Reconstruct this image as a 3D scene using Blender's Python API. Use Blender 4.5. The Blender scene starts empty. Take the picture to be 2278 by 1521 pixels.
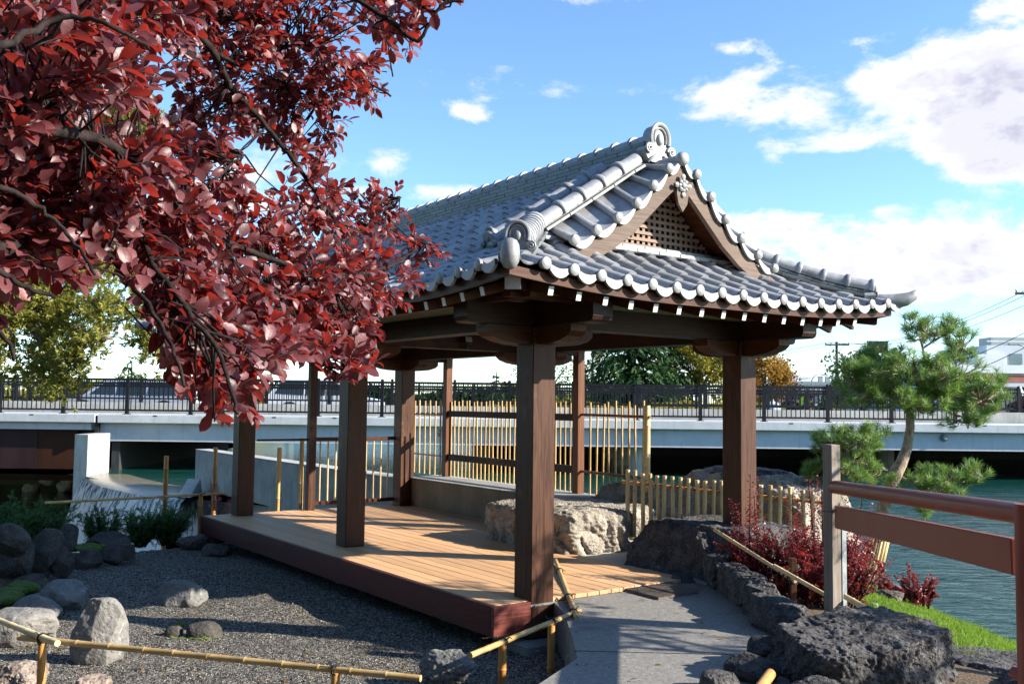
import bpy, bmesh, math, random
import numpy as np
from mathutils import Vector, Matrix, noise

# ------------------------------------------------------------------ camera
F_PX, PITCH, ROLL, YAW = 2116.65, 0.064059, 0.011676, 0.629743
CAM = Vector((0, 0, 1.6213))
sc = bpy.context.scene
COL = sc.collection
_f = Vector((0, math.cos(PITCH), math.sin(PITCH)))
_u = Vector((0, -math.sin(PITCH), math.cos(PITCH)))
_r = Vector((1, 0, 0))
_r2 = _r * math.cos(ROLL) + _u * math.sin(ROLL)
_u2 = -_r * math.sin(ROLL) + _u * math.cos(ROLL)
cd = bpy.data.cameras.new('camera')
cam = bpy.data.objects.new('camera', cd)
COL.objects.link(cam)
cd.sensor_width = 36
cd.lens = F_PX / 2278 * 36
cd.clip_start = 0.05
cd.clip_end = 5000
cam.matrix_world = Matrix(((_r2.x, _u2.x, -_f.x, CAM.x), (_r2.y, _u2.y, -_f.y, CAM.y), (_r2.z, _u2.z, -_f.z, CAM.z), (0, 0, 0, 1)))
sc.camera = cam

# ------------------------------------------------------------------ light
SUN_EL = math.radians(26)
SUN_H = Vector((0.979, -0.204, 0)).normalized()
SUN_V = Vector((SUN_H.x * math.cos(SUN_EL), SUN_H.y * math.cos(SUN_EL), math.sin(SUN_EL)))
ld = bpy.data.lights.new('sun', 'SUN')
ld.energy = 5.0
ld.angle = math.radians(0.5)
ld.color = (1.0, 0.93, 0.82)
lo = bpy.data.objects.new('sun', ld)
COL.objects.link(lo)
lo.rotation_euler = SUN_V.to_track_quat('Z', 'Y').to_euler()
lo.location = (20, -5, 15)

world = bpy.data.worlds.new('World')
sc.world = world
world.use_nodes = True
sc.view_settings.view_transform = 'Standard'
sc.view_settings.look = 'None'
sc.view_settings.exposure = 1.2
sc.view_settings.gamma = 1
sc.view_settings.use_curve_mapping = False
sc.cycles.use_denoising = True
sc.cycles.max_bounces = 6
sc.cycles.diffuse_bounces = 1
sc.cycles.transparent_max_bounces = 12
sc.cycles.caustics_reflective = False
sc.cycles.caustics_refractive = False


class NT:
    """small node-tree helper"""
    def __init__(s, tree):
        s.t = tree
        s.n = tree.nodes
        s.l = tree.links

    def node(s, typ, ins=None, **kw):
        nd = s.n.new(typ)
        for k, v in kw.items():
            setattr(nd, k, v)
        for k, v in (ins or {}).items():
            s.put(nd.inputs[k], v)
        return nd

    def put(s, sock, v):
        if isinstance(v, bpy.types.NodeSocket):
            s.l.new(v, sock)
        elif isinstance(v, bpy.types.Node):
            s.l.new(v.outputs[0], sock)
        else:
            if sock.type == 'RGBA' and len(v) == 3:
                v = tuple(v) + (1,)
            sock.default_value = v

    def m(s, op, a, b=0.0, c=0.0, clamp=False):
        nd = s.n.new('ShaderNodeMath')
        nd.operation = op
        nd.use_clamp = clamp
        s.put(nd.inputs[0], a)
        s.put(nd.inputs[1], b)
        s.put(nd.inputs[2], c)
        return nd.outputs[0]

    def mix(s, f, a, b, blend='MIX'):
        nd = s.n.new('ShaderNodeMix')
        nd.data_type = 'RGBA'
        nd.blend_type = blend
        s.put(nd.inputs[0], f)
        s.put(nd.inputs[6], a)
        s.put(nd.inputs[7], b)
        return nd.outputs[2]

    def ss(s, x, lo, hi, a=0.0, b=1.0):
        nd = s.n.new('ShaderNodeMapRange')
        nd.interpolation_type = 'SMOOTHSTEP'
        for k, v in enumerate((x, lo, hi, a, b)):
            s.put(nd.inputs[k], v)
        return nd.outputs[0]

    def noise(s, vec, scale, detail=5, rough=0.55, dist=0.0):
        nd = s.node('ShaderNodeTexNoise', {'Scale': scale, 'Detail': detail, 'Roughness': rough, 'Distortion': dist})
        if vec is not None:
            s.put(nd.inputs['Vector'], vec)
        return nd.outputs[0]

    def mapping(s, vec, scale=(1, 1, 1), rot=(0, 0, 0), loc=(0, 0, 0)):
        return s.node('ShaderNodeMapping', {'Vector': vec, 'Scale': scale, 'Rotation': rot, 'Location': loc}).outputs[0]


def build_world():
    t = NT(world.node_tree)
    t.n.clear()
    out = t.node('ShaderNodeOutputWorld')
    bg = t.node('ShaderNodeBackground')
    bg.inputs['Strength'].default_value = 0.05
    t.l.new(bg.outputs[0], out.inputs[0])
    sky = t.node('ShaderNodeTexSky', sky_type='NISHITA', sun_disc=False, sun_elevation=SUN_EL,
                 sun_rotation=math.atan2(SUN_H.x, SUN_H.y), altitude=600, air_density=1.0, dust_density=0.15, ozone_density=2.5)
    d = t.node('ShaderNodeTexCoord').outputs['Generated']
    sep = t.node('ShaderNodeSeparateXYZ', {0: d})
    x, y, z = sep.outputs
    az = t.m('ARCTAN2', x, y)
    el = t.m('ARCSINE', z)
    # cloud texture: stretched along the horizon, finer towards it
    comb = t.node('ShaderNodeCombineXYZ', {0: az, 1: t.m('MULTIPLY', el, 1.9), 2: 0.37})
    n1 = t.noise(comb.outputs[0], 5.2, 10, 0.6, 0.25)
    n2 = t.noise(comb.outputs[0], 17.0, 8, 0.62, 0.3)
    nz = t.m('ADD', t.m('MULTIPLY', n1, 1.05), t.m('ADD', t.m('MULTIPLY', n2, 0.55), -0.30))
    # masses of cloud (azimuth, elevation, half widths, weight)
    blobs = [(2250, 235, 165, 175, .62), (1720, 240, 230, 50, .17), (1985, 400, 110, 55, -.30), (1960, 60, 90, 40, -.12), (1480, 420, 260, 45, -.12), (2190, 440, 120, 26, -.2), (1560, 210, 70, 40, .12), (1950, 560, 430, 55, .36), (1800, 640, 500, 30, .16), (1760, 505, 200, 38, .26),
             (2150, 600, 260, 50, .10), (1630, 107, 65, 15, .2), (1920, 90, 90, 14, .15), (1045, 252, 42, 17, .20), (845, 365, 110, 26, .18),
             (1035, 352, 40, 12, .17), (985, 432, 130, 18, .17), (1675, 387, 85, 22, .20), (1820, 325, 150, 24, .22),
             (620, 400, 220, 110, .13), (1960, 460, 170, 18, .2), (1700, 650, 900, 55, .10), (1139, 800, 2600, 60, .11)]
    acc = None
    for (px, py, rx, ry, wgt) in blobs:
        xx = (px - 1139) / F_PX
        yy = -(py - 760.5) / F_PX
        dv = (_f + _r2 * xx + _u2 * yy).normalized()
        a0, e0 = math.atan2(dv.x, dv.y), math.asin(dv.z)
        qa = t.m('POWER', t.m('ABSOLUTE', t.m('DIVIDE', t.m('SUBTRACT', az, a0), rx / F_PX * 1.15)), 2.0)
        qe = t.m('POWER', t.m('ABSOLUTE', t.m('DIVIDE', t.m('SUBTRACT', el, e0), ry / F_PX * 1.15)), 2.0)
        g = t.m('MULTIPLY', t.m('EXPONENT', t.m('MULTIPLY', t.m('ADD', qa, qe), -1.0)), wgt)
        acc = g if acc is None else t.m('ADD', acc, g)
    dens = t.m('ADD', nz, acc)
    cover = t.ss(dens, 0.615, 0.80)
    thick = t.ss(dens, 0.74, 1.02)
    # self-shading of the thick clouds: darker where more cloud lies above and to the sun side
    comb2 = t.node('ShaderNodeCombineXYZ', {0: t.m('ADD', az, -0.012), 1: t.m('MULTIPLY', t.m('ADD', el, 0.022), 1.9), 2: 0.37})
    n3 = t.noise(comb2.outputs[0], 5.2, 10, 0.6, 0.25)
    sh = t.ss(t.m('SUBTRACT', n3, n1), -0.03, 0.07)
    thick = t.m('MULTIPLY', thick, t.m('ADD', t.m('MULTIPLY', sh, 0.55), 0.45))
    ccol = t.mix(thick, (9.8, 9.9, 10.2, 1), (5.6, 5.6, 7.2, 1))
    hs = t.node('ShaderNodeHueSaturation', {'Saturation': 1.02, 'Value': 2.5, 'Color': sky.outputs[0]})
    blue = t.mix(1.0, hs.outputs[0], (0.87, 1.0, 1.07, 1), 'MULTIPLY')
    col = t.mix(cover, blue, ccol)
    # below the horizon the sky goes on as plain haze
    t.l.new(col, bg.inputs['Color'])


build_world()

# ------------------------------------------------------------------ pixel / pavilion frames
A0 = Vector((0.17997, 7.93593, 0))


def ray(x, y):
    return _f + _r2 * ((x - 1139) / F_PX) - _u2 * ((y - 760.5) / F_PX)


def on_z(x, y, z):
    d = ray(x, y)
    return CAM + d * ((z - CAM.z) / d.z)


def on_y(x, y, Y):
    d = ray(x, y)
    return CAM + d * (Y / d.y)


PAV = Matrix.Translation(A0) @ Matrix.Rotation(YAW, 4, 'Z')      # local x = across the gable, y = along the ridge


def pw(x, y, z):
    return PAV @ Vector((x, y, z))


# ------------------------------------------------------------------ mesh helpers
class MB:
    def __init__(s):
        s.v = []
        s.f = []

    def add(s, vs, fs, M=None):
        o = len(s.v)
        if M is not None:
            vs = [M @ Vector(v) for v in vs]
        s.v.extend(tuple(v) for v in vs)
        s.f.extend(tuple(i + o for i in f) for f in fs)
        return s

    def box(s, c, d, M=None, bev=0.0):
        cx, cy, cz = c
        dx, dy, dz = d[0] / 2, d[1] / 2, d[2] / 2
        if bev > 0:
            bm = bmesh.new()
            bmesh.ops.create_cube(bm, size=1)
            for v in bm.verts:
                v.co = Vector((v.co.x * 2 * dx, v.co.y * 2 * dy, v.co.z * 2 * dz))
            bmesh.ops.bevel(bm, geom=list(bm.edges), offset=bev, segments=1, affect='EDGES')
            bm.verts.index_update()
            vs = [(v.co.x + cx, v.co.y + cy, v.co.z + cz) for v in bm.verts]
            fs = [[v.index for v in f.verts] for f in bm.faces]
            bm.free()
            return s.add(vs, fs, M)
        vs = [(cx + a * dx, cy + b * dy, cz + c_ * dz) for a in (-1, 1) for b in (-1, 1) for c_ in (-1, 1)]
        fs = [(0, 1, 3, 2), (4, 6, 7, 5), (0, 4, 5, 1), (2, 3, 7, 6), (0, 2, 6, 4), (1, 5, 7, 3)]
        return s.add(vs, fs, M)

    def bx(s, x0, x1, y0, y1, z0, z1, M=None, bev=0.0):
        return s.box(((x0 + x1) / 2, (y0 + y1) / 2, (z0 + z1) / 2), (abs(x1 - x0), abs(y1 - y0), abs(z1 - z0)), M, bev)

    def bar(s, p, q, w, h, up=(0, 0, 1), bev=0.0):
        p, q = Vector(p), Vector(q)
        y = (q - p)
        L = y.length
        y.normalize()
        x = y.cross(Vector(up))
        if x.length < 1e-6:
            x = Vector((1, 0, 0))
        x.normalize()
        z = x.cross(y)
        M = Matrix((x, y, z)).transposed().to_4x4()
        M.translation = (p + q) / 2
        return s.box((0, 0, 0), (w, L, h), M, bev)

    def tube(s, pts, rad, n=8, caps=True):
        pts = [Vector(p) for p in pts]
        if not hasattr(rad, '__len__'):
            rad = [rad] * len(pts)
        o = len(s.v)
        prev = None
        for i, p in enumerate(pts):
            a = pts[max(0, i - 1)]
            b = pts[min(len(pts) - 1, i + 1)]
            t = (b - a)
            if t.length < 1e-9:
                t = Vector((0, 0, 1))
            t.normalize()
            if prev is None:
                ref = Vector((0, 0, 1)) if abs(t.z) < 0.9 else Vector((1, 0, 0))
                x = t.cross(ref).normalized()
            else:
                x = (prev - t * prev.dot(t))
                if x.length < 1e-6:
                    x = t.orthogonal()
                x.normalize()
            prev = x
            y = t.cross(x)
            for k in range(n):
                an = 2 * math.pi * k / n
                s.v.append(tuple(p + (x * math.cos(an) + y * math.sin(an)) * rad[i]))
        for i in range(len(pts) - 1):
            for k in range(n):
                a = o + i * n + k
                b = o + i * n + (k + 1) % n
                s.f.append((a, b, b + n, a + n))
        if caps:
            s.f.append(tuple(o + k for k in range(n))[::-1])
            e = o + (len(pts) - 1) * n
            s.f.append(tuple(e + k for k in range(n)))
        return s

    def lathe(s, prof, M, n=12):
        """profile of (r, z) turned about local z"""
        o = len(s.v)
        for r, z in prof:
            for k in range(n):
                a = 2 * math.pi * k / n
                s.v.append(tuple(M @ Vector((r * math.cos(a), r * math.sin(a), z))))
        for i in range(len(prof) - 1):
            for k in range(n):
                a = o + i * n + k
                b = o + i * n + (k + 1) % n
                s.f.append((a, b, b + n, a + n))
        s.f.append(tuple(o + k for k in range(n))[::-1])
        e = o + (len(prof) - 1) * n
        s.f.append(tuple(e + k for k in range(n)))
        return s

    def prism(s, poly, M, depth, bev=0):
        """2D polygon in local xy, extruded along local z"""
        n = len(poly)
        vs = [(x, y, 0) for x, y in poly] + [(x, y, depth) for x, y in poly]
        fs = [tuple(range(n))[::-1], tuple(range(n, 2 * n))]
        fs += [(k, (k + 1) % n, n + (k + 1) % n, n + k) for k in range(n)]
        return s.add(vs, fs, M)

    def mesh(s, name, mat, smooth=False, auto=None):
        me = bpy.data.meshes.new(name)
        me.from_pydata(s.v, [], s.f)
        if mat is not None:
            me.materials.append(mat)
        if smooth:
            me.polygons.foreach_set('use_smooth', [True] * len(me.polygons))
            if auto is not None:
                bm = bmesh.new()
                bm.from_mesh(me)
                for e in bm.edges:
                    if len(e.link_faces) == 2 and e.calc_face_angle(0) > auto:
                        e.smooth = False
                bm.to_mesh(me)
                bm.free()
        me.update()
        return me

    def build(s, name, mat, parent=None, smooth=False, auto=None, **kw):
        return link(name, s.mesh(name, mat, smooth, auto), parent, **kw)


def link(name, me, parent=None, mw=None, **kw):
    o = bpy.data.objects.new(name, me)
    COL.objects.link(o)
    if parent is not None:
        o.parent = parent
    if mw is not None:
        o.matrix_local = mw
    for k, v in kw.items():
        o[k] = v
    return o


def thing(name, label, cat, M=None, group=None):
    o = bpy.data.objects.new(name, None)
    o.empty_display_size = 0.2
    COL.objects.link(o)
    if M is not None:
        o.matrix_world = M if isinstance(M, Matrix) else Matrix.Translation(M)
    o['label'] = label
    o['category'] = cat
    if group:
        o['group'] = group
    return o


def tag(o, label, cat, group=None):
    o['label'] = label
    o['category'] = cat
    if group:
        o['group'] = group
    return o


def np_mesh(name, V, faces_k, mat, smooth=False, col=None):
    """V (n,3) array, faces_k (m,k) index array with constant k"""
    me = bpy.data.meshes.new(name)
    V = np.asarray(V, dtype=np.float32)
    Fk = np.asarray(faces_k, dtype=np.int32)
    m, k = Fk.shape
    me.vertices.add(len(V))
    me.vertices.foreach_set('co', V.ravel())
    me.loops.add(m * k)
    me.loops.foreach_set('vertex_index', Fk.ravel())
    me.polygons.add(m)
    me.polygons.foreach_set('loop_start', np.arange(0, m * k, k, dtype=np.int32))
    if smooth:
        me.polygons.foreach_set('use_smooth', np.ones(m, dtype=bool))
    if mat is not None:
        me.materials.append(mat)
    if col is not None:
        at = me.attributes.new('tint', 'FLOAT', 'POINT')
        at.data.foreach_set('value', np.asarray(col, dtype=np.float32))
    me.update(calc_edges=True)
    me.validate()
    return me


def unit(a):
    return a / np.maximum(np.linalg.norm(a, axis=1, keepdims=True), 1e-9)


def frames(d, up):
    """y axis = d, z close to up"""
    y = unit(d)
    x = unit(np.cross(y, up))
    z = np.cross(x, y)
    return x, y, z


def scatter(tv, tf, pos, X, Y, Z, size):
    """copies of a template; size (n,) or (n,3)"""
    tv = np.asarray(tv, dtype=np.float64)
    n = len(pos)
    size = np.asarray(size, dtype=np.float64)
    if size.ndim == 1:
        size = np.repeat(size[:, None], 3, 1)
    P = (pos[:, None, :] + tv[None, :, 0:1] * (X * size[:, 0:1])[:, None, :]
         + tv[None, :, 1:2] * (Y * size[:, 1:2])[:, None, :] + tv[None, :, 2:3] * (Z * size[:, 2:3])[:, None, :])
    tf = np.asarray(tf)
    Fk = tf[None, :, :] + (np.arange(n) * len(tv))[:, None, None]
    return P.reshape(-1, 3), Fk.reshape(-1, tf.shape[1])


# ------------------------------------------------------------------ materials
def pmat(name, c1, c2, scale=8.0, stretch=(1, 1, 1), detail=6, rough=(0.5, 0.7), bump=0.2, bscale=None, bdist=0.01, metal=0.0, rnd=0.0,
         spec=0.5, dist=0.0, lo=0.3, hi=0.7, c3=None, s3=None, lo3=0.55, hi3=0.7, coord='Object', coat=0.0):
    m = bpy.data.materials.new(name)
    m.use_nodes = True
    t = NT(m.node_tree)
    b = t.n['Principled BSDF']
    tc = t.node('ShaderNodeTexCoord').outputs[coord]
    oi = t.node('ShaderNodeObjectInfo')
    off = t.node('ShaderNodeVectorMath', {0: tc, 1: t.m('MULTIPLY', oi.outputs['Random'], 37.0 if rnd > 0 else 0.0)}, operation='ADD')
    vec = t.mapping(off.outputs[0], stretch)
    n = t.noise(vec, scale, detail, 0.6, dist)
    fac = t.ss(n, lo, hi)
    col = t.mix(fac, c1, c2)
    if c3 is not None:
        n3 = t.noise(off.outputs[0], s3 or scale * 0.3, 4, 0.6)
        col = t.mix(t.ss(n3, lo3, hi3), col, c3)
    if rnd > 0:
        hv = t.node('ShaderNodeHueSaturation', {'Color': col, 'Value': t.m('ADD', t.m('MULTIPLY', oi.outputs['Random'], 2 * rnd), 1 - rnd)})
        col = hv.outputs[0]
    t.put(b.inputs['Base Color'], col)
    t.put(b.inputs['Roughness'], t.ss(n, 0.2, 0.8, rough[0], rough[1]))
    b.inputs['Metallic'].default_value = metal
    b.inputs['Specular IOR Level'].default_value = spec
    b.inputs['Coat Weight'].default_value = coat
    if bump > 0:
        nb = t.noise(vec, bscale or scale * 2, 8, 0.65)
        bp = t.node('ShaderNodeBump', {'Strength': bump, 'Distance': bdist, 'Height': nb})
        t.l.new(bp.outputs[0], b.inputs['Normal'])
    return m


def leafmat(name, c1, c2, trans, rough=0.4, tw=0.35, scale=3.0, spec=0.5, vein=0.0):
    """thin leaf: gloss on top, light passing through; colour by the 'tint' attribute and a slow noise"""
    m = bpy.data.materials.new(name)
    m.use_nodes = True
    t = NT(m.node_tree)
    b = t.n['Principled BSDF']
    out = t.n['Material Output']
    at = t.node('ShaderNodeAttribute', attribute_name='tint').outputs['Fac']
    oi = t.node('ShaderNodeObjectInfo').outputs['Random']
    geo = t.node('ShaderNodeNewGeometry')
    n = t.noise(geo.outputs['Position'], scale, 3)
    fac = t.m('ADD', t.m('MULTIPLY', at, 0.75), t.m('MULTIPLY', t.m('SUBTRACT', n, 0.5), 0.9), clamp=True)
    col = t.mix(fac, c1, c2)
    t.put(b.inputs['Base Color'], col)
    b.inputs['Roughness'].default_value = rough
    b.inputs['Specular IOR Level'].default_value = spec
    tr = t.node('ShaderNodeBsdfTranslucent', {'Color': t.mix(fac, trans, tuple(x * 0.8 for x in trans[:3]) + (1,))})
    if vein > 0:
        bp = t.node('ShaderNodeBump', {'Strength': vein, 'Distance': 0.003, 'Height': t.noise(geo.outputs['Position'], 130, 3)})
        t.l.new(bp.outputs[0], b.inputs['Normal'])
    mx = t.node('ShaderNodeMixShader', {0: tw, 1: b.outputs[0], 2: tr.outputs[0]})
    t.l.new(mx.outputs[0], out.inputs['Surface'])
    return m


def wood(name, c1, c2, axis='Z', c3=None, rough=(0.35, 0.6), bump=0.25, g=1.0, rnd=0.1, spec=0.5):
    st = {'X': (0.7 * g, 14 * g, 14 * g), 'Y': (14 * g, 0.7 * g, 14 * g), 'Z': (14 * g, 14 * g, 0.7 * g)}[axis]
    m = pmat(name, c1, c2, 2.6, st, 8, rough, bump, 4.0, 0.006, rnd=rnd, dist=1.2, lo=0.25, hi=0.75, c3=c3, s3=1.3, spec=spec)
    t = NT(m.node_tree)
    bs = t.n['Principled BSDF']
    src = bs.inputs['Base Color'].links[0].from_socket
    tc = t.node('ShaderNodeTexCoord').outputs['Object']
    k = {'X': (1.6, 5.5, 5.5), 'Y': (5.5, 1.6, 5.5), 'Z': (5.5, 5.5, 1.6)}[axis]
    v = t.node('ShaderNodeTexVoronoi', {'Vector': t.mapping(tc, k), 'Scale': 1.0})
    dark = tuple(x * 0.45 for x in c1[:3]) + (1,)
    col = t.mix(t.m('MULTIPLY', t.ss(v.outputs['Distance'], 0.13, 0.05), 0.75), src, dark)
    ck = t.noise(t.mapping(tc, {'X': (1.2, 60, 60), 'Y': (60, 1.2, 60), 'Z': (60, 60, 1.2)}[axis]), 1.0, 3)
    col = t.mix(t.m('MULTIPLY', t.ss(ck, 0.66, 0.72), 0.6), col, dark)
    t.l.new(col, bs.inputs['Base Color'])
    return m


MT = {}


def mats():
    D1, D2, D3 = (0.012, 0.0045, 0.0025, 1), (0.046, 0.0175, 0.009, 1), (0.075, 0.034, 0.020, 1)
    for ax in 'XYZ':
        MT['timber' + ax] = wood('shade_dark_timber_' + ax.lower(), D1, D2, ax, D3, spec=0.2)  # beams under the roof darker than the posts: their shade is in the colour
    MT['timberZ'] = wood('dark_post_timber', (0.036, 0.0135, 0.007, 1), (0.105, 0.046, 0.025, 1), 'Z', (0.165, 0.088, 0.058, 1), spec=0.2)
    MT['timber_warm'] = wood('warm_timber', (0.040, 0.0125, 0.005, 1), (0.10, 0.034, 0.013, 1), 'X', spec=0.2)
    MT['timber_warmY'] = wood('warm_timber_long', (0.040, 0.0125, 0.005, 1), (0.10, 0.034, 0.013, 1), 'Y', spec=0.2)
    MT['timber_warmZ'] = wood('warm_slim_post', (0.085, 0.030, 0.012, 1), (0.20, 0.078, 0.034, 1), 'Z', spec=0.25)
    MT['timber_grey'] = wood('weathered_timber', (0.085, 0.055, 0.038, 1), (0.23, 0.165, 0.125, 1), 'X', (0.13, 0.085, 0.06, 1), rough=(0.7, 0.9))
    MT['post_grey'] = wood('grey_post_timber', (0.20, 0.16, 0.125, 1), (0.36, 0.30, 0.245, 1), 'Z', (0.25, 0.19, 0.15, 1), rough=(0.7, 0.9), bump=0.5)
    MT['lattice'] = wood('lattice_timber', (0.20, 0.125, 0.085, 1), (0.34, 0.235, 0.17, 1), 'X', rough=(0.6, 0.85))
    MT['deck'] = wood('cedar_deck', (0.55, 0.30, 0.14, 1), (0.72, 0.44, 0.235, 1), 'Y', (0.62, 0.37, 0.20, 1), rough=(0.5, 0.75), rnd=0.13)
    MT['deck_fascia'] = wood('red_brown_fascia', (0.045, 0.008, 0.006, 1), (0.115, 0.023, 0.016, 1), 'Y', rough=(0.45, 0.65), spec=0.25)
    MT['deck_fasciaX'] = wood('red_brown_fascia_end', (0.085, 0.013, 0.009, 1), (0.20, 0.044, 0.028, 1), 'X', rough=(0.4, 0.6), g=0.6)
    MT['white_end'] = pmat('white_painted_end', (0.70, 0.68, 0.62, 1), (0.82, 0.80, 0.75, 1), 60, bump=0.15, rough=(0.6, 0.8))
    MT['cream'] = pmat('cream_plaster', (0.50, 0.43, 0.28, 1), (0.58, 0.50, 0.34, 1), 9, bump=0.1, rough=(0.7, 0.9))
    MT['tile'] = pmat('smoked_silver_tile', (0.262, 0.264, 0.270, 1), (0.37, 0.37, 0.375, 1), 14, detail=5, rough=(0.44, 0.62), bump=0.12, bscale=60,
                      bdist=0.004, metal=0.12, rnd=0.17, spec=0.6, c3=(0.195, 0.197, 0.20, 1), s3=3.0)
    MT['tile_end'] = pmat('pale_tile_end', (0.26, 0.262, 0.258, 1), (0.345, 0.345, 0.34, 1), 22, rough=(0.40, 0.6), bump=0.12, bscale=70, bdist=0.004, metal=0.15, rnd=0.07,
                          c3=(0.33, 0.33, 0.32, 1), s3=6)
    MT['ridge_tile'] = pmat('dark_ridge_tile', (0.13, 0.145, 0.145, 1), (0.205, 0.22, 0.22, 1), 14, rough=(0.4, 0.6), bump=0.12, bscale=60, bdist=0.004, metal=0.15, rnd=0.14, c3=(0.10, 0.11, 0.105, 1), s3=5)
    MT['mortar'] = pmat('grey_mortar', (0.15, 0.15, 0.15, 1), (0.27, 0.27, 0.26, 1), 30, bump=0.6, bscale=90, rough=(0.8, 0.95))
    MT['metal_grey'] = pmat('galvanised_steel', (0.24, 0.27, 0.28, 1), (0.36, 0.38, 0.37, 1), 12, rough=(0.4, 0.6), metal=0.5, bump=0.1, c3=(0.27, 0.15, 0.07, 1), s3=9, lo3=.64, hi3=.72)
    MT['red_steel'] = pmat('red_brown_steel', (0.19, 0.036, 0.021, 1), (0.27, 0.058, 0.034, 1), 3.0, (3, 3, 0.6), rough=(0.32, 0.5), bump=0.05, bscale=120, spec=0.5,
                           c3=(0.26, 0.10, 0.075, 1), s3=28, lo3=.68, hi3=.76)
    MT['black_iron'] = pmat('black_iron', (0.006, 0.0065, 0.009, 1), (0.012, 0.0125, 0.016, 1), 10, rough=(0.45, 0.6), bump=0, spec=0.25)
    MT['concrete'] = concrete('pale_concrete', (0.36, 0.35, 0.32, 1), (0.50, 0.49, 0.45, 1), (0.20, 0.19, 0.16, 1))
    MT['concrete_blue'] = concrete('bridge_concrete', (0.47, 0.49, 0.50, 1), (0.57, 0.59, 0.60, 1), (0.36, 0.35, 0.31, 1))
    MT['concrete_girder'] = concrete('girder_concrete', (0.46, 0.485, 0.52, 1), (0.53, 0.555, 0.59, 1), (0.36, 0.375, 0.38, 1))
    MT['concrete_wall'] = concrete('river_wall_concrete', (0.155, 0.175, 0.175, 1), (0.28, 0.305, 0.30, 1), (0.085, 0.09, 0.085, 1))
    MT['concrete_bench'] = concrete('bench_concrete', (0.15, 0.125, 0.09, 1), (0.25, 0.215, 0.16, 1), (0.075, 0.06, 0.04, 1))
    MT['concrete_shade'] = concrete('shade_dark_concrete', (0.022, 0.022, 0.020, 1), (0.045, 0.045, 0.04, 1), (0.015, 0.016, 0.013, 1))  # under-bridge shade put into the concrete colour
    MT['bamboo'] = bamboo('yellow_bamboo', (0.50, 0.30, 0.095, 1), (0.66, 0.45, 0.19, 1))
    MT['bamboo_dark'] = bamboo('brown_bamboo', (0.16, 0.06, 0.025, 1), (0.30, 0.13, 0.05, 1))
    MT['bamboo_pale'] = bamboo('pale_bamboo', (0.58, 0.41, 0.19, 1), (0.74, 0.56, 0.29, 1))
    MT['bamboo_orange'] = bamboo('orange_bamboo', (0.50, 0.21, 0.05, 1), (0.60, 0.31, 0.09, 1))
    MT['cord'] = pmat('black_cord', (0.008, 0.008, 0.009, 1), (0.02, 0.02, 0.02, 1), 40, rough=(0.7, 0.9), bump=0.2)
    MT['lava'] = rockmat('lava_rock', (0.030, 0.028, 0.030, 1), (0.115, 0.108, 0.104, 1), (0.21, 0.195, 0.18, 1), 1.0)
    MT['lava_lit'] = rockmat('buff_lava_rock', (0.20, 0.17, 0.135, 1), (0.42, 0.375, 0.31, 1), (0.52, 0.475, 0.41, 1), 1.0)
    MT['lava_top'] = rockmat('brown_lava_rock', (0.040, 0.030, 0.024, 1), (0.15, 0.12, 0.10, 1), (0.24, 0.22, 0.20, 1), 1.0)
    MT['lava_pink'] = rockmat('pinkish_lava_rock', (0.12, 0.085, 0.07, 1), (0.42, 0.34, 0.28, 1), (0.55, 0.47, 0.40, 1), 1.0)
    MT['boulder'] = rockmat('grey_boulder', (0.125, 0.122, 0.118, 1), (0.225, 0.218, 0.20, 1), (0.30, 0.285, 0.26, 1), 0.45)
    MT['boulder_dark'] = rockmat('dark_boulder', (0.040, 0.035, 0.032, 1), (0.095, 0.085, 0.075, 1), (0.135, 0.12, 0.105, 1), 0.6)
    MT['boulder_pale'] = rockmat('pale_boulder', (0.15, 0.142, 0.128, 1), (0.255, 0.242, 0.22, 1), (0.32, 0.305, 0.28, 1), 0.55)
    MT['riprap'] = rockmat('buff_riprap', (0.30, 0.26, 0.20, 1), (0.52, 0.47, 0.38, 1), (0.60, 0.55, 0.46, 1), 0.4)
    MT['moss'] = pmat('green_moss', (0.035, 0.075, 0.008, 1), (0.12, 0.19, 0.02, 1), 40, bump=0.8, bscale=90, bdist=0.02, rough=(0.8, 0.95), c3=(0.19, 0.16, 0.02, 1), s3=12)
    MT['bark'] = pmat('plum_bark', (0.012, 0.008, 0.007, 1), (0.038, 0.028, 0.026, 1), 30, (1, 1, 1), rough=(0.8, 0.95), bump=0.6, spec=0.12)
    MT['bark_grey'] = pmat('grey_limb_bark', (0.12, 0.10, 0.085, 1), (0.30, 0.27, 0.23, 1), 12, rough=(0.8, 0.95), bump=0.5)
    MT['bark_pine'] = pmat('pine_bark', (0.24, 0.165, 0.11, 1), (0.52, 0.40, 0.29, 1), 26, (1, 1, 0.45), rough=(0.75, 0.95), bump=0.9, bscale=40, bdist=0.02, c3=(0.44, 0.37, 0.29, 1), s3=8)
    MT['glass'] = pmat('dark_glass', (0.015, 0.02, 0.025, 1), (0.02, 0.026, 0.03, 1), 4, rough=(0.05, 0.1), bump=0, spec=0.8)
    MT['soil'] = pmat('needle_litter_soil', (0.05, 0.032, 0.02, 1), (0.26, 0.18, 0.105, 1), 46, rough=(0.9, 1), bump=1.0, bscale=70, bdist=0.03, c3=(0.10, 0.07, 0.045, 1), s3=5)
    MT['plum'] = leafmat('purple_plum_leaf', (0.040, 0.006, 0.009, 1), (0.27, 0.090, 0.094, 1), (0.58, 0.048, 0.030, 1), 0.44, 0.29, 9.0, 0.6, 0.35)  # pink end of the range paints in the sky sheen on lit leaves
    MT['barberry'] = leafmat('barberry_leaf', (0.065, 0.014, 0.020, 1), (0.27, 0.050, 0.052, 1), (0.52, 0.06, 0.045, 1), 0.4, 0.3, 5.0, 0.5)
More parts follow.
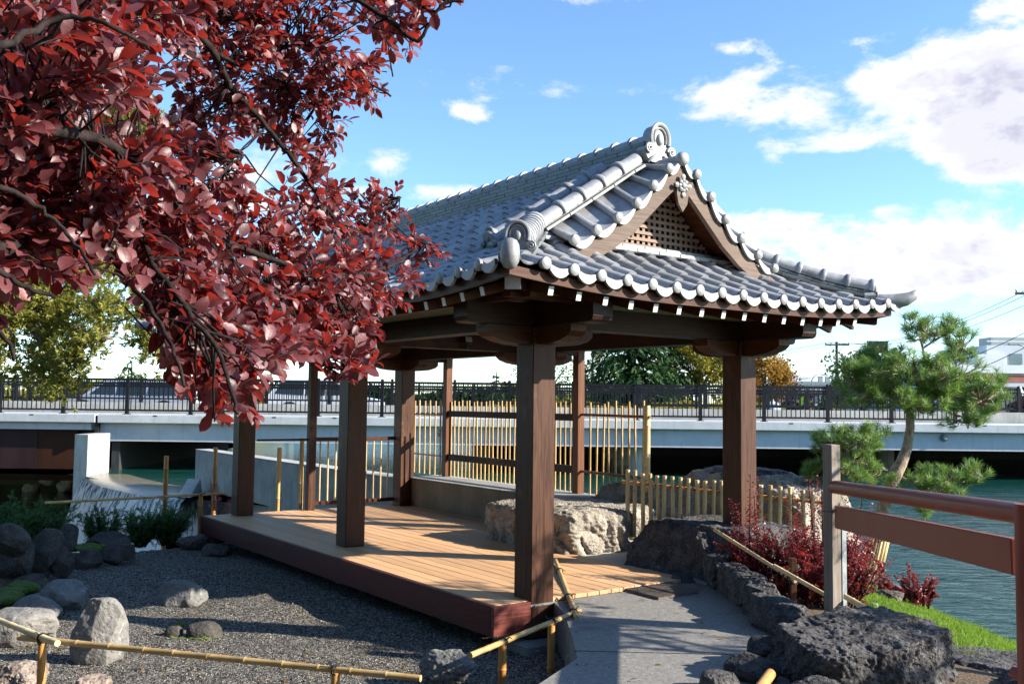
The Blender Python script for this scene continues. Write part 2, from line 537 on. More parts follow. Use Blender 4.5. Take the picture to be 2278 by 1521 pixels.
    MT['needle'] = leafmat('pine_needle', (0.075, 0.18, 0.040, 1), (0.25, 0.40, 0.085, 1), (0.34, 0.52, 0.09, 1), 0.45, 0.25, 2.5, 0.4)
    MT['juniper'] = leafmat('juniper_spray', (0.13, 0.145, 0.025, 1), (0.40, 0.37, 0.085, 1), (0.50, 0.46, 0.09, 1), 0.6, 0.3, 1.5, 0.2)
    MT['yew'] = leafmat('yew_needle', (0.030, 0.085, 0.020, 1), (0.085, 0.18, 0.045, 1), (0.12, 0.24, 0.05, 1), 0.5, 0.2, 3, 0.3)
    MT['spruce'] = leafmat('spruce_spray', (0.012, 0.038, 0.014, 1), (0.060, 0.115, 0.030, 1), (0.05, 0.10, 0.03, 1), 0.7, 0.15, 0.6, 0.1)
    MT['leaf_green'] = leafmat('green_leaf', (0.045, 0.085, 0.018, 1), (0.125, 0.165, 0.040, 1), (0.16, 0.22, 0.04, 1), 0.55, 0.3, 0.8, 0.3)
    MT['leaf_yellow'] = leafmat('yellow_green_leaf', (0.13, 0.135, 0.012, 1), (0.38, 0.30, 0.03, 1), (0.42, 0.36, 0.04, 1), 0.55, 0.3, 0.8, 0.3)
    MT['leaf_orange'] = leafmat('orange_leaf', (0.22, 0.115, 0.012, 1), (0.46, 0.235, 0.035, 1), (0.50, 0.28, 0.04, 1), 0.55, 0.3, 0.8, 0.3)
    MT['leaf_pale'] = leafmat('pale_bare_leaf', (0.20, 0.17, 0.06, 1), (0.42, 0.38, 0.20, 1), (0.4, 0.36, 0.16, 1), 0.6, 0.3, 0.8, 0.3)
    MT['leaf_purple'] = leafmat('dark_purple_leaf', (0.03, 0.01, 0.018, 1), (0.07, 0.022, 0.035, 1), (0.10, 0.02, 0.03, 1), 0.55, 0.2, 0.8, 0.3)
    MT['leaf_pink'] = leafmat('pink_bud', (0.42, 0.10, 0.11, 1), (0.62, 0.26, 0.25, 1), (0.6, 0.2, 0.2, 1), 0.5, 0.3, 3, 0.3)
    MT['grass'] = leafmat('lawn_grass', (0.085, 0.19, 0.012, 1), (0.22, 0.34, 0.035, 1), (0.30, 0.45, 0.05, 1), 0.5, 0.35, 2.5, 0.3)
    MT['turf'] = pmat('turf', (0.04, 0.085, 0.008, 1), (0.10, 0.17, 0.02, 1), 30, rough=(0.9, 1), bump=0.6, bscale=80)
    MT['asphalt'] = path_mat()
    MT['gravel'] = gravel_mat()
    MT['water'] = water_mat('lake_water', (0.006, 0.055, 0.044, 1), (1.0, 2.2, 1), 3.0, 0.36)
    MT['water_low'] = water_mat('pool_water', (0.010, 0.018, 0.012, 1), (1, 1.6, 1), 3.0, 0.25)
    MT['fall'] = fall_mat()
    MT['crest'] = pmat('wet_weir_crest', (0.13, 0.105, 0.065, 1), (0.33, 0.30, 0.23, 1), 3.2, (3, 18, 3), rough=(0.06, 0.22), bump=0.45, bscale=5, spec=0.8)
    MT['white_paint'] = pmat('white_car_paint', (0.70, 0.71, 0.72, 1), (0.76, 0.77, 0.78, 1), 3, rough=(0.2, 0.3), bump=0, coat=0.5)
    MT['silver_paint'] = pmat('silver_car_paint', (0.46, 0.49, 0.56, 1), (0.50, 0.53, 0.60, 1), 3, rough=(0.25, 0.35), bump=0, metal=0.3, coat=0.5)
    MT['rubber'] = pmat('tyre_rubber', (0.012, 0.012, 0.012, 1), (0.02, 0.02, 0.02, 1), 20, rough=(0.8, 0.9), bump=0.1)
    MT['brown_panel'] = pmat('brown_steel_panel', (0.034, 0.012, 0.006, 1), (0.052, 0.020, 0.010, 1), 2.0, (1, 1, 0.3), rough=(0.55, 0.7), bump=0.05, spec=0.15)
    MT['purple_panel'] = pmat('purple_brown_panel', (0.024, 0.010, 0.011, 1), (0.036, 0.016, 0.017, 1), 2.0, (1, 1, 0.3), rough=(0.5, 0.65), bump=0.05, spec=0.2)
    MT['stucco_grey'] = pmat('pale_stucco', (0.56, 0.58, 0.60, 1), (0.62, 0.64, 0.66, 1), 2, bump=0.05, rough=(0.7, 0.9))
    MT['stucco_white'] = pmat('white_stucco', (0.70, 0.71, 0.71, 1), (0.76, 0.77, 0.77, 1), 2, bump=0.05, rough=(0.7, 0.9))
    MT['brick_red'] = pmat('red_band', (0.30, 0.09, 0.065, 1), (0.36, 0.12, 0.085, 1), 4, bump=0.05, rough=(0.7, 0.9))
    MT['blue_glass'] = pmat('window_glass', (0.10, 0.14, 0.16, 1), (0.15, 0.19, 0.21, 1), 0.6, rough=(0.03, 0.08), bump=0, spec=0.9)
    MT['pole_wood'] = pmat('utility_pole_wood', (0.04, 0.03, 0.025, 1), (0.08, 0.06, 0.05, 1), 8, rough=(0.8, 0.9), bump=0.1)
    MT['lime'] = pmat('fluorescent_yellow_green', (0.62, 0.80, 0.02, 1), (0.66, 0.84, 0.03, 1), 3, rough=(0.4, 0.5), bump=0)
    MT['mat_brown'] = pmat('ribbed_brown_mat', (0.09, 0.072, 0.058, 1), (0.26, 0.21, 0.17, 1), 120, rough=(0.85, 0.95), bump=1.0, bscale=160, bdist=0.01)
    MT['far_ground'] = pmat('far_ground', (0.07, 0.085, 0.04, 1), (0.13, 0.13, 0.07, 1), 0.15, rough=(0.9, 1), bump=0)
    MT['road'] = pmat('road_asphalt', (0.05, 0.05, 0.052, 1), (0.07, 0.07, 0.07, 1), 8, rough=(0.8, 0.9), bump=0.1)
    MT['brass'] = pmat('weathered_rosette', (0.16, 0.16, 0.15, 1), (0.42, 0.42, 0.40, 1), 50, rough=(0.4, 0.6), metal=0.3, bump=0.4, bscale=80)
    MT['lens'] = pmat('lamp_lens', (0.65, 0.62, 0.52, 1), (0.8, 0.78, 0.70, 1), 60, rough=(0.2, 0.3), bump=0.2)


def concrete(name, c1, c2, c3):
    m = pmat(name, c1, c2, 2.2, (1, 1, 1), 8, (0.7, 0.9), 0.25, 30, 0.01, coord='Object')
    t = NT(m.node_tree)
    b = t.n['Principled BSDF']
    src = b.inputs['Base Color'].links[0].from_socket
    tc = t.node('ShaderNodeTexCoord').outputs['Object']
    st = t.noise(t.mapping(tc, (7, 7, 0.55)), 1.6, 7, 0.65)
    fl = t.noise(t.mapping(tc, (1, 1, 1)), 55, 4)
    col = t.mix(t.m('MULTIPLY', t.ss(st, 0.52, 0.74), 0.75), src, c3)
    col = t.mix(t.m('MULTIPLY', t.ss(fl, 0.64, 0.72), 0.5), col, c3)
    t.l.new(col, b.inputs['Base Color'])
    return m


def bamboo(name, c1, c2):
    m = pmat(name, c1, c2, 9, (1, 1, 0.25), 6, (0.28, 0.5), 0.08, 40, 0.004, rnd=0.16, c3=tuple(x * 0.55 for x in c1[:3]) + (1,), s3=7, lo3=0.6, hi3=0.78, spec=0.5)
    return m


def rockmat(name, c1, c2, c3, pit):
    m = bpy.data.materials.new(name)
    m.use_nodes = True
    t = NT(m.node_tree)
    b = t.n['Principled BSDF']
    tc = t.node('ShaderNodeTexCoord').outputs['Object']
    n1 = t.noise(tc, 5.0, 8, 0.65, 0.4)
    n2 = t.noise(tc, 38, 6, 0.7)
    v = t.node('ShaderNodeTexVoronoi', {'Vector': tc, 'Scale': 34.0}, feature='SMOOTH_F1')
    v2 = t.node('ShaderNodeTexVoronoi', {'Vector': tc, 'Scale': 85.0}, feature='F1')
    pits = t.ss(v.outputs['Distance'], 0.18, 0.42)
    col = t.mix(t.ss(n1, 0.3, 0.65), c1, c2)
    col = t.mix(t.m('MULTIPLY', t.ss(n2, 0.5, 0.72), 0.8), col, c3)
    t.put(b.inputs['Base Color'], col)
    b.inputs['Roughness'].default_value = 0.88
    b.inputs['Specular IOR Level'].default_value = 0.25
    patch = t.ss(t.noise(tc, 3.1, 4, 0.6, 0.5), 0.42, 0.62, 0.25, 1.0)
    h = t.m('ADD', t.m('MULTIPLY', n2, 0.7), t.m('MULTIPLY', patch, t.m('ADD', t.m('MULTIPLY', pits, 0.7 * pit), t.m('MULTIPLY', v2.outputs['Distance'], 0.4 * pit))))
    lich = t.m('MULTIPLY', t.ss(t.noise(tc, 7.5, 6, 0.7, 0.8), 0.62, 0.70), 0.55)
    col = t.mix(lich, col, tuple(min(.62, x * 1.9 + .03) for x in c3[:3]) + (1,))
    col = t.mix(t.m('MULTIPLY', t.ss(pits, 0.5, 0.1), 0.5 * pit), col, c1)
    t.put(b.inputs['Base Color'], col)
    bp = t.node('ShaderNodeBump', {'Strength': 0.55 + 0.4 * pit, 'Distance': 0.018, 'Height': h})
    t.l.new(bp.outputs[0], b.inputs['Normal'])
    return m


def gravel_mat():
    m = bpy.data.materials.new('dark_gravel')
    m.use_nodes = True
    t = NT(m.node_tree)
    b = t.n['Principled BSDF']
    tc = t.node('ShaderNodeTexCoord').outputs['Object']
    v = t.node('ShaderNodeTexVoronoi', {'Vector': tc, 'Scale': 78.0})
    v2 = t.node('ShaderNodeTexVoronoi', {'Vector': t.mapping(tc, (1, 1, 1), (0, 0, 0.7), (3.1, 1.7, 0)), 'Scale': 105.0})
    cs = t.node('ShaderNodeSeparateColor', {0: v.outputs['Color']})
    cs2 = t.node('ShaderNodeSeparateColor', {0: v2.outputs['Color']})
    r = t.node('ShaderNodeValToRGB', {0: t.m('ADD', t.m('MULTIPLY', cs.outputs[0], 0.65), t.m('MULTIPLY', cs2.outputs[0], 0.35))})
    cr = r.color_ramp
    cr.elements[0].position, cr.elements[0].color = 0.10, (0.026, 0.024, 0.022, 1)
    cr.elements[1].position, cr.elements[1].color = 0.95, (0.66, 0.62, 0.54, 1)
    for p, c in ((0.42, (0.070, 0.066, 0.060, 1)), (0.58, (0.15, 0.14, 0.125, 1)), (0.72, (0.33, 0.28, 0.21, 1))):
        e = cr.elements.new(p)
        e.color = c
    big = t.noise(tc, 1.3, 4)
    col = t.mix(t.ss(big, 0.35, 0.7, 0.0, 0.2), r.outputs[0], (0.10, 0.094, 0.085, 1))
    t.put(b.inputs['Base Color'], col)
    b.inputs['Roughness'].default_value = 0.85
    b.inputs['Specular IOR Level'].default_value = 0.25
    h = t.m('SUBTRACT', 1.0, t.m('ADD', v.outputs['Distance'], t.m('MULTIPLY', v2.outputs['Distance'], 0.5)))
    bp = t.node('ShaderNodeBump', {'Strength': 1.0, 'Distance': 0.016, 'Height': h})
    t.l.new(bp.outputs[0], b.inputs['Normal'])
    return m


def path_mat():
    m = pmat('exposed_aggregate_path', (0.175, 0.165, 0.148, 1), (0.27, 0.255, 0.228, 1), 26, detail=8, rough=(0.75, 0.9), bump=0.6, bscale=120, bdist=0.006, c3=(0.13, 0.13, 0.13, 1), s3=1.6)
    t = NT(m.node_tree)
    b = t.n['Principled BSDF']
    src = b.inputs['Base Color'].links[0].from_socket
    tc = t.node('ShaderNodeTexCoord').outputs['Object']
    v = t.node('ShaderNodeTexVoronoi', {'Vector': tc, 'Scale': 48.0})
    cs = t.node('ShaderNodeSeparateColor', {0: v.outputs['Color']})
    spot = t.m('MULTIPLY', t.ss(cs.outputs[0], 0.86, 0.9), t.ss(v.outputs['Distance'], 0.34, 0.2))
    col = t.mix(spot, src, (0.46, 0.45, 0.43, 1))
    sp2 = t.m('MULTIPLY', t.ss(cs.outputs[1], 0.8, 0.86), t.ss(v.outputs['Distance'], 0.34, 0.2))
    col = t.mix(sp2, col, (0.06, 0.06, 0.06, 1))
    t.l.new(col, b.inputs['Base Color'])
    return m


def water_mat(name, c, st, scale, bump):
    m = bpy.data.materials.new(name)
    m.use_nodes = True
    t = NT(m.node_tree)
    b = t.n['Principled BSDF']
    geo = t.node('ShaderNodeNewGeometry').outputs['Position']
    b.inputs['Base Color'].default_value = c
    b.inputs['Roughness'].default_value = 0.04
    b.inputs['IOR'].default_value = 1.33
    b.inputs['Specular IOR Level'].default_value = 0.42
    v = t.mapping(geo, st)
    n = t.noise(v, scale, 5, 0.55, 0.6)
    n2 = t.noise(v, scale * 0.22, 3, 0.5, 0.4)
    h = t.m('ADD', n, t.m('MULTIPLY', n2, 1.4))
    bp = t.node('ShaderNodeBump', {'Strength': bump, 'Distance': 0.12, 'Height': h})
    t.l.new(bp.outputs[0], b.inputs['Normal'])
    return m


def fall_mat():
    """white strands of falling water over a dark wet apron"""
    m = bpy.data.materials.new('falling_water')
    m.use_nodes = True
    t = NT(m.node_tree)
    b = t.n['Principled BSDF']
    uv = t.node('ShaderNodeAttribute', attribute_name='flow').outputs['Vector']
    n = t.noise(t.mapping(uv, (9, 0.5, 1)), 1.0, 7, 0.62, 0.1)
    n2 = t.noise(t.mapping(uv, (26, 1.2, 1)), 1.0, 5, 0.6)
    f = t.m('ADD', t.m('MULTIPLY', n, 0.7), t.m('MULTIPLY', n2, 0.3))
    sep = t.node('ShaderNodeSeparateXYZ', {0: uv})
    f = t.m('ADD', f, t.m('MULTIPLY', sep.outputs[1], 0.022))
    col = t.mix(t.ss(f, 0.45, 0.56), (0.05, 0.06, 0.08, 1), (0.92, 0.94, 0.98, 1))
    t.put(b.inputs['Base Color'], col)
    b.inputs['Roughness'].default_value = 0.3
    bp = t.node('ShaderNodeBump', {'Strength': 0.6, 'Distance': 0.03, 'Height': f})
    t.l.new(bp.outputs[0], b.inputs['Normal'])
    tr = t.node('ShaderNodeBsdfTranslucent', {'Color': col})
    mx = t.node('ShaderNodeMixShader', {0: 0.45, 1: b.outputs[0], 2: tr.outputs[0]})
    t.l.new(mx.outputs[0], t.n['Material Output'].inputs['Surface'])
    return m


mats()
# ------------------------------------------------------------------ terrain, path, water
WZ = -0.55          # lake level
LZ = -2.8           # pool below the weir


def inpoly(x, y, P):
    c = False
    j = len(P) - 1
    for i in range(len(P)):
        xi, yi = P[i]
        xj, yj = P[j]
        if (yi > y) != (yj > y) and x < (xj - xi) * (y - yi) / (yj - yi) + xi:
            c = not c
        j = i
    return c


def sstep(x, a, b):
    t = min(1, max(0, (x - a) / (b - a)))
    return t * t * (3 - 2 * t)


def bank_x(y):
    pts = [(-9, 10.5), (-3, 9), (3, 6.6), (7, 5.45), (9.3, 5.0), (11.4, 4.7), (13, 4.2), (16, 3.0)]
    for (y0, x0), (y1, x1) in zip(pts, pts[1:]):
        if y <= y1:
            return x0 + (x1 - x0) * max(0, (y - y0)) / (y1 - y0)
    return 3.0


def H(x, y):
    if x < 1.3:
        z = -0.47
        lx = -4.5 if y < 8 else -4.5 - (y - 8) * 0.28
        z += 0.16 * sstep(x, lx + 0.2, lx - 0.5)
        s = (y - 13.4) - 0.35 * (x + 4.4)                 # beyond the shrubs the bank falls to the lower pool
        s = max(s, (-8.2 - x))
        if x < -2.5:
            z -= 2.7 * sstep(s, 0.0, 0.9)
    else:
        e = bank_x(y)
        t = sstep(x, 2.6, e + 0.25)
        z = -0.02 - 0.62 * t
        z = -0.47 + (z + 0.47) * sstep(x, 1.9, 2.12)
    n = noise.noise(Vector((x * 1.7, y * 1.7, 0.3))) * 0.03 + noise.noise(Vector((x * 5, y * 5, 1.3))) * 0.012
    return z + n


def sheet(name, x0, x1, y0, y1, step, hf, mat, poly=None, kind='structure'):
    nx, ny = int((x1 - x0) / step) + 1, int((y1 - y0) / step) + 1
    V, Fk, idx = [], [], {}
    def vid(i, j):
        if (i, j) not in idx:
            x, y = x0 + i * step, y0 + j * step
            idx[(i, j)] = len(V)
            V.append((x, y, hf(x, y)))
        return idx[(i, j)]
    for i in range(nx - 1):
        for j in range(ny - 1):
            if poly is None or inpoly(x0 + (i + .5) * step, y0 + (j + .5) * step, poly):
                Fk.append((vid(i, j), vid(i + 1, j), vid(i + 1, j + 1), vid(i, j + 1)))
    me = np_mesh(name, V, Fk, mat, smooth=True)
    return link(name, me, None, kind=kind)


sheet('ground', -12, 11, -9, 17.5, 0.17, H, MT['soil'],
      [(-12, -9), (11, -9), (11, -6), (7.5, 2), (6, 7), (5.5, 9.3), (5.1, 11.4), (4.5, 13), (3.3, 14.0), (0.4, 13.4), (-2.1, 16.6), (-4.2, 17.4), (-12, 15)])


def gz(x, y):
    return -0.40 + 0.010 * math.sin((y * 0.9 + x * 0.35 + 0.5 * noise.noise(Vector((x * .6, y * .6, 0)))) * 9) + 0.016 * noise.noise(Vector((x * 2.2, y * 2.2, 4)))


sheet('gravel_bed', -7, 1.2, -5, 16, 0.1, gz, MT['gravel'],
      [(-4.6, -5), (1.15, -5), (1.15, 9), (2.0, 10.2), (-1.5, 15), (-3.0, 15.2), (-4.1, 13.9), (-4.9, 12.7), (-5.4, 11.5), (-4.9, 9.8), (-4.3, 8), (-4.4, 5)])

# curved footpath: a slab with a real edge towards the gravel
def slab(name, poly, z, depth, mat, kind='structure'):
    bm = bmesh.new()
    vs = [bm.verts.new((x, y, z)) for x, y in poly]
    f = bm.faces.new(vs)
    if f.normal.z < 0:
        f.normal_flip()
    r = bmesh.ops.extrude_face_region(bm, geom=[f])
    for v in r['geom']:
        if isinstance(v, bmesh.types.BMVert):
            v.co.z -= depth
    bmesh.ops.recalc_face_normals(bm, faces=bm.faces)
    me = bpy.data.meshes.new(name)
    bm.to_mesh(me)
    bm.free()
    me.materials.append(mat)
    return link(name, me, None, kind=kind)


e1, e2 = pw(0.25, 0.02, 0), pw(2.1, 0.02, 0)
fp = slab('footpath', [(e1.x, e1.y), (0.44, 7.7), (0.455, 6.9), (0.45, 6.33), (0.19, 5.77), (-0.5, 4.7), (-1.6, 3.4), (-2.8, 2.2), (-4, 0.5), (-4, -6), (3, -6), (2.6, 2),
                  (2.4, 5), (2.35, 7), (2.3, 8.2), (2.3, 9.2), (e2.x, e2.y)], -0.035, 0.5, MT['asphalt'])
for (a_, b2) in (((.44, 6.52), (2.3, 6.42)), ((-.9, 4.2), (2.3, 4.3))):
    jm = MB()
    jm.bar((a_[0], a_[1], -.0345), (b2[0], b2[1], -.0345), .012, .003)
    jm.build('control_joint', MT['rubber'], fp)
q = [pw(1.915, -0.3, 0), pw(2.79, -0.3, 0), pw(2.79, 3.3, 0), pw(1.915, 3.3, 0)]
slab('concrete_strip', [(p.x, p.y) for p in q], -0.022, 0.4, MT['concrete'])

# lake, pool below the weir, far land
C0, C1 = Vector((-11.9, 26.75, WZ)), Vector((-7.2, 21.2, WZ))


def flat(name, poly, z, mat, kind='structure'):
    bm = bmesh.new()
    f = bm.faces.new([bm.verts.new((x, y, z)) for x, y in poly])
    if f.normal.z < 0:
        f.normal_flip()
    bmesh.ops.triangulate(bm, faces=[f])
    me = bpy.data.meshes.new(name)
    bm.to_mesh(me)
    bm.free()
    me.materials.append(mat)
    return link(name, me, None, kind=kind)


wl = [pw(3.0, u, 0) for u in (17.2, 12, 7.2, 3, 0)]
flat('lake', [(C0.x, C0.y), (C1.x, C1.y)] + [(p.x, p.y) for p in wl] + [(1.5, 9.5), (3.4, 9), (4.2, 6), (5, 2), (8, -8), (300, -60), (400, 900), (-500, 900), (-500, 75), (-14.2, 60), (-12.6, 45), (-12.6, 27.2)],
     WZ, MT['water'])
flat('lower_pool', [(-90, 8), (-4.2, 12.9), (-2.9, 16.2), (-7.6, 23.4), (-11.8, 27), (-12.6, 28), (-12.6, 47), (-90, 60)], LZ, MT['water_low'])
slab('far_land', [(-500, 150), (-60, 140), (-20, 120), (-1.0, 95), (-1.9, 53), (2, 49), (60, 49), (400, 30), (900, 1500), (-900, 1500)], 0.75, 2.2, MT['far_ground'])
slab('far_bank', [(-300, 49), (-40, 49), (-14, 48), (-13.6, 60), (-60, 76), (-300, 80)], 0.9, 4.5, MT['far_ground'])

# ------------------------------------------------------------------ lawn
LP = [(3.35, 9.95), (3.15, 9.2), (3.0, 8.4), (3.0, 7.5), (3.1, 6.6), (3.9, 5.4), (4.5, 3), (7.2, 3), (6.0, 6.5), (5.2, 8.6), (4.95, 10), (4.7, 11.2), (4.2, 10.9), (3.7, 10.4)]


def lz(x, y):
    return H(x, y) + 0.012


lawn = sheet('lawn', 3.0, 7.4, 2.8, 11.6, 0.08, lz, MT['turf'], LP)
rng = np.random.default_rng(5)
P = []
while len(P) < 42000:
    x, y = rng.uniform(3.0, 5.6), rng.uniform(6.2, 11.4)
    if inpoly(x, y, LP):
        P.append((x, y, lz(x, y) - 0.005))
P = np.array(P)
n = len(P)
dirv = np.stack([rng.normal(0, .5, n), rng.normal(0, .5, n), np.ones(n)], 1)
side = rng.normal(0, 1, (n, 3))
X, Y, Z = frames(dirv, side)
tv = [(-.06, 0, 0), (.06, 0, 0), (.045, .55, .05), (-.045, .55, .05), (0, 1, .22)]
V, Fk = scatter(tv, [(0, 1, 2), (0, 2, 3), (3, 2, 4)], P, X, Y, Z, rng.uniform(.028, .06, n))
link('grass', np_mesh('grass', V, Fk, MT['grass'], col=np.repeat(rng.uniform(0, 1, n), 5)), None, kind='stuff')

# ------------------------------------------------------------------ weir
def wedge(name, rows, mat, parent, flow=False, smooth=True):
    """rows of points (m rows x n) joined as a quad sheet"""
    n = len(rows[0])
    V = [tuple(p) for r in rows for p in r]
    Fk = [(i * n + j, i * n + j + 1, (i + 1) * n + j + 1, (i + 1) * n + j) for i in range(len(rows) - 1) for j in range(n - 1)]
    me = np_mesh(name, V, Fk, mat, smooth=smooth)
    if flow:
        at = me.attributes.new('flow', 'FLOAT_VECTOR', 'POINT')
        fl = []
        for i, r in enumerate(rows):
            for j in range(n):
                fl += [flow * j / (n - 1), i * 0.35, 0]
        at.data.foreach_set('vector', fl)
    return link(name, me, parent)


weir = thing('weir', 'curved concrete weir with water spilling over it beside the tall concrete pier', 'weir', C0)
iv = Matrix.Translation(-C0)
cd_ = (C1 - C0).normalized()
nrm = Vector((cd_.y, -cd_.x, 0))               # towards the lower pool
if nrm.y > 0:
    nrm = -nrm
nn = 40
def crest(j):
    t = j / (nn - 1)
    return C0.lerp(C1, t) + nrm * (0.22 * math.sin(t * math.pi) - 0.2)
rows = []
for d, z in ((-1.5, WZ - 0.05), (-0.9, WZ + 0.012), (-0.45, WZ + 0.03), (0.0, WZ + 0.022), (0.16, WZ - 0.02), (0.27, WZ - 0.1)):
    rows.append([iv @ (crest(j) + nrm * d + Vector((0, 0, z - WZ))) for j in range(nn)])
wedge('crest', rows, MT['crest'], weir)
rows = []
nr = 22
for i in range(nr):
    t = i / (nr - 1)
    d = 0.27 + 0.55 * t + 0.25 * t * t
    z = WZ - 0.1 - (abs(LZ - WZ) - 0.0) * (0.25 * t + 0.75 * t ** 1.35)
    rows.append([iv @ (crest(j) + nrm * (d + 0.035 * noise.noise(Vector((j * 0.9, i * 0.25, 2)))) + Vector((0, 0, z - WZ))) for j in range(nn)])
wedge('falling_water', rows, MT['fall'], weir, flow=6.0)
# slanting cheek wall and the small side fall next to the river wall
m = MB()
a = on_y(434, 1078, 22.6)
b = on_y(392, 1150, 21.3)
m.bar(iv @ a, iv @ b, 0.30, 0.35, bev=0.02)
m.build('cheek_wall', MT['concrete'], weir)
rows = []
for i in range(12):
    t = i / 11
    rows.append([iv @ on_y(402 + 34 * j / 9 + 8 * t - 14 * t * (1 - j / 9), 1112 + 92 * t + (1 - j / 9) * 22 * (1 - t), 21.6 - 0.6 * t) for j in range(10)])
wedge('side_fall', rows, MT['fall'], weir, flow=1.2)

# ------------------------------------------------------------------ river wall, bench and pier
wall = thing('river_wall', 'long grey concrete river wall running from the pavilion to the weir', 'wall', PAV @ Matrix.Translation((2.8, 7.0, 0)))
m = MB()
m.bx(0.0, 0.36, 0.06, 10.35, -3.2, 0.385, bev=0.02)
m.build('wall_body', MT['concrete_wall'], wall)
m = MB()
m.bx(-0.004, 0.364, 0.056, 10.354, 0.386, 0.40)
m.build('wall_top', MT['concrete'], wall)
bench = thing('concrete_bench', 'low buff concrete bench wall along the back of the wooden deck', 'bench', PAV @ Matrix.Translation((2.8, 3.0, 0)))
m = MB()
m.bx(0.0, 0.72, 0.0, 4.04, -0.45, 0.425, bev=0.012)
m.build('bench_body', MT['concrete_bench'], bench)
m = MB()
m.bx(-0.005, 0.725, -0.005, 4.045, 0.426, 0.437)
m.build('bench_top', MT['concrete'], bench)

pier = thing('concrete_pier', 'tall sunlit concrete pier block standing at the left end of the weir', 'pier', (-12.25, 27.6, LZ))
pa, pb, pc_ = on_y(167, 965, 26.95), on_y(196, 968, 26.7), on_y(245, 965, 28.25)
m = MB()
poly = [(pa.x, 26.95), (pb.x, 26.7), (pc_.x, 28.25)]
z0, z1 = LZ - 0.3, 0.60
vs = [(x + 12.25, y - 27.6, z - LZ) for z in (z0, z1) for x, y in poly[:3] + [(pc_.x - .35, 28.4), (pa.x, 28.2)]]
m.add(vs, [(4, 3, 2, 1, 0), (5, 6, 7, 8, 9)] + [(k, (k + 1) % 5, 5 + (k + 1) % 5, 5 + k) for k in range(5)])
m.build('pier_block', MT['concrete'], pier)
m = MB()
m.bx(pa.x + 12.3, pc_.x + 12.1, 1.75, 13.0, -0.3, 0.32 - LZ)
m.build('pier_wall', MT['concrete_shade'], pier)

# ------------------------------------------------------------------ road bridge
BY = 29.0
BX0, BX1 = -34.0, 34.0
XJ = on_y(214, 930, BY).x
br = thing('road_bridge', 'long pale concrete road bridge crossing behind the pavilion', 'bridge', (0, BY, 0))
for k, (a, b) in enumerate(((BX0, XJ - 0.035), (XJ + 0.035, BX1))):
    m = MB()
    m.bx(a, b, 0.0, 2.6, 0.88, 1.14, bev=0.015)
    m.build('sidewalk_slab', MT['concrete_blue'], br)
m = MB()
m.bx(XJ + 0.04, BX1, 0.22, 0.62, 0.325, 0.879)
m.build('girder', MT['concrete_girder'], br)
m = MB()
m.bx(BX0, XJ - 0.2, 0.14, 0.5, 0.66, 0.879)
m.build('girder', MT['concrete_blue'], br)
m = MB()
m.bx(BX0, BX1, 0.63, 12.38, 0.40, 0.845)
m.build('road_deck', MT['road'], br)
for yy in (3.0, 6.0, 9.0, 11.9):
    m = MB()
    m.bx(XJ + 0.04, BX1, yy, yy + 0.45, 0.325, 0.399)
    m.build('girder', MT['concrete_shade'], br)
m = MB()
m.prism([(0, 0), (0.38, 0), (0.38, 0.25), (0.30, 0.42), (0.28, 0.98), (0.08, 0.98), (0.06, 0.42), (0, 0.25)],
        Matrix(((0, 0, 1, BX0), (1, 0, 0, 2.75), (0, 1, 0, 0.521), (0, 0, 0, 1))), BX1 - BX0)
m.build('parapet', MT['concrete'], br)
m = MB()
m.bx(BX0, BX1, 12.1, 12.4, 0.521, 1.45)
m.build('parapet', MT['concrete'], br)
for (x, y, w) in ((4.02, 1.0, 0.62), (4.02, 5.5, 0.62), (4.02, 10, 0.62), (13.5, 5.5, .62), (13.5, 10, .62), (22, 5.5, .7), (-1.1, 9.5, 0.8), (-1.1, 4.5, .5)):
    m = MB()
    M_ = Matrix.Translation((x, y, 0))
    m.lathe([(w / 2, -3), (w / 2, 0.324)], M_, 16)
    m.build('pier_column', MT['concrete'], br, smooth=True, auto=0.6)
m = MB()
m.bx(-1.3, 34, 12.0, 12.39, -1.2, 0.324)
m.build('added_dark_wall', MT['concrete_shade'], br)  # dark wall added under the bridge so the water reflects no bright sky
m = MB()
m.bx(XJ - 0.055, XJ + 0.055, 0.06, 0.14, 0.55, 1.10)
m.build('expansion_joint', MT['rubber'], br)
# brown steel panels hanging under the left span
for k, (x0, x1, mt) in enumerate(((0, 78, 'purple_panel'), (78, 166, 'brown_panel'))):
    p0, p1 = on_y(x0 - (60 if k == 0 else 0), 1064, BY + .3), on_y(x1, 1064, BY + .3)
    m = MB()
    m.bx(p0.x + (0.01 if k else 0), p1.x, 0.34 + 0.012 * k, 0.42, -0.84, 0.655)
    m.build('steel_panel', MT[mt], br)
m = MB()
m.bx(-18, p1.x, 0.32, 0.46, -0.90, -0.845)
m.build('panel_beam', MT['brown_panel'], br)
m = MB()
m.lathe([(0.09, 0), (0.11, 0.03), (0.10, 0.10), (0.05, 0.14)], Matrix.Translation((on_y(2100, 970, BY + .2).x, 0.215, 0.72)) @ Matrix.Rotation(math.radians(90), 4, 'X'), 12)
m.build('drain_outlet', MT['concrete_wall'], br, smooth=True, auto=.6)
for px in (70, 345, 905, 1290, 1760, 2190, 610, 745):
    p = on_y(px, 922, BY)
    m = MB()
    m.bx(p.x - 0.06, p.x + 0.06, -0.004, 0.02, 1.085, 1.12)
    m.build('deck_scupper', MT['rubber'], br)


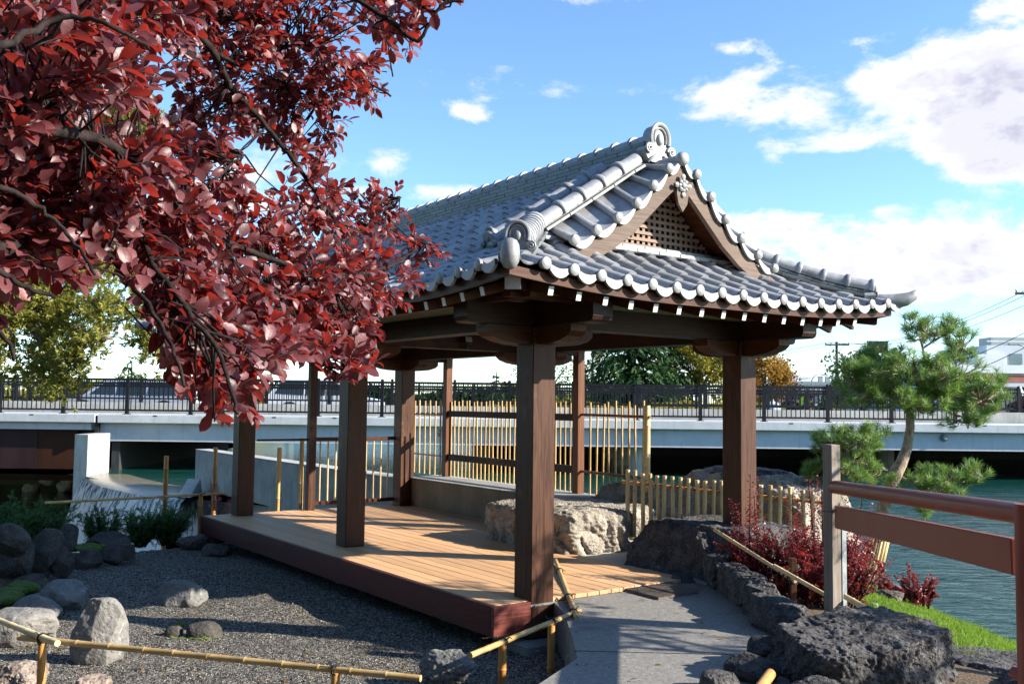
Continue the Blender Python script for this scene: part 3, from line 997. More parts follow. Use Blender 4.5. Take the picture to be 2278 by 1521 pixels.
def railing(name, label, y, zb, zt, x0, step, n, foot=True):
    r = thing(name, label, 'railing', (0, y, zb))
    h = zt - zb
    post = MB()
    post.box((0, 0, h / 2), (0.10, 0.10, h))
    post.lathe([(0.03, h), (0.055, h + 0.03), (0.05, h + 0.06), (0.015, h + 0.085)], Matrix.Identity(4), 8)
    if foot:
        post.box((0, 0, 0.012), (0.2, 0.16, 0.024))
    pm = post.mesh('post', MT['black_iron'])
    bay = MB()
    s0, s1 = 0.0425, step - 0.0425
    for zz, th in ((h - 0.03, 0.055), (h - 0.15, 0.042), (h - 0.235, 0.042), (0.13, 0.055)):
        bay.bx(s0, s1, -0.018, 0.018, zz - th / 2, zz + th / 2)
    nb = 13
    for k in range(nb):
        x = s0 + (s1 - s0) * (k + 0.5) / nb
        bay.bx(x - 0.0125, x + 0.0125, -0.0125, 0.0125, 0.13, h - 0.03)
    for k in range(nb - 1):          # shorter bars between the upper rails
        x = s0 + (s1 - s0) * (k + 1.0) / nb
        bay.bx(x - 0.007, x + 0.007, -0.007, 0.007, h - 0.235, h - 0.03)
    bmx = bay.mesh('picket_bay', MT['black_iron'])
    for k in range(n):
        link('post', pm, r, Matrix.Translation((x0 + k * step, 0, 0)))
        if k < n - 1:
            o = link('picket_bay', bmx, r, Matrix.Translation((x0 + k * step, 0, 0)))
            o['kind'] = 'stuff'
    return r


railing('bridge_railing', 'black iron picket railing on the outer edge of the bridge sidewalk', BY + 0.28, 1.14, 2.23, -11.79 - 1.955 * 4, 1.955, 18)
railing('bridge_railing', 'black iron railing on top of the concrete parapet between sidewalk and road', BY + 2.93, 1.502, 2.30, -12.4 - 2.1 * 4, 2.1, 19, foot=False)
railing('bridge_railing', 'black iron railing on the far side of the bridge road', BY + 12.25, 1.451, 2.32, -16 - 2.4 * 3, 2.4, 20, foot=False)
# ------------------------------------------------------------------ pavilion (local x across, y along the ridge, z up from the deck)
pav = thing('pavilion', 'open timber garden pavilion with grey tiled hip and gable roof on dark posts', 'pavilion', PAV)
S = 0.24
LY = (0.0, 3.405, 6.783)
WX = 2.594
VC, UC = WX / 2 + S / 2, (LY[2] + S) / 2
OV = 0.95
HX, HY = VC + OV, UC + OV            # half sizes of the eave rectangle

PW = [0, .22, .40, .66, 1.0, 1.29, 1.5, 1.8, 2.1, 2.37, 2.5]
PZ = [3.90, 3.775, 3.665, 3.495, 3.275, 3.09, 2.96, 2.795, 2.655, 2.54, 2.495]
# the verge curves below the main slope towards the gable edge
VW = [0, .18, .37, .57, .79, 1.03, 1.27, 1.6, 2.0, 2.37, 2.5]
VZ = [3.86, 3.70, 3.52, 3.335, 3.18, 3.045, 2.935, 2.80, 2.67, 2.57, 2.54]


def prof(w):
    return hermite(PW, PZ, w)


def profv(w):
    return hermite(VW, VZ, w)


def hermite(PW, PZ, w):
    w = abs(w)
    for i in range(len(PW) - 1):
        if w <= PW[i + 1]:
            break
    def sl(k):
        k0, k1 = max(0, k - 1), min(len(PW) - 1, k + 1)
        return (PZ[k1] - PZ[k0]) / (PW[k1] - PW[k0])
    h = PW[i + 1] - PW[i]
    t = (w - PW[i]) / h
    return ((2 * t ** 3 - 3 * t * t + 1) * PZ[i] + (t ** 3 - 2 * t * t + t) * h * sl(i) + (-2 * t ** 3 + 3 * t * t) * PZ[i + 1] + (t ** 3 - t * t) * h * sl(i + 1))


def lift(d, e):
    return 0.10 * max(0, 1 - d / 1.7) ** 2 * max(0, 1 - e / 1.3)


def slope_pt(side, a, e):
    """point on a roof slope: a along the eave, e inward from it"""
    if side in ('L', 'R'):
        d = HY - abs(a - UC)
        z = prof(HX - e) + lift(d, e)
        return Vector((-OV + e if side == 'L' else 2 * VC + OV - e, a, z))
    d = HX - abs(a - VC)
    z = prof(HX - e) + lift(d, e)
    return Vector((a, -OV + e if side == 'N' else 2 * UC + OV - e, z))


ALONG = {'L': Vector((0, -1, 0)), 'R': Vector((0, 1, 0)), 'N': Vector((1, 0, 0)), 'F': Vector((-1, 0, 0))}

# posts -------------------------------------------------------------
def post(x, y, z0, s=S, top=2.262, m=None):
    b = MB()
    b.bx(x, x + s, y, y + s, z0, top, bev=0.008 if s > .2 else .004)
    return b.build('post', m or MT['timberZ'], pav)


pA = post(0, 0, -0.30)
post(0, LY[1], 0.001)
post(0, LY[2], 0.001)
post(WX, 0, 0.2)
post(WX, LY[1], 0.3)
post(WX, LY[2], 0.001)
b = MB()
b.bx(-0.006, S + 0.006, -0.006, S + 0.006, -0.045, -0.028)
b.build('strap', MT['metal_grey'], pA)
b = MB()
b.bx(-0.13, S + 0.13, -0.13, S + 0.13, -0.47, -0.32, bev=0.015)
b.build('footing', MT['concrete_wall'], pav)
for y in (6.69, 3.41):
    post(3.36, y, 0.438, 0.115, 2.44, MT['timber_warmZ'] if 'timber_warmZ' in MT else None)
post(1.13, 6.93, 0.001, 0.11, 2.40)

# beams and brackets --------------------------------------------------
ROUND = 0.045
def beam_profile(x0, x1, z0, z1, r=ROUND):
    return [(x0, z1), (x0, z0 + r), (x0 + r * .3, z0 + r * .3), (x0 + r, z0), (x1 - r, z0), (x1 - r * .3, z0 + r * .3), (x1, z0 + r), (x1, z1)]


def beam_x(x0, x1, y, w, z0, z1, mat, name='beam'):
    m = MB()
    m.prism(beam_profile(x0, x1, z0, z1), Matrix(((1, 0, 0, 0), (0, 0, 1, y - w / 2), (0, 1, 0, 0), (0, 0, 0, 1))), w)
    return m.build(name, mat, pav)


def beam_y(y0, y1, x, w, z0, z1, mat, name='beam'):
    m = MB()
    m.prism(beam_profile(y0, y1, z0, z1), Matrix(((0, 0, 1, x - w / 2), (1, 0, 0, 0), (0, 1, 0, 0), (0, 0, 0, 1))), w)
    return m.build(name, mat, pav)


c = S / 2
for y in (c, LY[1] + c, LY[2] + c):
    beam_x(-0.655, 2 * VC + 0.655, y, 0.20, 2.268, 2.456, MT['timberX'])
for x in (c, WX + c):
    beam_y(-0.735, 2 * UC + 0.735, x, 0.204, 2.265, 2.452, MT['timberY'])


def bracket(x, y, axis):
    h = 0.56
    pr = [(-h, 2.264), (-h, 2.205), (-h + .05, 2.165), (-h + .16, 2.13), (-h + .30, 2.115), (h - .30, 2.115), (h - .16, 2.13), (h - .05, 2.165), (h, 2.205), (h, 2.264)]
    m = MB()
    if axis == 'X':
        m.prism([(a + x, z) for a, z in pr], Matrix(((1, 0, 0, 0), (0, 0, 1, y - 0.085), (0, 1, 0, 0), (0, 0, 0, 1))), 0.17)
    else:
        m.prism([(a + y, z + 0.002) for a, z in pr], Matrix(((0, 0, 1, x - 0.082), (1, 0, 0, 0), (0, 1, 0, 0), (0, 0, 0, 1))), 0.164)
    m.build('bracket', MT['timber_warm'] if axis == 'X' else MT['timber_warmY'], pav)


for y in LY:
    for x in (0, WX):
        bracket(x + c, y + c, 'X')
        bracket(x + c, y + c, 'Y')
# outer purlins carried by the beam ends
o = 0.46
for y in (-o, 2 * UC + o):
    m = MB()
    m.bx(-o - .16, 2 * VC + o + .16, y - .05, y + .05, 2.430, 2.4645)
    m.build('purlin', MT['timber_warm'], pav)
for x in (-o, 2 * VC + o):
    m = MB()
    m.bx(x - .047, x + .047, -o - .157, 2 * UC + o + .157, 2.428, 2.4625)
    m.build('purlin', MT['timber_warmY'], pav)
# cream infill above the beams, ceiling
for y in (c, LY[2] + c):
    m = MB()
    m.bx(0.13, 2 * VC - .13, y - .085, y + .085, 2.457, 2.56)
    m.build('infill_board', MT['cream'], pav)
for x in (c, WX + c):
    m = MB()
    m.bx(x - .087, x + .087, 0.13, 2 * UC - .13, 2.4535, 2.558)
    m.build('infill_board', MT['cream'], pav)
m = MB()
m.bx(0.16, 2 * VC - .16, 0.16, 2 * UC - .16, 2.515, 2.535)
m.build('ceiling', MT['cream'], pav)

# roof ----------------------------------------------------------------
NX, NY = 26, 48
V, Fk = [], []
def sheath(x, y):
    ev = HX - abs(x - VC)
    eu = HY - abs(y - UC)
    e = ev if eu > 1.22 else min(ev, eu)
    d = (HY - abs(y - UC)) if ev <= eu else (HX - abs(x - VC))
    return prof(HX - e) + lift(d, e)
xs = [-OV + 0.03 + (2 * HX - .06) * i / NX for i in range(NX + 1)]
ys = [-OV + 0.03 + (2 * HY - .06) * j / NY for j in range(NY + 1)]
for dz in (-0.05, -0.075):
    for j in range(NY + 1):
        for i in range(NX + 1):
            V.append((xs[i], ys[j], sheath(xs[i], ys[j]) + dz))
K = (NX + 1) * (NY + 1)
for lay in (0, 1):
    for j in range(NY):
        for i in range(NX):
            a = lay * K + j * (NX + 1) + i
            q = (a, a + 1, a + NX + 2, a + NX + 1)
            Fk.append(q if lay == 0 else q[::-1])
roof = link('roof', np_mesh('roof', V, Fk, MT['timber_warmY']), pav)
# upper gable roof boards with the overhang past the gable wall
wv = [0.0, .18, .37, .57, .79, 1.03, 1.22]
for sgn in (-1, 1):
    for (ya, yb) in ((-0.31, 0.4), (2 * UC - .4, 2 * UC + .31)):
        m = MB()
        vs = [(VC + sgn * w, y, profv(w) + dz) for y in (ya, yb) for dz in (-.052, -.08) for w in wv]
        n = len(wv)
        fs = []
        for i in range(n - 1):
            fs += [(i, i + 1, 2 * n + i + 1, 2 * n + i), (n + i, 3 * n + i, 3 * n + i + 1, n + i + 1), (i, n + i, n + i + 1, i + 1), (2 * n + i, 2 * n + i + 1, 3 * n + i + 1, 3 * n + i)]
        m.add(vs, fs)
        m.build('verge_board', MT['timber_warmY'], roof)

# tiles
PITCH_T = 0.266
TL = 0.25
PRF = [(-.058, -.004), (-.050, .016), (-.032, .031), (0, .038), (.032, .031), (.050, .014), (.075, -.004), (.105, -.017), (.135, -.021), (.165, -.017), (.190, -.009), (.208, -.004)]


def tile_geo(eave=False):
    m = MB()
    n = len(PRF)
    th = 0.022
    up_ = lambda x: .009 + .009 * max(0, 1 - (x / .058) ** 2)
    lo = [(x, 0, z + up_(x)) for x, z in PRF]
    hi = [(x, TL, z - .004) for x, z in PRF]
    bt = [(x, 0.004, z + up_(x) - (.012 + .016 * max(0, 1 - (x / .058) ** 2))) for x, z in PRF]
    m.add(lo + hi + bt, [(k, k + 1, n + k + 1, n + k) for k in range(n - 1)] + [(2 * n + k, 2 * n + k + 1, k + 1, k) for k in range(n - 1)]
          + [(0, n, 2 * n), (n - 1, 3 * n - 1, 2 * n - 1)])
    return m


def eave_front():
    """round end disc with a hanging crescent beside it"""
    m = MB()
    R = Matrix.Translation((0, -0.012, 0.010)) @ Matrix.Rotation(math.radians(90), 4, 'X')
    m.lathe([(0.040, -0.035), (0.045, -0.01), (0.048, 0.002), (0.045, 0.010), (0.034, 0.016), (0.018, 0.019), (0.004, 0.020)], R, 16)
    k = 9
    top = [(.045 + (.222 - .045) * i / (k - 1), None) for i in range(k)]
    vs = []
    for i in range(k):
        x = .045 + (.222 - .045) * i / (k - 1)
        t = i / (k - 1)
        zt = 0.012 - .018 * math.sin(math.pi * t)
        zb = -0.030 - .046 * math.sin(math.pi * t) ** .8
        vs += [(x, -.014, zt), (x, -.014, zb), (x, .012, zt), (x, .012, zb)]
    fs = []
    for i in range(k - 1):
        a, b_ = 4 * i, 4 * i + 4
        fs += [(a + 1, b_ + 1, b_, a), (a + 2, b_ + 2, b_ + 3, a + 3), (a, b_, b_ + 2, a + 2), (a + 3, b_ + 3, b_ + 1, a + 1)]
    m.add(vs, fs)
    return m


def smooth_keep(mb, name, mat, ang=0.6):
    return mb.mesh(name, mat, True, ang)


TILE_ME = smooth_keep(tile_geo(), 'tile', MT['tile'])
EAVE_ME = smooth_keep(eave_front(), 'eave_tile', MT['tile_end'])

# rows along the slope by arc length
def row_e(emax, expo):
    out, e, acc = [0.0], 0.0, 0.0
    last = Vector((0, prof(HX)))
    while e < emax:
        e += 0.004
        p = Vector((e, prof(HX - e)))
        acc += (p - last).length
        last = p
        if acc >= expo * len(out):
            out.append(e)
    return out


ROWS = row_e(2.335, 0.222)
ROWS_N = [e for e in ROWS if e < 0.90]
parts, stuff = [], []
EG = 1.08


def tile_frame(side, a, e0, e1):
    p0, p1 = slope_pt(side, a, e0), slope_pt(side, a, e1)
    # tilt across the eave direction from the corner lift
    pa, pb = slope_pt(side, a - 0.05, e0), slope_pt(side, a + 0.05, e0)
    Xa = (pb - pa).normalized()
    if Xa.dot(ALONG[side]) < 0:
        Xa = -Xa
    Ya = (p1 - p0)
    L = Ya.length
    Ya.normalize()
    Za = Xa.cross(Ya).normalized()
    Xa = Ya.cross(Za).normalized()
    M = Matrix((Xa, Ya * (L * 1.13 / TL), Za)).transposed().to_4x4()
    M.translation = p0 + Za * 0.004
    return M


def clip_needed(side, a, e0):
    half = .24
    if side in 'LR':
        if e0 < EG:
            return HY - abs(a - UC) - half < e0 + .25
        return abs(a - UC) + half > UC + 0.03
    return HX - abs(a - VC) - half < e0 + .25


def clip_planes(side, e0):
    P = []
    if side in 'LR':
        sx = 1 if side == 'L' else -1
        ex = -OV if side == 'L' else 2 * VC + OV
        if e0 < EG:
            P.append((Vector((ex, -OV, 0)), Vector((sx, -1, 0))))
            P.append((Vector((ex, 2 * UC + OV, 0)), Vector((sx, 1, 0))))
        else:
            P.append((Vector((0, -0.02, 0)), Vector((0, -1, 0))))
            P.append((Vector((0, 2 * UC + .02, 0)), Vector((0, 1, 0))))
    else:
        sy = 1 if side == 'N' else -1
        ey = -OV if side == 'N' else 2 * UC + OV
        P.append((Vector((-OV, ey, 0)), Vector((-1, sy, 0))))
        P.append((Vector((2 * VC + OV, ey, 0)), Vector((1, sy, 0))))
    return P


def clipped(M, planes, src):
    bm = bmesh.new()
    bm.from_mesh(src)
    bm.transform(M)
    for co, no in planes:
        bmesh.ops.bisect_plane(bm, geom=bm.verts[:] + bm.edges[:] + bm.faces[:], plane_co=co, plane_no=no.normalized(), clear_outer=True)
    if not bm.faces:
        bm.free()
        return None
    return bm


def cols(side):
    half, cen = (HY, UC) if side in 'LR' else (HX, VC)
    first = -0.614 if side in 'LR' else -0.647
    out, a = [], first - PITCH_T
    while a < cen + half + .1:
        out.append(a)
        a += PITCH_T
    return out


nparts = 0
stuff_bm = bmesh.new()
plan = []
for side in 'NLRF':
    for r, e0 in enumerate(ROWS[:-1] if side in 'LR' else ROWS_N):
        e1 = ROWS[r + 1]
        for a in cols(side):
            half, cen = (HY, UC) if side in 'LR' else (HX, VC)
            if e0 < EG and abs(a - cen) - .25 > half - e0:
                continue
            if e0 >= EG and abs(a - cen) - .3 > UC:
                continue
            dist = (pw(*slope_pt(side, a, e0)) - CAM).length
            plan.append((0 if side in 'NL' else 1, dist, side, r, e0, e1, a))
plan.sort(key=lambda q: (q[0], q[1]))
for rank, (hid, dist, side, r, e0, e1, a) in enumerate(plan):
    M = tile_frame(side, a, e0, e1)
    as_part = nparts < 296 and hid == 0
    if clip_needed(side, a, e0):
        bm = clipped(M, clip_planes(side, e0), TILE_ME)
        if bm is None:
            continue
        me = bpy.data.meshes.new('tile')
        bm.to_mesh(me)
        bm.free()
        if as_part:
            if not me.materials:
                me.materials.append(MT['tile'])
            me.polygons.foreach_set('use_smooth', [True] * len(me.polygons))
            link('tile', me, roof)
            nparts += 1
        else:
            stuff_bm.from_mesh(me)
    elif as_part:
        jit = Matrix.Rotation(random.uniform(-.006, .006), 4, 'Z') @ Matrix.Rotation(random.uniform(-.008, .008), 4, 'X')
        link('tile', TILE_ME, roof, M @ jit)
        nparts += 1
    else:
        me = TILE_ME.copy()
        me.transform(M)
        stuff_bm.from_mesh(me)
        bpy.data.meshes.remove(me)
me = bpy.data.meshes.new('tile_field')
stuff_bm.to_mesh(me)
stuff_bm.free()
me.materials.append(MT['tile'])
me.polygons.foreach_set('use_smooth', [True] * len(me.polygons))
link('tile_field', me, roof, kind='stuff')

# eave fronts
for side in 'NLRF':
    half, cen = (HY, UC) if side in 'LR' else (HX, VC)
    for a in cols(side):
        if abs(a - cen) > half - .12:
            continue
        M = tile_frame(side, a, -0.02, 0.12)
        Xa = M.col[0].to_3d().normalized()
        Za = Vector((0, 0, 1))
        Ya = Za.cross(Xa).normalized()
        Za = Xa.cross(Ya)
        Mx = Matrix((Xa, Ya, Za)).transposed().to_4x4()
        Mx.translation = slope_pt(side, a, -0.02) + Vector((0, 0, 0.012))
        link('eave_tile', EAVE_ME, roof, Mx)
# corner caps (egg-shaped) and upturned horns
EGG = MB()
EGG.lathe([(0.012, -.115), (.045, -.10), (.066, -.06), (.072, 0), (.066, .055), (.048, .09), (.02, .105), (.004, .108)], Matrix.Identity(4), 16)
EGG_ME = EGG.mesh('corner_cap', MT['tile_end'], True)
HORN = MB()
HORN.tube([(0, .28, .015), (0, .12, .0), (0, 0, 0.0), (0, -.10, .02), (0, -.17, .055), (0, -.20, .105)], [.06, .075, .075, .066, .05, .018], 12)
HORN_ME = HORN.mesh('corner_horn', MT['tile'], True)
for (sx, sy) in ((0, 0), (1, 0), (0, 1), (1, 1)):
    x = -OV if sx == 0 else 2 * VC + OV
    y = -OV if sy == 0 else 2 * UC + OV
    z = prof(HX) + lift(0, 0)
    if (sx, sy) == (0, 0):
        M = Matrix.Translation((x + .03, y + .03, z + .035))
        link('corner_cap', EGG_ME, roof, M)
    ang = math.atan2(y - UC, x - VC)
    M = Matrix.Translation((x, y, z + .03)) @ Matrix.Rotation(math.atan2((1 if sy else -1), (1 if sx else -1)) + math.pi / 2, 4, 'Z')
    if (sx, sy) != (0, 0):
        link('corner_horn', HORN_ME, roof, M)

# ---- ridges
def onigawara(sc_=1.0):
    """ornamental ridge-end tile, front towards -y, base at z=0"""
    m = MB()
    arch = []
    for k in range(15):
        a = math.pi * (1.12 - 1.24 * k / 14)
        arch.append((0.135 * math.cos(a), 0.20 + 0.165 * math.sin(a)))
    side = [(.15, .12), (.205, .10), (.225, .06), (.205, .02), (.17, -.03), (.11, -.06)]
    poly = arch + side + [(-x, z) for x, z in side[::-1]]
    poly = [(x * sc_, z * sc_) for x, z in poly]
    m.prism(poly, Matrix(((1, 0, 0, 0), (0, 0, 1, -.03), (0, 1, 0, 0), (0, 0, 0, 1))), .11)
    rim = [(x * sc_, -.035, z * sc_) for x, z in arch]
    m.tube(rim, .024 * sc_, 8)
    inner = [(x * sc_ * .66, -.038, (.20 + (z - .20) * .72) * sc_) for x, z in arch]
    m.tube(inner, .012 * sc_, 6)
    R = Matrix.Translation((0, -.028, .195 * sc_)) @ Matrix.Rotation(math.radians(90), 4, 'X') @ Matrix.Diagonal((.8, 1.15, 1, 1))
    m.lathe([(.058 * sc_, -.01), (.058 * sc_, .012), (.048 * sc_, .022), (.03 * sc_, .028), (.005, .03)], R, 18)
    for s in (-1, 1):
        sp = []
        for k in range(22):
            a = k / 21 * 2.1 * 2 * math.pi
            rr = .058 * (1 - k / 24)
            sp.append((s * (.165 - rr * math.cos(a)) * sc_, -.04 - .012 * k / 21, (.075 + rr * math.sin(a)) * sc_))
        m.tube(sp, [.017 * sc_ * (1 - .45 * k / 21) for k in range(22)], 7)
        m.tube([(s * .05 * sc_, -.036, .02 * sc_), (s * .10 * sc_, -.045, -.005 * sc_), (s * .15 * sc_, -.04, -.04 * sc_), (s * .17 * sc_, -.03, -.07 * sc_)], [.014 * sc_, .02 * sc_, .018 * sc_, .008], 7)
    return m


def cap_mesh(L, r):
    """half-round cover tile with a raised bead at its lower end (y=0)"""
    m = MB()
    st = [(-.004, r * 1.02), (0.0, r * 1.20), (.012, r * 1.26), (.030, r * 1.26), (.042, r * 1.18), (.046, r * 1.0), (L + .01, r * .97)]
    n = 12
    vs = []
    for y, rr in st:
        for k in range(n + 1):
            a = math.pi * (-.12 + 1.24 * k / n)
            vs.append((rr * math.cos(a), y, rr * math.sin(a)))
    fs = []
    for i in range(len(st) - 1):
        for k in range(n):
            a = i * (n + 1) + k
            fs.append((a, a + n + 1, a + n + 2, a + 1))
    fs.append(tuple(range(n + 1)))
    m.add(vs, fs)
    return m.mesh('ridge_cap', MT['tile'], True, 0.9)


def ridge(pts, r, base_w, layers, lh, capL, mat_brick, brick=0.27, end=True, oni=.62):
    """pts run from the foot to the head; layered flat tiles under half-round covers"""
    pts = [Vector(p) for p in pts]
    seg = [0]
    for a, b_ in zip(pts, pts[1:]):
        seg.append(seg[-1] + (b_ - a).length)
    tot = seg[-1]
    def at(s):
        s = min(max(s, 0), tot)
        for i in range(len(seg) - 1):
            if s <= seg[i + 1] or i == len(seg) - 2:
                t = (s - seg[i]) / max(1e-9, seg[i + 1] - seg[i])
                return pts[i].lerp(pts[i + 1], t), (pts[i + 1] - pts[i]).normalized()
    def fr(s):
        p, d = at(s)
        p2, _ = at(s + .02)
        p1, _ = at(s - .02)
        d = (p2 - p1).normalized()
        x = d.cross(Vector((0, 0, 1))).normalized()
        z = x.cross(d)
        M = Matrix((x, d, z)).transposed().to_4x4()
        M.translation = p
        return M
    nseg = max(2, int(tot / brick))
    bm_ = {}
    for l in range(layers):
        w = base_w * (1 - .42 * l / max(1, layers - 1)) if layers > 1 else base_w
        off = .5 if l % 2 else 0
        k = -off
        while k * brick < tot - .01:
            s0, s1 = max(0, k * brick), min(tot, (k + 1) * brick)
            if s1 - s0 > .03:
                key = (l, round(s1 - s0, 3))
                if key not in bm_:
                    mm = MB()
                    mm.box((0, 0, 0), (w, (s1 - s0) - .005, lh - .006), None, .0035)
                    bm_[key] = mm.mesh('ridge_tile', mat_brick)
                M = fr((s0 + s1) / 2) @ Matrix.Translation((0, 0, lh * (l + .5)))
                link('ridge_tile', bm_[key], roof, M)
            k += 1
    mm = MB()
    mm.tube([fr(s).translation + fr(s).col[2].to_3d() * (lh * layers * .5) for s in [tot * i / 12 for i in range(13)]], base_w * .30, 8)
    mm.build('ridge_core', MT['mortar'], roof)
    cm = cap_mesh(capL, r)
    n = max(1, round(tot / capL))
    for k in range(n):
        M = fr((k + .5) * tot / n) @ Matrix.Translation((0, -capL / 2, lh * layers + r * .10))
        link('ridge_cap', cm, roof, M)
    if end:
        p, d = at(0)
        dh = Vector((d.x, d.y, 0)).normalized()
        x = dh.cross(Vector((0, 0, 1))).normalized()
        M = Matrix((x, dh, Vector((0, 0, 1)))).transposed().to_4x4()
        M.translation = p + dh * -.01 + Vector((0, 0, lh * layers * .2 - .02))
        me = onigawara(oni).mesh('ridge_end_tile', MT['tile'], True, .7)
        link('ridge_end_tile', me, roof, M)


# main ridge
m = MB()
m.bx(VC - .19, VC + .19, .05, 2 * UC - .05, 3.66, 3.799)
m.build('ridge_bed', MT['mortar'], roof)
ridge([(VC, 0.02, 3.80), (VC, 2 * UC - .02, 3.80)], .080, .42, 6, .0455, .25, MT['ridge_tile'], .36, end=False)
OM = onigawara(.86).mesh('ridge_end_tile', MT['tile_end'], True, .7)
link('ridge_end_tile', OM, roof, Matrix.Translation((VC, -.02, 3.915)))
link('ridge_end_tile', OM, roof, Matrix.Translation((VC, 2 * UC + .02, 3.915)) @ Matrix.Rotation(math.pi, 4, 'Z'))
m = MB()
m.tube([(VC, .1, 3.845), (VC, -.33, 3.845)], .045, 12)
m.build('ridge_roll', MT['tile'], roof, True, .7)
m = MB()
m.lathe([(.05, -.04), (.062, -.015), (.066, .01), (.060, .03), (.04, .045), (.004, .052)], Matrix.Translation((VC, -.335, 3.845)) @ Matrix.Rotation(math.radians(90), 4, 'X'), 18)
m.build('ridge_ball', MT['tile_end'], roof, True)


def down_ridge(sx, y, foot_w, head_w, layers, end=True):
    ws = [foot_w + (head_w - foot_w) * k / 10 for k in range(11)]
    ridge([(VC + sx * w, y, prof(w) + .01) for w in ws], .074, .20, layers, .034, .262, MT['ridge_tile'], .3, oni=.52, end=end)


for sx in (-1, 1):
    down_ridge(sx, -.005, 1.36, 0.22, 2, False)
    down_ridge(sx, .49, 1.50, 0.20, 2)
    down_ridge(sx, 2 * UC + .005, 1.36, 0.20, 2, False)
# hip ridges
for sx in (-1, 1):
    for sy in (-1, 1):
        pts = []
        for k in range(9):
            e_lo = .30 if sx < 0 and sy < 0 else .17
            e = e_lo + (1.0 - e_lo) * k / 8
            x = VC + sx * (HX - e)
            y = UC + sy * (HY - e)
            pts.append((x, y, prof(HX - e) + lift(e, e) + .01))
        ridge(pts, .078, .21, 3, .034, .105 if sx < 0 and sy < 0 else .262, MT['ridge_tile'], .3, oni=.64 if sx < 0 and sy < 0 else .5)

# verge tiles on the gable edges: short rolls running out to the edge, each with a round end
BW = [.18, .37, .57, .79, 1.03, 1.27]
for sy, yb in ((-1, 0.0), (1, 2 * UC)):
    for sx in (-1, 1):
        for i, w in enumerate(BW):
            z = profv(w) + .028
            zi = prof(w) + .015
            yo, yi = yb + sy * .345, yb + sy * .05
            m = MB()
            m.tube([(VC + sx * w, yb, zi), (VC + sx * w, yo, z)], .030, 10)
            m.lathe([(.036, -.03), (.047, -.01), (.049, .008), (.043, .024), (.026, .034), (.003, .038)],
                    Matrix.Translation((VC + sx * w, yo, z)) @ Matrix.Rotation(math.radians(90) * -sy, 4, 'X'), 14)
            w0 = BW[i - 1] if i else 0.0
            k = 8
            vs = []
            for q in range(k + 1):
                t = q / k
                ww = w0 + (w - w0) * t
                zz = profv(w0) + (profv(w) - profv(w0)) * t + .012 - .026 * math.sin(math.pi * t)
                zj = prof(w0) + (prof(w) - prof(w0)) * t - .004
                zb = zz - .020 - .050 * math.sin(math.pi * min(1, t * 1.05)) ** .7
                vs += [(VC + sx * ww, yb, zj), (VC + sx * ww, yo, zz), (VC + sx * ww, yo, zb), (VC + sx * ww, yo - sy * .025, zb)]
            fs = []
            for q in range(k):
                a, b_ = 4 * q, 4 * q + 4
                fs += [(a, b_, b_ + 1, a + 1), (a + 1, b_ + 1, b_ + 2, a + 2), (a + 2, b_ + 2, b_ + 3, a + 3)]
            m.add(vs, fs)
            ob = m.build('verge_tile', MT['tile_end'], roof, True, .6)
            if sy < 0:
                ob.data.materials.clear()
                ob.data.materials.append(MT['tile'])
                ob.data.materials.append(MT['tile_end'])
                for p in ob.data.polygons:
                    cy = p.center.y
                    if cy < yo + .04 or abs(p.normal.y) > .6:
                        p.material_index = 1

# bargeboards, pendant, lattice gable
for sy, yb in ((-1, -.315), (1, 2 * UC + .265)):
    for sx in (-1, 1):
        m = MB()
        ws = [0.0, .1, .18, .37, .57, .79, 1.03, 1.27, 1.36]
        top = [(VC + sx * w, profv(w) - .058) for w in ws]
        bot = [(VC + sx * max(w, .0), profv(w) - .058 - (.25 if w < .05 else .17 + .03 * max(0, .4 - w))) for w in ws]
        poly = top + bot[::-1]
        n = len(ws)
        vs = [(x, yb, z) for x, z in top] + [(x, yb, z) for x, z in bot] + [(x, yb + .05, z) for x, z in top] + [(x, yb + .05, z) for x, z in bot]
        fs = []
        for i in range(n - 1):
            f1 = [(i, i + 1, n + i + 1, n + i), (2 * n + i, 3 * n + i, 3 * n + i + 1, 2 * n + i + 1), (i, 2 * n + i, 2 * n + i + 1, i + 1), (n + i, n + i + 1, 3 * n + i + 1, 3 * n + i)]
            fs += [q if sx < 0 else q[::-1] for q in f1]
        fs.append((n - 1, 3 * n - 1, 4 * n - 1, 2 * n - 1))
        m.add(vs, fs)
        m.build('bargeboard', MT['timber_grey'], pav)
m = MB()
m.prism([(0, 3.36), (.055, 3.43), (.075, 3.52), (.06, 3.60), (-.06, 3.60), (-.075, 3.52), (-.055, 3.43)], Matrix(((1, 0, 0, VC), (0, 0, 1, -.345), (0, 1, 0, 0), (0, 0, 0, 1))), .028)
pend = m.build('gable_pendant', MT['timber_grey'], pav)
m = MB()
RM = Matrix.Translation((VC, -.348, 3.595)) @ Matrix.Rotation(math.radians(90), 4, 'X')
m.lathe([(.03, 0), (.034, .012), (.022, .024), (.004, .028)], RM, 12)
for k in range(8):
    a = k * math.pi / 4
    m.lathe([(.02, 0), (.021, .01), (.012, .018), (.003, .02)], RM @ Matrix.Translation((.046 * math.cos(a), .046 * math.sin(a), 0)), 8)
for k in range(4):
    a = k * math.pi / 2
    m.lathe([(.026, 0), (.026, .009), (.014, .016), (.003, .018)], RM @ Matrix.Translation((.083 * math.cos(a), .083 * math.sin(a), 0)) @ Matrix.Diagonal((1, 1, 1, 1)), 8)
m.build('rosette', MT['brass'], pend, True, .7)

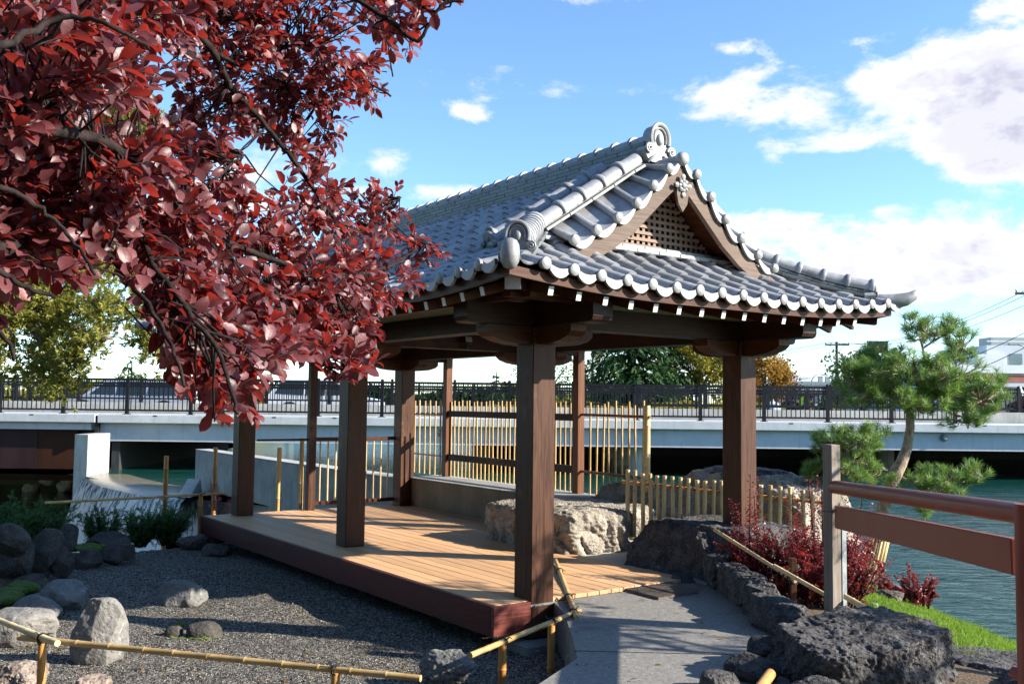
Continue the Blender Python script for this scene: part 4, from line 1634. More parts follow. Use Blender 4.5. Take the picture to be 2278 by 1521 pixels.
lat = MB()
lat.add([(VC - 1.3, .55, 2.85), (VC + 1.3, .55, 2.85), (VC, .55, 3.78)], [(0, 1, 2)])
lat.add([(VC - 1.15, .57, 2.85), (VC + 1.15, .57, 2.85), (VC, .57, 3.78)], [(2, 1, 0)])
gable = lat.build('gable_shade_sheet', MT['rubber'], pav)  # black sheet behind the lattice stands in for the unlit roof interior
def wmax(z):
    lo_, hi_ = 0, 1.2
    for _ in range(24):
        mid = (lo_ + hi_) / 2
        if profv(mid) - .10 > z:
            lo_ = mid
        else:
            hi_ = mid
    return lo_
zz = 3.075
while zz < 3.66:
    w = wmax(zz + .02)
    if w > .05:
        m = MB()
        m.bx(VC - w, VC + w, .004, .014, zz - .0145, zz + .0145)
        m.build('lattice_slat', MT['lattice'], gable)
    zz += .062
k = -14
while k <= 14:
    x = k * .070
    top = profv(abs(x) + .02) - .10
    if top > 3.09:
        m = MB()
        m.bx(VC + x - .0165, VC + x + .0165, .0145, .024, 3.03, top)
        m.build('lattice_slat', MT['lattice'], gable)
    k += 1
# pale flashing courses at the foot of the gable
for l in range(2):
    x = -.02 - .13 * l
    while x < 2 * VC - .05:
        m = MB()
        m.bx(max(x, .02), min(x + .268, 2 * VC - .05), -.13 + .055 * l, .0, 2.985 + .038 * l, 3.021 + .038 * l, bev=.004)
        m.build('flashing_tile', MT['tile'], roof)
        x += .272

# fascia boards under the tiles, following the corner lift
def fascia(side):
    half, cen = (HY, UC) if side in 'LR' else (HX, VC)
    m = MB()
    N = 40
    vs, fs = [], []
    e = .025
    for k in range(N + 1):
        a = cen - half + e + (2 * half - 2 * e) * k / N
        for (ee, dz) in ((e, -.042), (e, -.112), (e + .03, -.112), (e + .03, -.042)):
            d = half - abs(a - cen)
            z = prof(HX) + lift(d, 0) + dz
            # mitre at the corners
            aa = min(max(a, cen - half + ee), cen + half - ee)
            p = slope_pt(side, aa, ee)
            vs.append((p.x, p.y, z))
    for k in range(N):
        a, b_ = 4 * k, 4 * k + 4
        q = [(a, b_, b_ + 1, a + 1), (a + 1, b_ + 1, b_ + 2, a + 2), (a + 2, b_ + 2, b_ + 3, a + 3), (a + 3, b_ + 3, b_, a)]
        fs += q
    m.add(vs, fs)
    o_ = m.build('fascia_board', MT['timber_warm'] if side in 'NF' else MT['timber_warmY'], pav)
    bm = bmesh.new()
    bm.from_mesh(o_.data)
    bmesh.ops.recalc_face_normals(bm, faces=bm.faces)
    bm.to_mesh(o_.data)
    bm.free()


for s_ in 'NLRF':
    fascia(s_)

# rafters with white painted ends
def rafter(side, a):
    half, cen = (HY, UC) if side in 'LR' else (HX, VC)
    d = half - abs(a - cen)
    lf = .10 * max(0, 1 - d / 1.7) ** 2
    e0, e1 = .075, min(1.3, max(.35, d - .02))
    p0 = slope_pt(side, a, e0)
    p1 = slope_pt(side, a, e1)
    p0.z = prof(HX) + lf - .152
    p1.z = p0.z + .27 * (e1 - e0)
    m = MB()
    m.bar(p0, p1, .046, .066)
    rf = m.build('rafter', MT['timber_warm'] if side in 'NF' else MT['timber_warmY'], pav)
    dd = (p0 - p1).normalized()
    m = MB()
    m.bar(p0 + dd * .0005, p0 + dd * .004, .047, .067)
    m.build('white_end', MT['white_end'], rf)


for side, first, n in (('N', -.515, 15), ('L', -.515, 30), ('R', -.515, 30), ('F', -.515, 15)):
    for k in range(n):
        rafter(side, first + .2665 * k)
for (sx, sy) in ((-1, -1), (1, -1), (-1, 1), (1, 1)):
    p0 = Vector((VC + sx * (HX - .13), UC + sy * (HY - .13), 2.505))
    p1 = Vector((VC + sx * (HX - 1.2), UC + sy * (HY - 1.2), 2.66))
    m = MB()
    m.bar(p0, p1, .115, .135)
    hr = m.build('hip_rafter', MT['timberX'], pav)
    dd = (p0 - p1).normalized()
    m = MB()
    m.bar(p0 + dd * .0005, p0 + dd * .004, .116, .136)
    m.build('white_end', MT['concrete'] if sx < 0 else MT['timberX'], hr)

# small floodlight under the cross beam
lp = thing('floodlight', 'small black floodlight fixed under the pavilion beam', 'light', PAV @ Matrix.Translation((1.55, 3.405, 2.36)))
m = MB()
m.box((0, -.06, 0), (.115, .05, .085), Matrix.Rotation(-.3, 4, 'X'), .008)
m.bx(-.035, .035, -.035, .02, .03, .075)
m.bx(-.02, .02, -.06, -.02, -.085, -.04)
m.build('housing', MT['black_iron'], lp)
m = MB()
m.box((0, -.088, 0), (.09, .004, .062), Matrix.Rotation(-.3, 4, 'X'))
m.build('lens', MT['lens'], lp)

# ------------------------------------------------------------------ deck
deck = thing('deck', 'orange cedar plank deck with dark red brown edge boards under the pavilion', 'deck', PAV)
bw = .1395
x = -.340
k = 0
while x < 2.79:
    w = bw - .006
    y0 = .027 if x < 1.80 else 3.30
    y1 = 7.115
    cuts = [y0, y1]
    if y1 - y0 > 4:
        cuts = [y0, y0 + [2.6, 4.4, 3.5][k % 3], y1]
    for a, b_ in zip(cuts, cuts[1:]):
        xx1 = min(x + w, 2.795)
        m = MB()
        m.bx(x, xx1, a + .0015, b_ - .0015, -.036, -.0012 * (k % 2), bev=.003)
        m.build('plank', MT['deck'], deck)
    x += bw
    k += 1
m = MB()
m.bx(-.382, -.345, .0275, 7.15, -.246, -.004, bev=.004)
m.build('edge_board', MT['deck_fascia'], deck)
m = MB()
m.bx(-.382, -.006, -.012, .0262, -.246, -.004, bev=.004)
m.build('edge_board', MT['deck_fasciaX'], deck)
m = MB()
m.bx(-.34, 2.79, 7.118, 7.15, -.246, -.006, bev=.004)
m.build('edge_board', MT['deck_fasciaX'], deck)
for y in (.5, 2.2, 3.9, 5.6, 6.9):
    m = MB()
    m.bx(-.30, 1.85, y - .03, y + .03, -.20, -.037)
    m.build('joist', MT['timberX'], deck)
for y in (1.2, 3.5, 6.0):
    m = MB()
    m.bx(-.05, .15, y - .1, y + .1, -.47, -.201)
    m.build('support_block', MT['concrete_wall'], deck)
# ------------------------------------------------------------------ rocks
def rock_mesh(name, size, seed, mat, box=2.4, facets=12, rough=.07, lava=0.0, sub=5, wave=0.0, flat=False):
    bm = bmesh.new()
    bmesh.ops.create_icosphere(bm, subdivisions=sub, radius=1)
    co = np.array([v.co[:] for v in bm.verts])
    r = np.random.default_rng(seed)
    q = np.power(np.abs(co), box).sum(1) ** (1 / box)
    co = co / q[:, None]
    for k in range(facets):
        n = r.normal(0, 1, 3)
        n[2] *= .7
        n /= np.linalg.norm(n)
        d = r.uniform(.66, .93) * (1.12 if box > 3 else 1)
        ex = co @ n - d
        ex[ex < 0] = 0
        co = co - ex[:, None] * n[None, :] * .92
    off = Vector(r.uniform(-50, 50, 3))
    sx, sy, sz = size
    mean = (sx + sy + sz) / 3
    out = []
    for c_ in co:
        p = Vector((c_[0] * sx / mean, c_[1] * sy / mean, c_[2] * sz / mean))
        d = rough * noise.fractal(p * 1.5 + off, 1.0, 2.0, 3) + rough * .45 * noise.fractal(p * 4.5 + off, .9, 2.0, 4)
        if lava:
            d -= lava * .055 * max(0, noise.turbulence(p * 3.2 + off, 3, True) - .2) + lava * .03 * max(0, noise.noise(p * 9 + off)) + lava * .016 * noise.noise(p * 24 + off)
        if wave:
            ang = math.atan2(p.y, p.x) * 3.2 + p.z * 1.1 + 1.5 * noise.noise(p * 1.7 + off)
            d += wave * (abs(math.sin(ang * 2.6)) ** .7 - .6) * .12 * (1 - min(1, max(0, c_[2] - .55) * 2.5))
        s = 1 + d
        out.append((c_[0] * sx / 2 * s, c_[1] * sy / 2 * s, max(c_[2] * sz * .5 * s, -.5 * sz)))
    me = bpy.data.meshes.new(name)
    for v, c_ in zip(bm.verts, out):
        v.co = c_
    bm.to_mesh(me)
    bm.free()
    me.materials.append(mat)
    me.polygons.foreach_set('use_smooth', [not flat] * len(me.polygons))
    return me


def rock(name, label, loc, size, seed, mat, rot=0.0, bury=.18, group=None, **kw):
    """loc is the centre of the foot on the ground"""
    me = rock_mesh(name, size, seed, MT[mat], **kw)
    o = link(name, me, None, Matrix.Translation((loc[0], loc[1], loc[2] + size[2] * (.5 - bury))) @ Matrix.Rotation(rot, 4, 'Z'))
    return tag(o, label, 'rock', group)


def rk(name, label, x0, y0, x1, y1, z, seed, mat, dep=.8, bury=.15, **kw):
    if name == 'shade_rock':
        y0 = y0 + (y1 - y0) * .16
        kw['facets'] = kw.get('facets', 9) + 10
        kw['box'] = 3.0
        kw['rough'] = .045
        x0, x1 = x0 + (x1 - x0) * .05, x1 - (x1 - x0) * .05
    """rock from its outline in the photograph and the ground level its foot stands on"""
    p = on_z((x0 + x1) / 2, y1, z)
    k = p.y / F_PX
    w = (x1 - x0) * k
    # apparent height includes part of the top seen from above
    tilt = (CAM.z - z) / p.y
    hgt = max(.08, (y1 - y0) * k - w * dep * tilt * .45)
    h = hgt / (1 - bury)
    return rock(name, label, (p.x, p.y + w * dep * .42, z), (w * 1.04, w * dep, h), seed, mat, bury=bury, **kw)


GZ = -.40
rk('standing_stone', 'upright pale grey standing stone in the sunlit gravel', 137, 1333, 262, 1480, GZ, 11, 'boulder_pale', dep=.62, rough=.06, facets=9, box=2.8, sub=6)
rk('boulder', 'pale rounded boulder at the sunlit edge of the gravel left of the standing stone', -60, 1350, 98, 1442, GZ, 12, 'boulder_pale', rough=.07, facets=7)
rk('boulder', 'smooth grey boulder wedged between the pale boulder and the angular grey one', 15, 1322, 116, 1384, GZ, 13, 'boulder', rough=.06, facets=8)
rk('boulder', 'angular blue grey boulder beside the moss at the gravel edge', 78, 1288, 180, 1360, GZ, 14, 'boulder', rough=.06, facets=10)
rk('boulder', 'dark grey boulder standing alone in the shaded middle of the gravel', 338, 1290, 444, 1352, GZ, 15, 'boulder', rough=.07, facets=9)
rk('flat_stone', 'low rounded stone ringed with moss in the gravel', 402, 1382, 482, 1418, GZ, 16, 'boulder_dark', rough=.05, facets=6, bury=.4)
rk('flat_stone', 'smaller low stone touching the moss ringed stone', 362, 1396, 404, 1416, GZ, 17, 'boulder_dark', rough=.05, facets=6, bury=.4)
rk('lava_rock', 'pinkish pitted lava rock under the bamboo post corner', -30, 1468, 88, 1540, GZ, 18, 'lava_pink', rough=.12, lava=1.6, sub=6)
rk('lava_rock', 'small pinkish lava rock just below the bamboo rail', 145, 1500, 232, 1545, GZ, 19, 'lava_pink', rough=.12, lava=1.6)
rk('lava_rock', 'grey pitted lava rock at the end of the long bamboo rail', 932, 1447, 1054, 1535, GZ, 20, 'boulder', rough=.13, lava=1.7, sub=6, box=2.2)
# shaded rock group below the yew shrubs
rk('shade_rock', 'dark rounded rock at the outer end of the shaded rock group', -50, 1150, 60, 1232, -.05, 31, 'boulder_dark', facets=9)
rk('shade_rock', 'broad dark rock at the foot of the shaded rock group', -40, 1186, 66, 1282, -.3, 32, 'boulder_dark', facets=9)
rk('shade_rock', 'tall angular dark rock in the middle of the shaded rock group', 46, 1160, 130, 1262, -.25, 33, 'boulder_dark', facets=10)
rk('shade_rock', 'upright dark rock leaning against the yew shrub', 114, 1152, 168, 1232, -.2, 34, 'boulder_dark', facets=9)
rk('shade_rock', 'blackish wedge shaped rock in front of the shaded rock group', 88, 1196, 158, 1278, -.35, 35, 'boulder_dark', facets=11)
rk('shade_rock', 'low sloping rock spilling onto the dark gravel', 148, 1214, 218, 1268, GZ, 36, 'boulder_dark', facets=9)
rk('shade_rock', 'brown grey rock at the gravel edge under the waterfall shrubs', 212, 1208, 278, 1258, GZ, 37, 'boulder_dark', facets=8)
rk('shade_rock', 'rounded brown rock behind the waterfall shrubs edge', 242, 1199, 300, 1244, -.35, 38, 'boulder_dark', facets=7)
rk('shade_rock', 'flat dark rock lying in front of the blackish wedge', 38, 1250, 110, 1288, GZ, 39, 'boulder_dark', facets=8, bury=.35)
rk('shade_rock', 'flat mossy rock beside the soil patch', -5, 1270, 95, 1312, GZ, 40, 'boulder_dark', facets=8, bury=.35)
rk('edge_rock', 'rough brown rock beside the thin bamboo post at the deck corner', 384, 1192, 462, 1218, -.36, 41, 'lava_top', lava=.8, bury=.3)
rk('edge_rock', 'low grey rock tucked under the deck corner', 442, 1204, 506, 1238, GZ, 42, 'lava_top', lava=.8, bury=.3)
rk('edge_rock', 'pale flat rock between the side fall and the deck corner', 415, 1186, 500, 1206, -.36, 43, 'boulder', bury=.3)
# filler rocks along the drop to the lower pool, mostly hidden by shrubs
for k, (x, y, s, lb) in enumerate(((-6.5, 12.0, .8, 'dark rock half hidden under the spreading yew'), (-7.6, 11.3, .9, 'mossy dark rock beyond the shaded rock group'), (-5.4, 12.9, .6, 'dark rock buried among the waterfall shrubs'))):
    rock('shade_rock', lb, (x, y, -.45), (s, s * .8, s * .6), 60 + k, 'boulder_dark')

# lava blocks at the right end of the deck
def pblock(name, label, x0, x1, y0, y1, z0, z1, seed, mat, rot=0, **kw):
    c_ = pw((x0 + x1) / 2, (y0 + y1) / 2, 0)
    me = rock_mesh(name, ((x1 - x0) * 1.06, (y1 - y0) * 1.06, (z1 - z0) * 1.04), seed, MT[mat], **kw)
    o = link(name, me, None, Matrix.Translation((c_.x, c_.y, (z0 + z1) / 2)) @ Matrix.Rotation(YAW + rot, 4, 'Z'))
    return tag(o, label, 'rock')


pblock('lava_block', 'big rough lava block with fluted sunlit side at the back of the deck', 1.80, 3.2, 1.72, 3.30, -.3, .44, 71, 'lava_lit', box=9, facets=1, rough=.035, lava=1.1, sub=7, wave=.75)
pblock('lava_block', 'dark square lava block on the deck edge carrying the right pavilion post', 1.98, 3.25, -.30, 1.02, -.3, .43, 72, 'lava', box=9, facets=1, rough=.045, lava=1.3, sub=7)
pblock('lava_block', 'fluted buff lava block behind the low bamboo pickets', 3.15, 4.1, 1.3, 3.0, -.6, .62, 73, 'lava_lit', box=4.5, facets=4, rough=.09, lava=1.3, sub=6, wave=.3)
pblock('lava_block', 'tall buff lava rock with dark flat top behind the right post', 3.7, 4.9, .2, 2.2, -.8, .78, 74, 'lava_lit', box=4.0, facets=5, rough=.10, lava=1.4, sub=6)
pblock('lava_block', 'dark capstone lying on the tall buff lava rock', 3.95, 4.65, .9, 1.9, .72, .88, 75, 'lava', box=3.5, facets=5, rough=.10, lava=1.2)
rk('lava_block', 'sloping lava rock where the kerb meets the dark square block', 1540, 1180, 1650, 1296, -.06, 76, 'lava', dep=.9, rough=.12, lava=1.4, sub=6, bury=.15)
# kerb of joined lava stones along the path
kerb = [((1.98, 9.0), .34), ((2.02, 8.5), .34), ((2.03, 8.05), .33), ((2.02, 7.62), .31), ((1.98, 7.2), .30)]
words_k = ['nearest the dark square block', 'below the bamboo rail end', 'in the middle of the path edge', 'opposite the short wooden stake', 'next to the broken grey stones']
for k, ((x, y), h) in enumerate(kerb):
    rock('kerb_stone', 'rough lava kerb stone along the path edge, ' + words_k[k], (x, y, -.08), (.30, .62, h), 80 + k, 'lava', rot=.05 * k - .05, box=6, facets=4, rough=.07, lava=1.4, bury=.1, sub=6)
rk('broken_stone', 'angular broken grey lava stone tilted against the large boulder', 1672, 1404, 1762, 1484, -.05, 91, 'lava', facets=16, rough=.02, lava=.25, box=2.2, sub=4, flat=True)
rk('broken_stone', 'dark blue grey broken stone lying on the path edge', 1622, 1450, 1745, 1528, -.05, 92, 'lava', facets=18, rough=.02, lava=.25, box=2.2, sub=4, flat=True)
rk('broken_stone', 'ridged dark stone low on the path beside the bamboo stub', 1560, 1488, 1660, 1545, -.05, 93, 'lava', facets=18, rough=.02, lava=.25, box=2.2, sub=4, flat=True)
# two large boulders in the foreground
p = on_z(1925, 1560, -.1)
rock('lava_boulder', 'large flat topped lava boulder in the right foreground', (2.18, 5.98, -.20), (1.0, .86, .66), 95, 'lava', rot=.18, box=6, facets=4, rough=.05, lava=1.4, bury=.2, sub=7)
rock('lava_boulder', 'second dark lava boulder between the large one and the lawn', (3.12, 6.45, -.45), (1.1, .9, .48), 96, 'lava', rot=-.3, box=6, facets=4, rough=.08, lava=1.3, bury=.12, sub=6)
rock('lava_boulder', 'dark lava boulder beside the red railing foot', (2.95, 5.55, -.45), (.85, .85, .56), 97, 'lava', rot=.5, box=4.5, facets=7, rough=.09, lava=1.3, bury=.12, sub=6)
rock('lava_boulder', 'low dark lava boulder filling the gap beside the bamboo stub', (1.72, 5.45, -.2), (.55, .5, .34), 131, 'lava', rot=.9, box=3.5, facets=12, rough=.05, lava=1.2, bury=.15, sub=6)
rk('bank_rock', 'brown capped lava rock at the edge of the lawn', 1940, 1312, 2028, 1358, -.3, 98, 'lava_top', rough=.10, lava=1.2, box=3)
rk('bank_rock', 'small lava rock behind the brown capped one by the water', 1930, 1286, 2014, 1326, -.42, 99, 'lava', rough=.10, lava=1.2, box=3)
rk('bank_rock', 'buried lava rock under the barberry next to the soil', 1480, 1280, 1560, 1300, -.05, 100, 'lava', rough=.10, lava=1.2, box=3, bury=.5)
# riprap seen under the steel panels
R = random.Random(4)
for k in range(16):
    x = -22.5 + k * .62 + R.uniform(-.2, .2)
    s = R.uniform(.7, 1.3)
    rock('riprap_stone', 'buff boulder on the far bank under the bridge panels', (x, 45.5 + R.uniform(-.5, .5), LZ - .05 + (.35 if k % 2 else 0)), (s * 1.2, s, s * .75), 110 + k, 'riprap', rot=R.uniform(0, 6), sub=3, group='riprap boulders under the bridge')


# moss cushions
def moss(label, pts, seed):
    m = MB()
    r = random.Random(seed)
    bm = bmesh.new()
    for (x, y, z, s) in pts:
        M = Matrix.Translation((x, y, z)) @ Matrix.Diagonal((s, s * r.uniform(.6, 1), s * .32, 1))
        bmesh.ops.create_icosphere(bm, subdivisions=3, radius=1, matrix=M)
    for v in bm.verts:
        v.co += Vector((0, 0, .02 * noise.noise(v.co * 14))) + noise.noise_vector(v.co * 9) * .022
    me = bpy.data.meshes.new('moss')
    bm.to_mesh(me)
    bm.free()
    me.materials.append(MT['moss'])
    me.polygons.foreach_set('use_smooth', [True] * len(me.polygons))
    return link('moss', me, None, kind='stuff', label=label)


def zp(x, y, z=GZ):
    return on_z(x, y, z)


mp = []
for a in range(18):
    an = a / 18 * 2 * math.pi
    q = zp(430 + 54 * math.cos(an), 1404 + 17 * math.sin(an))
    mp.append((q.x, q.y, GZ + .0, .055))
moss('ring of moss around the low stones', mp, 1)
mp = [(zp(x, y).x, zp(x, y).y, GZ + .05, .14) for x, y in ((45, 1312), (60, 1318), (75, 1302), (30, 1325), (20, 1338), (66, 1306), (10, 1345))]
moss('moss cushion between the left boulders', mp, 2)
mp = [(zp(x, y, -.3).x, zp(x, y, -.3).y, -.27, .12) for x, y in ((165, 1222), (185, 1226), (205, 1228), (195, 1220), (215, 1222))]
moss('moss cushion below the shrubs', mp, 3)
mp = [(zp(x, y).x, zp(x, y).y, GZ, .05) for x, y in ((252, 1462), (262, 1456), (245, 1466))]
moss('moss at the foot of the standing stone', mp, 4)

# ------------------------------------------------------------------ bamboo
def culm(m, p, q, r, node=.21, n=10, seed=0, taper=.95):
    """one bamboo cane with swollen joints"""
    p, q = Vector(p), Vector(q)
    L = (q - p).length
    rr = random.Random(seed)
    pts, rad = [p], [r]
    s = rr.uniform(.3, 1) * node
    while s < L - .02:
        k = 1 - (1 - taper) * s / L
        for ds, f in ((-.012, 1.0), (-.004, 1.10), (.002, 1.13), (.006, 1.02), (.012, 1.0)):
            if 0 < s + ds < L:
                pts.append(p.lerp(q, (s + ds) / L))
                rad.append(r * f * k)
        s += node * rr.uniform(.85, 1.15)
    pts.append(q)
    rad.append(r * taper)
    m.tube(pts, rad, n, caps=True)
    return m


def tie(m, c_, r, axis, seed=0):
    """cord lashing: two loops and loose ends"""
    c_ = Vector(c_)
    ax = Vector(axis).normalized()
    u_ = ax.orthogonal().normalized()
    w_ = ax.cross(u_)
    rr = random.Random(seed)
    for k in (-1, 1):
        pts = [c_ + ax * (.008 * k) + (u_ * math.cos(a) + w_ * math.sin(a)) * (r + .004) + ax * .006 * math.sin(2 * a) for a in [i / 12 * 2 * math.pi for i in range(13)]]
        m.tube(pts, .0042, 5)
    for k in range(3):
        d = Vector((rr.uniform(-1, 1), rr.uniform(-.4, .4), rr.uniform(-.1, .9))).normalized()
        m.tube([c_ + d * r * .9, c_ + d * (r + .025) + Vector((0, 0, .008)), c_ + d * (r + .045) - Vector((0, 0, .008))], [.0042, .004, .003], 5)
    return m


def rail_set(label, posts, rails, rp=.028, rr=.021, post_mat='bamboo_orange', rail_mat='bamboo', lash=()):
    base = Vector(posts[0][0])
    t = thing('bamboo_barrier', label, 'barrier', base)
    for i, (a, b_) in enumerate(posts):
        m = MB()
        culm(m, Vector(a) - base, Vector(b_) - base, rp, .30, 12, i)
        m.build('post', MT[post_mat], t, True, .8)
    for i, (a, b_) in enumerate(rails):
        m = MB()
        culm(m, Vector(a) - base, Vector(b_) - base, rr, .24, 12, i + 20)
        m.build('rail', MT[rail_mat], t, True, .8)
    for i, (c_, ax) in enumerate(lash):
        m = MB()
        tie(m, Vector(c_) - base, rp, ax, i)
        m.build('cord_tie', MT['cord'], t, True)
    return t


RZ = 0.0
def onr(x, y, z=RZ):
    return on_z(x, y, z)


a, b_ = onr(42, 1417), onr(936, 1508)
p1, p2 = onr(95, 1424), onr(747, 1490)
rail_set('long low bamboo rail across the front of the gravel', [((p1.x, p1.y, -.46), (p1.x, p1.y, RZ - .012)), ((p2.x, p2.y, -.46), (p2.x, p2.y, RZ - .012))],
         [(a, b_)], lash=[(p1, b_ - a), (p2, b_ - a)])
c_ = onr(128, 1430, .035)
d_ = onr(-90, 1345, .035)
p3 = onr(-80, 1352, .03)
rail_set('pale bamboo rail running back along the gravel edge from the corner post', [((p3.x, p3.y, -.46), (p3.x, p3.y, .015))], [(c_, d_)], rail_mat='bamboo_pale', lash=[(onr(95, 1418, .03), d_ - c_)])
# pair of short rails at the deck corner
q1, q2 = on_z(1118, 1521, -.40), on_z(1228, 1500, -.40)
qz = -.02
r0, r1 = on_z(1046, 1457, qz), on_z(1290, 1357, qz)
def along(px):
    t = (px - 1046) / (1290 - 1046)
    # perspective-correct enough: intersect the rail line with the pixel column
    best = min(((on_z(1046 + (244) * k / 400, 1457 - 100 * k / 400, qz)) for k in range(401)), key=lambda P_: abs((P_ - CAM).x / (P_ - CAM).y - (ray(px, 1420).x / ray(px, 1420).y)))
    return best
s1, s2 = along(1118), along(1226)
rail_set('short bamboo rail in front of the deck corner', [((s1.x, s1.y, -.47), (s1.x, s1.y, qz - .01)), ((s2.x, s2.y, -.47), (s2.x, s2.y, qz - .01))], [(r0, r1)],
         rp=.029, rr=.020, lash=[(s1, r1 - r0), (s2, r1 - r0), (on_z(1276, 1362, qz), r1 - r0)])
t0, t1 = on_z(1283, 1374, -.02), on_z(1236, 1246, .03)
u1, u2 = on_z(1265, 1328, 0.0), on_z(1245, 1270, .02)
rail_set('short bamboo rail between the front post and the path', [((u1.x, u1.y, -.47), (u1.x, u1.y, -.02)), ((u2.x, u2.y, -.47), (u2.x, u2.y, .0))], [(t0, t1)],
         rp=.028, rr=.021, lash=[(u1, t1 - t0), (u2, t1 - t0)])
# far rail at the deck's far corner
f0, f1 = on_z(100, 1118, .27), on_z(502, 1097, .27)
g = on_z(447, 1101, .27)
rail_set('thin bamboo rail on a slim post beyond the far deck corner', [((g.x, g.y, -.46), (g.x, g.y, .29))], [(Vector((f0.x, min(f0.y, 14.5), .27)), f1)], rp=.03, rr=.018, lash=[(g, f1 - f0)])
for px, y0, y1, Y, lb in ((618, 995, 1138, 14.6, 'stout bamboo pole standing behind the deck edge near the far post'), (668, 974, 1135, 14.75, 'bamboo pole standing beside the slim railing post'),
                          (1110 / 3.04 + 0.5, 1014, 1150, 15.0, 'single bamboo pole rising from the yew shrubs in front of the waterfall'), (475, 995, 1150, 15.2, 'bamboo pole in front of the river wall at the far deck corner')):
    a, b_ = on_y(px, y0, Y), on_y(px, y1, Y)
    m = MB()
    culm(m, (0, 0, -.5), (0, 0, a.z - b_.z), .036, .26, 12, int(px))
    o = m.build('bamboo_pole', MT['bamboo' if px > 500 else 'bamboo_orange'], None, True, .8)
    o.matrix_world = Matrix.Translation(b_)
    tag(o, lb, 'pole')
# stub of a bamboo rail at the lower right and rails along the planting bed
w0, w1 = on_y(1590, 1178, 8.9), on_y(1770, 1292, 7.75)
w2, w3 = on_y(1722, 1258, 7.85), on_y(1850, 1330, 7.2)
st = on_y(1763, 1232, 7.85)
t = thing('stake_rail', 'bamboo rail lashed to a short wooden stake along the barberry bed', 'barrier', (st.x, st.y, 0))
B_ = Vector((st.x, st.y, 0))
m = MB()
m.box((0, 0, .08), (.052, .052, st.z + .20), None, .004)
m.build('stake', MT['timberZ'], t)
for i, (a, b_, r_) in enumerate(((w0, w1, .017), (w2, w3, .017))):
    m = MB()
    culm(m, a - B_, b_ - B_, r_, .2, 10, 50 + i)
    m.build('rail', MT['bamboo_pale'], t, True, .8)
m = MB()
for k in range(4):
    tie(m, on_y(1742 + 9 * k, 1272 + 6 * k, 7.8) - B_, .026, w1 - w0, k)
m.build('cord_tie', MT['cord'], t, True)
a, b_ = on_y(1880, 1326, 7.1), on_y(2032, 1412, 6.3)
m = MB()
culm(m, Vector((0, 0, 0)), b_ - a, .021, .2, 12, 60)
tag(m.build('bamboo_rail', MT['bamboo_pale'], None, True, .8, mw=Matrix.Translation(a)), 'bamboo rail running from the grey wooden post onto the lava boulder', 'barrier')
a, b_ = on_y(1714, 1498, 4.9), on_y(1680, 1545, 4.6)
m = MB()
m.tube([(0, 0, 0), (b_ - a) * 1.0, (b_ - a) * 3.0], .027, 14)
tag(m.build('bamboo_stub', MT['bamboo_orange'], None, True, .8, mw=Matrix.Translation(a)), 'orange bamboo stub end poking up between the foreground rocks', 'barrier')

# ---- bamboo screen on the bench
scr = thing('bamboo_screen', 'tall bamboo picket screen with dark timber rails standing on the concrete bench', 'fence', PAV @ Matrix.Translation((3.42, 3.41, .437)))
for z0, z1 in ((.955, 1.05), (.26, .36)):
    m = MB()
    m.bx(-.03, .012, .117, 3.28, z0, z1, bev=.004)
    m.build('rail', MT['timberY'], scr)
m0 = MB()
culm(m0, (0, 0, 0), (0, 0, 1.2), .0125, .24, 8, 3)
cm = m0.mesh('picket', MT['bamboo'], True, .8)
m0 = MB()
culm(m0, (0, 0, 0), (.006, .008, 1.21), .0135, .26, 8, 7)
cm2 = m0.mesh('picket', MT['bamboo'], True, .8)
R = random.Random(8)
npk = 30
for k in range(npk):
    y = .16 + (3.1) * k / (npk - 1)
    link('picket', cm if k % 2 else cm2, scr, Matrix.Translation((.03, y, .005)) @ Matrix.Rotation(R.uniform(-.012, .012), 4, 'X') @ Matrix.Rotation(R.uniform(0, 6), 4, 'Z') @ Matrix.Diagonal((1, 1, R.uniform(.985, 1.01), 1)))
gate = thing('bamboo_gate', 'narrow gate of pale bamboo bars beside the far back post', 'gate', PAV @ Matrix.Translation((3.36, 6.83, .437)))
for k in range(6):
    link('bar', cm if k % 2 else cm2, gate, Matrix.Translation((0.02, .05 + .165 * k, .005)) @ Matrix.Rotation(R.uniform(0, 6), 4, 'Z') @ Matrix.Diagonal((1.15, 1.15, 1, 1)))
for z in (.32, .98):
    m = MB()
    culm(m, (.0, .0, z), (.0, .92, z), .013, .3, 8, 5)
    m.build('rail', MT['bamboo_dark'], gate, True, .8)
m = MB()
m.tube([(-.03, .06, .72), (-.05, .0, .735), (-.03, -.05, .73)], .012, 8)
m.bx(-.05, -.025, .0, .05, .63, .70, bev=.004)
m.build('latch', MT['metal_grey'], gate)
ext = thing('bamboo_trellis', 'open bamboo trellis with thick end pole beyond the slim right post', 'fence', PAV @ Matrix.Translation((3.42, 2.17, .3)))
m = MB()
culm(m, (0, 0, -.3), (0, 0, 1.31), .043, .34, 14, 5)
m.build('end_pole', MT['bamboo_pale'], ext, True, .8)
for k in range(9):
    y = .10 + 1.12 * k / 9
    link('picket', cm if k % 2 else cm2, ext, Matrix.Translation((.03, y, .08)) @ Matrix.Rotation(R.uniform(-.02, .02), 4, 'X') @ Matrix.Rotation(R.uniform(0, 6), 4, 'Z') @ Matrix.Diagonal((1.05, 1.05, R.uniform(1.02, 1.07), 1)))
for z in (1.17, .42):
    m = MB()
    culm(m, (-.0, -.06, z), (-.0, 1.25, z + .01), .019, .26, 10, 5)
    m.build('rail', MT['bamboo_dark'], ext, True, .8)

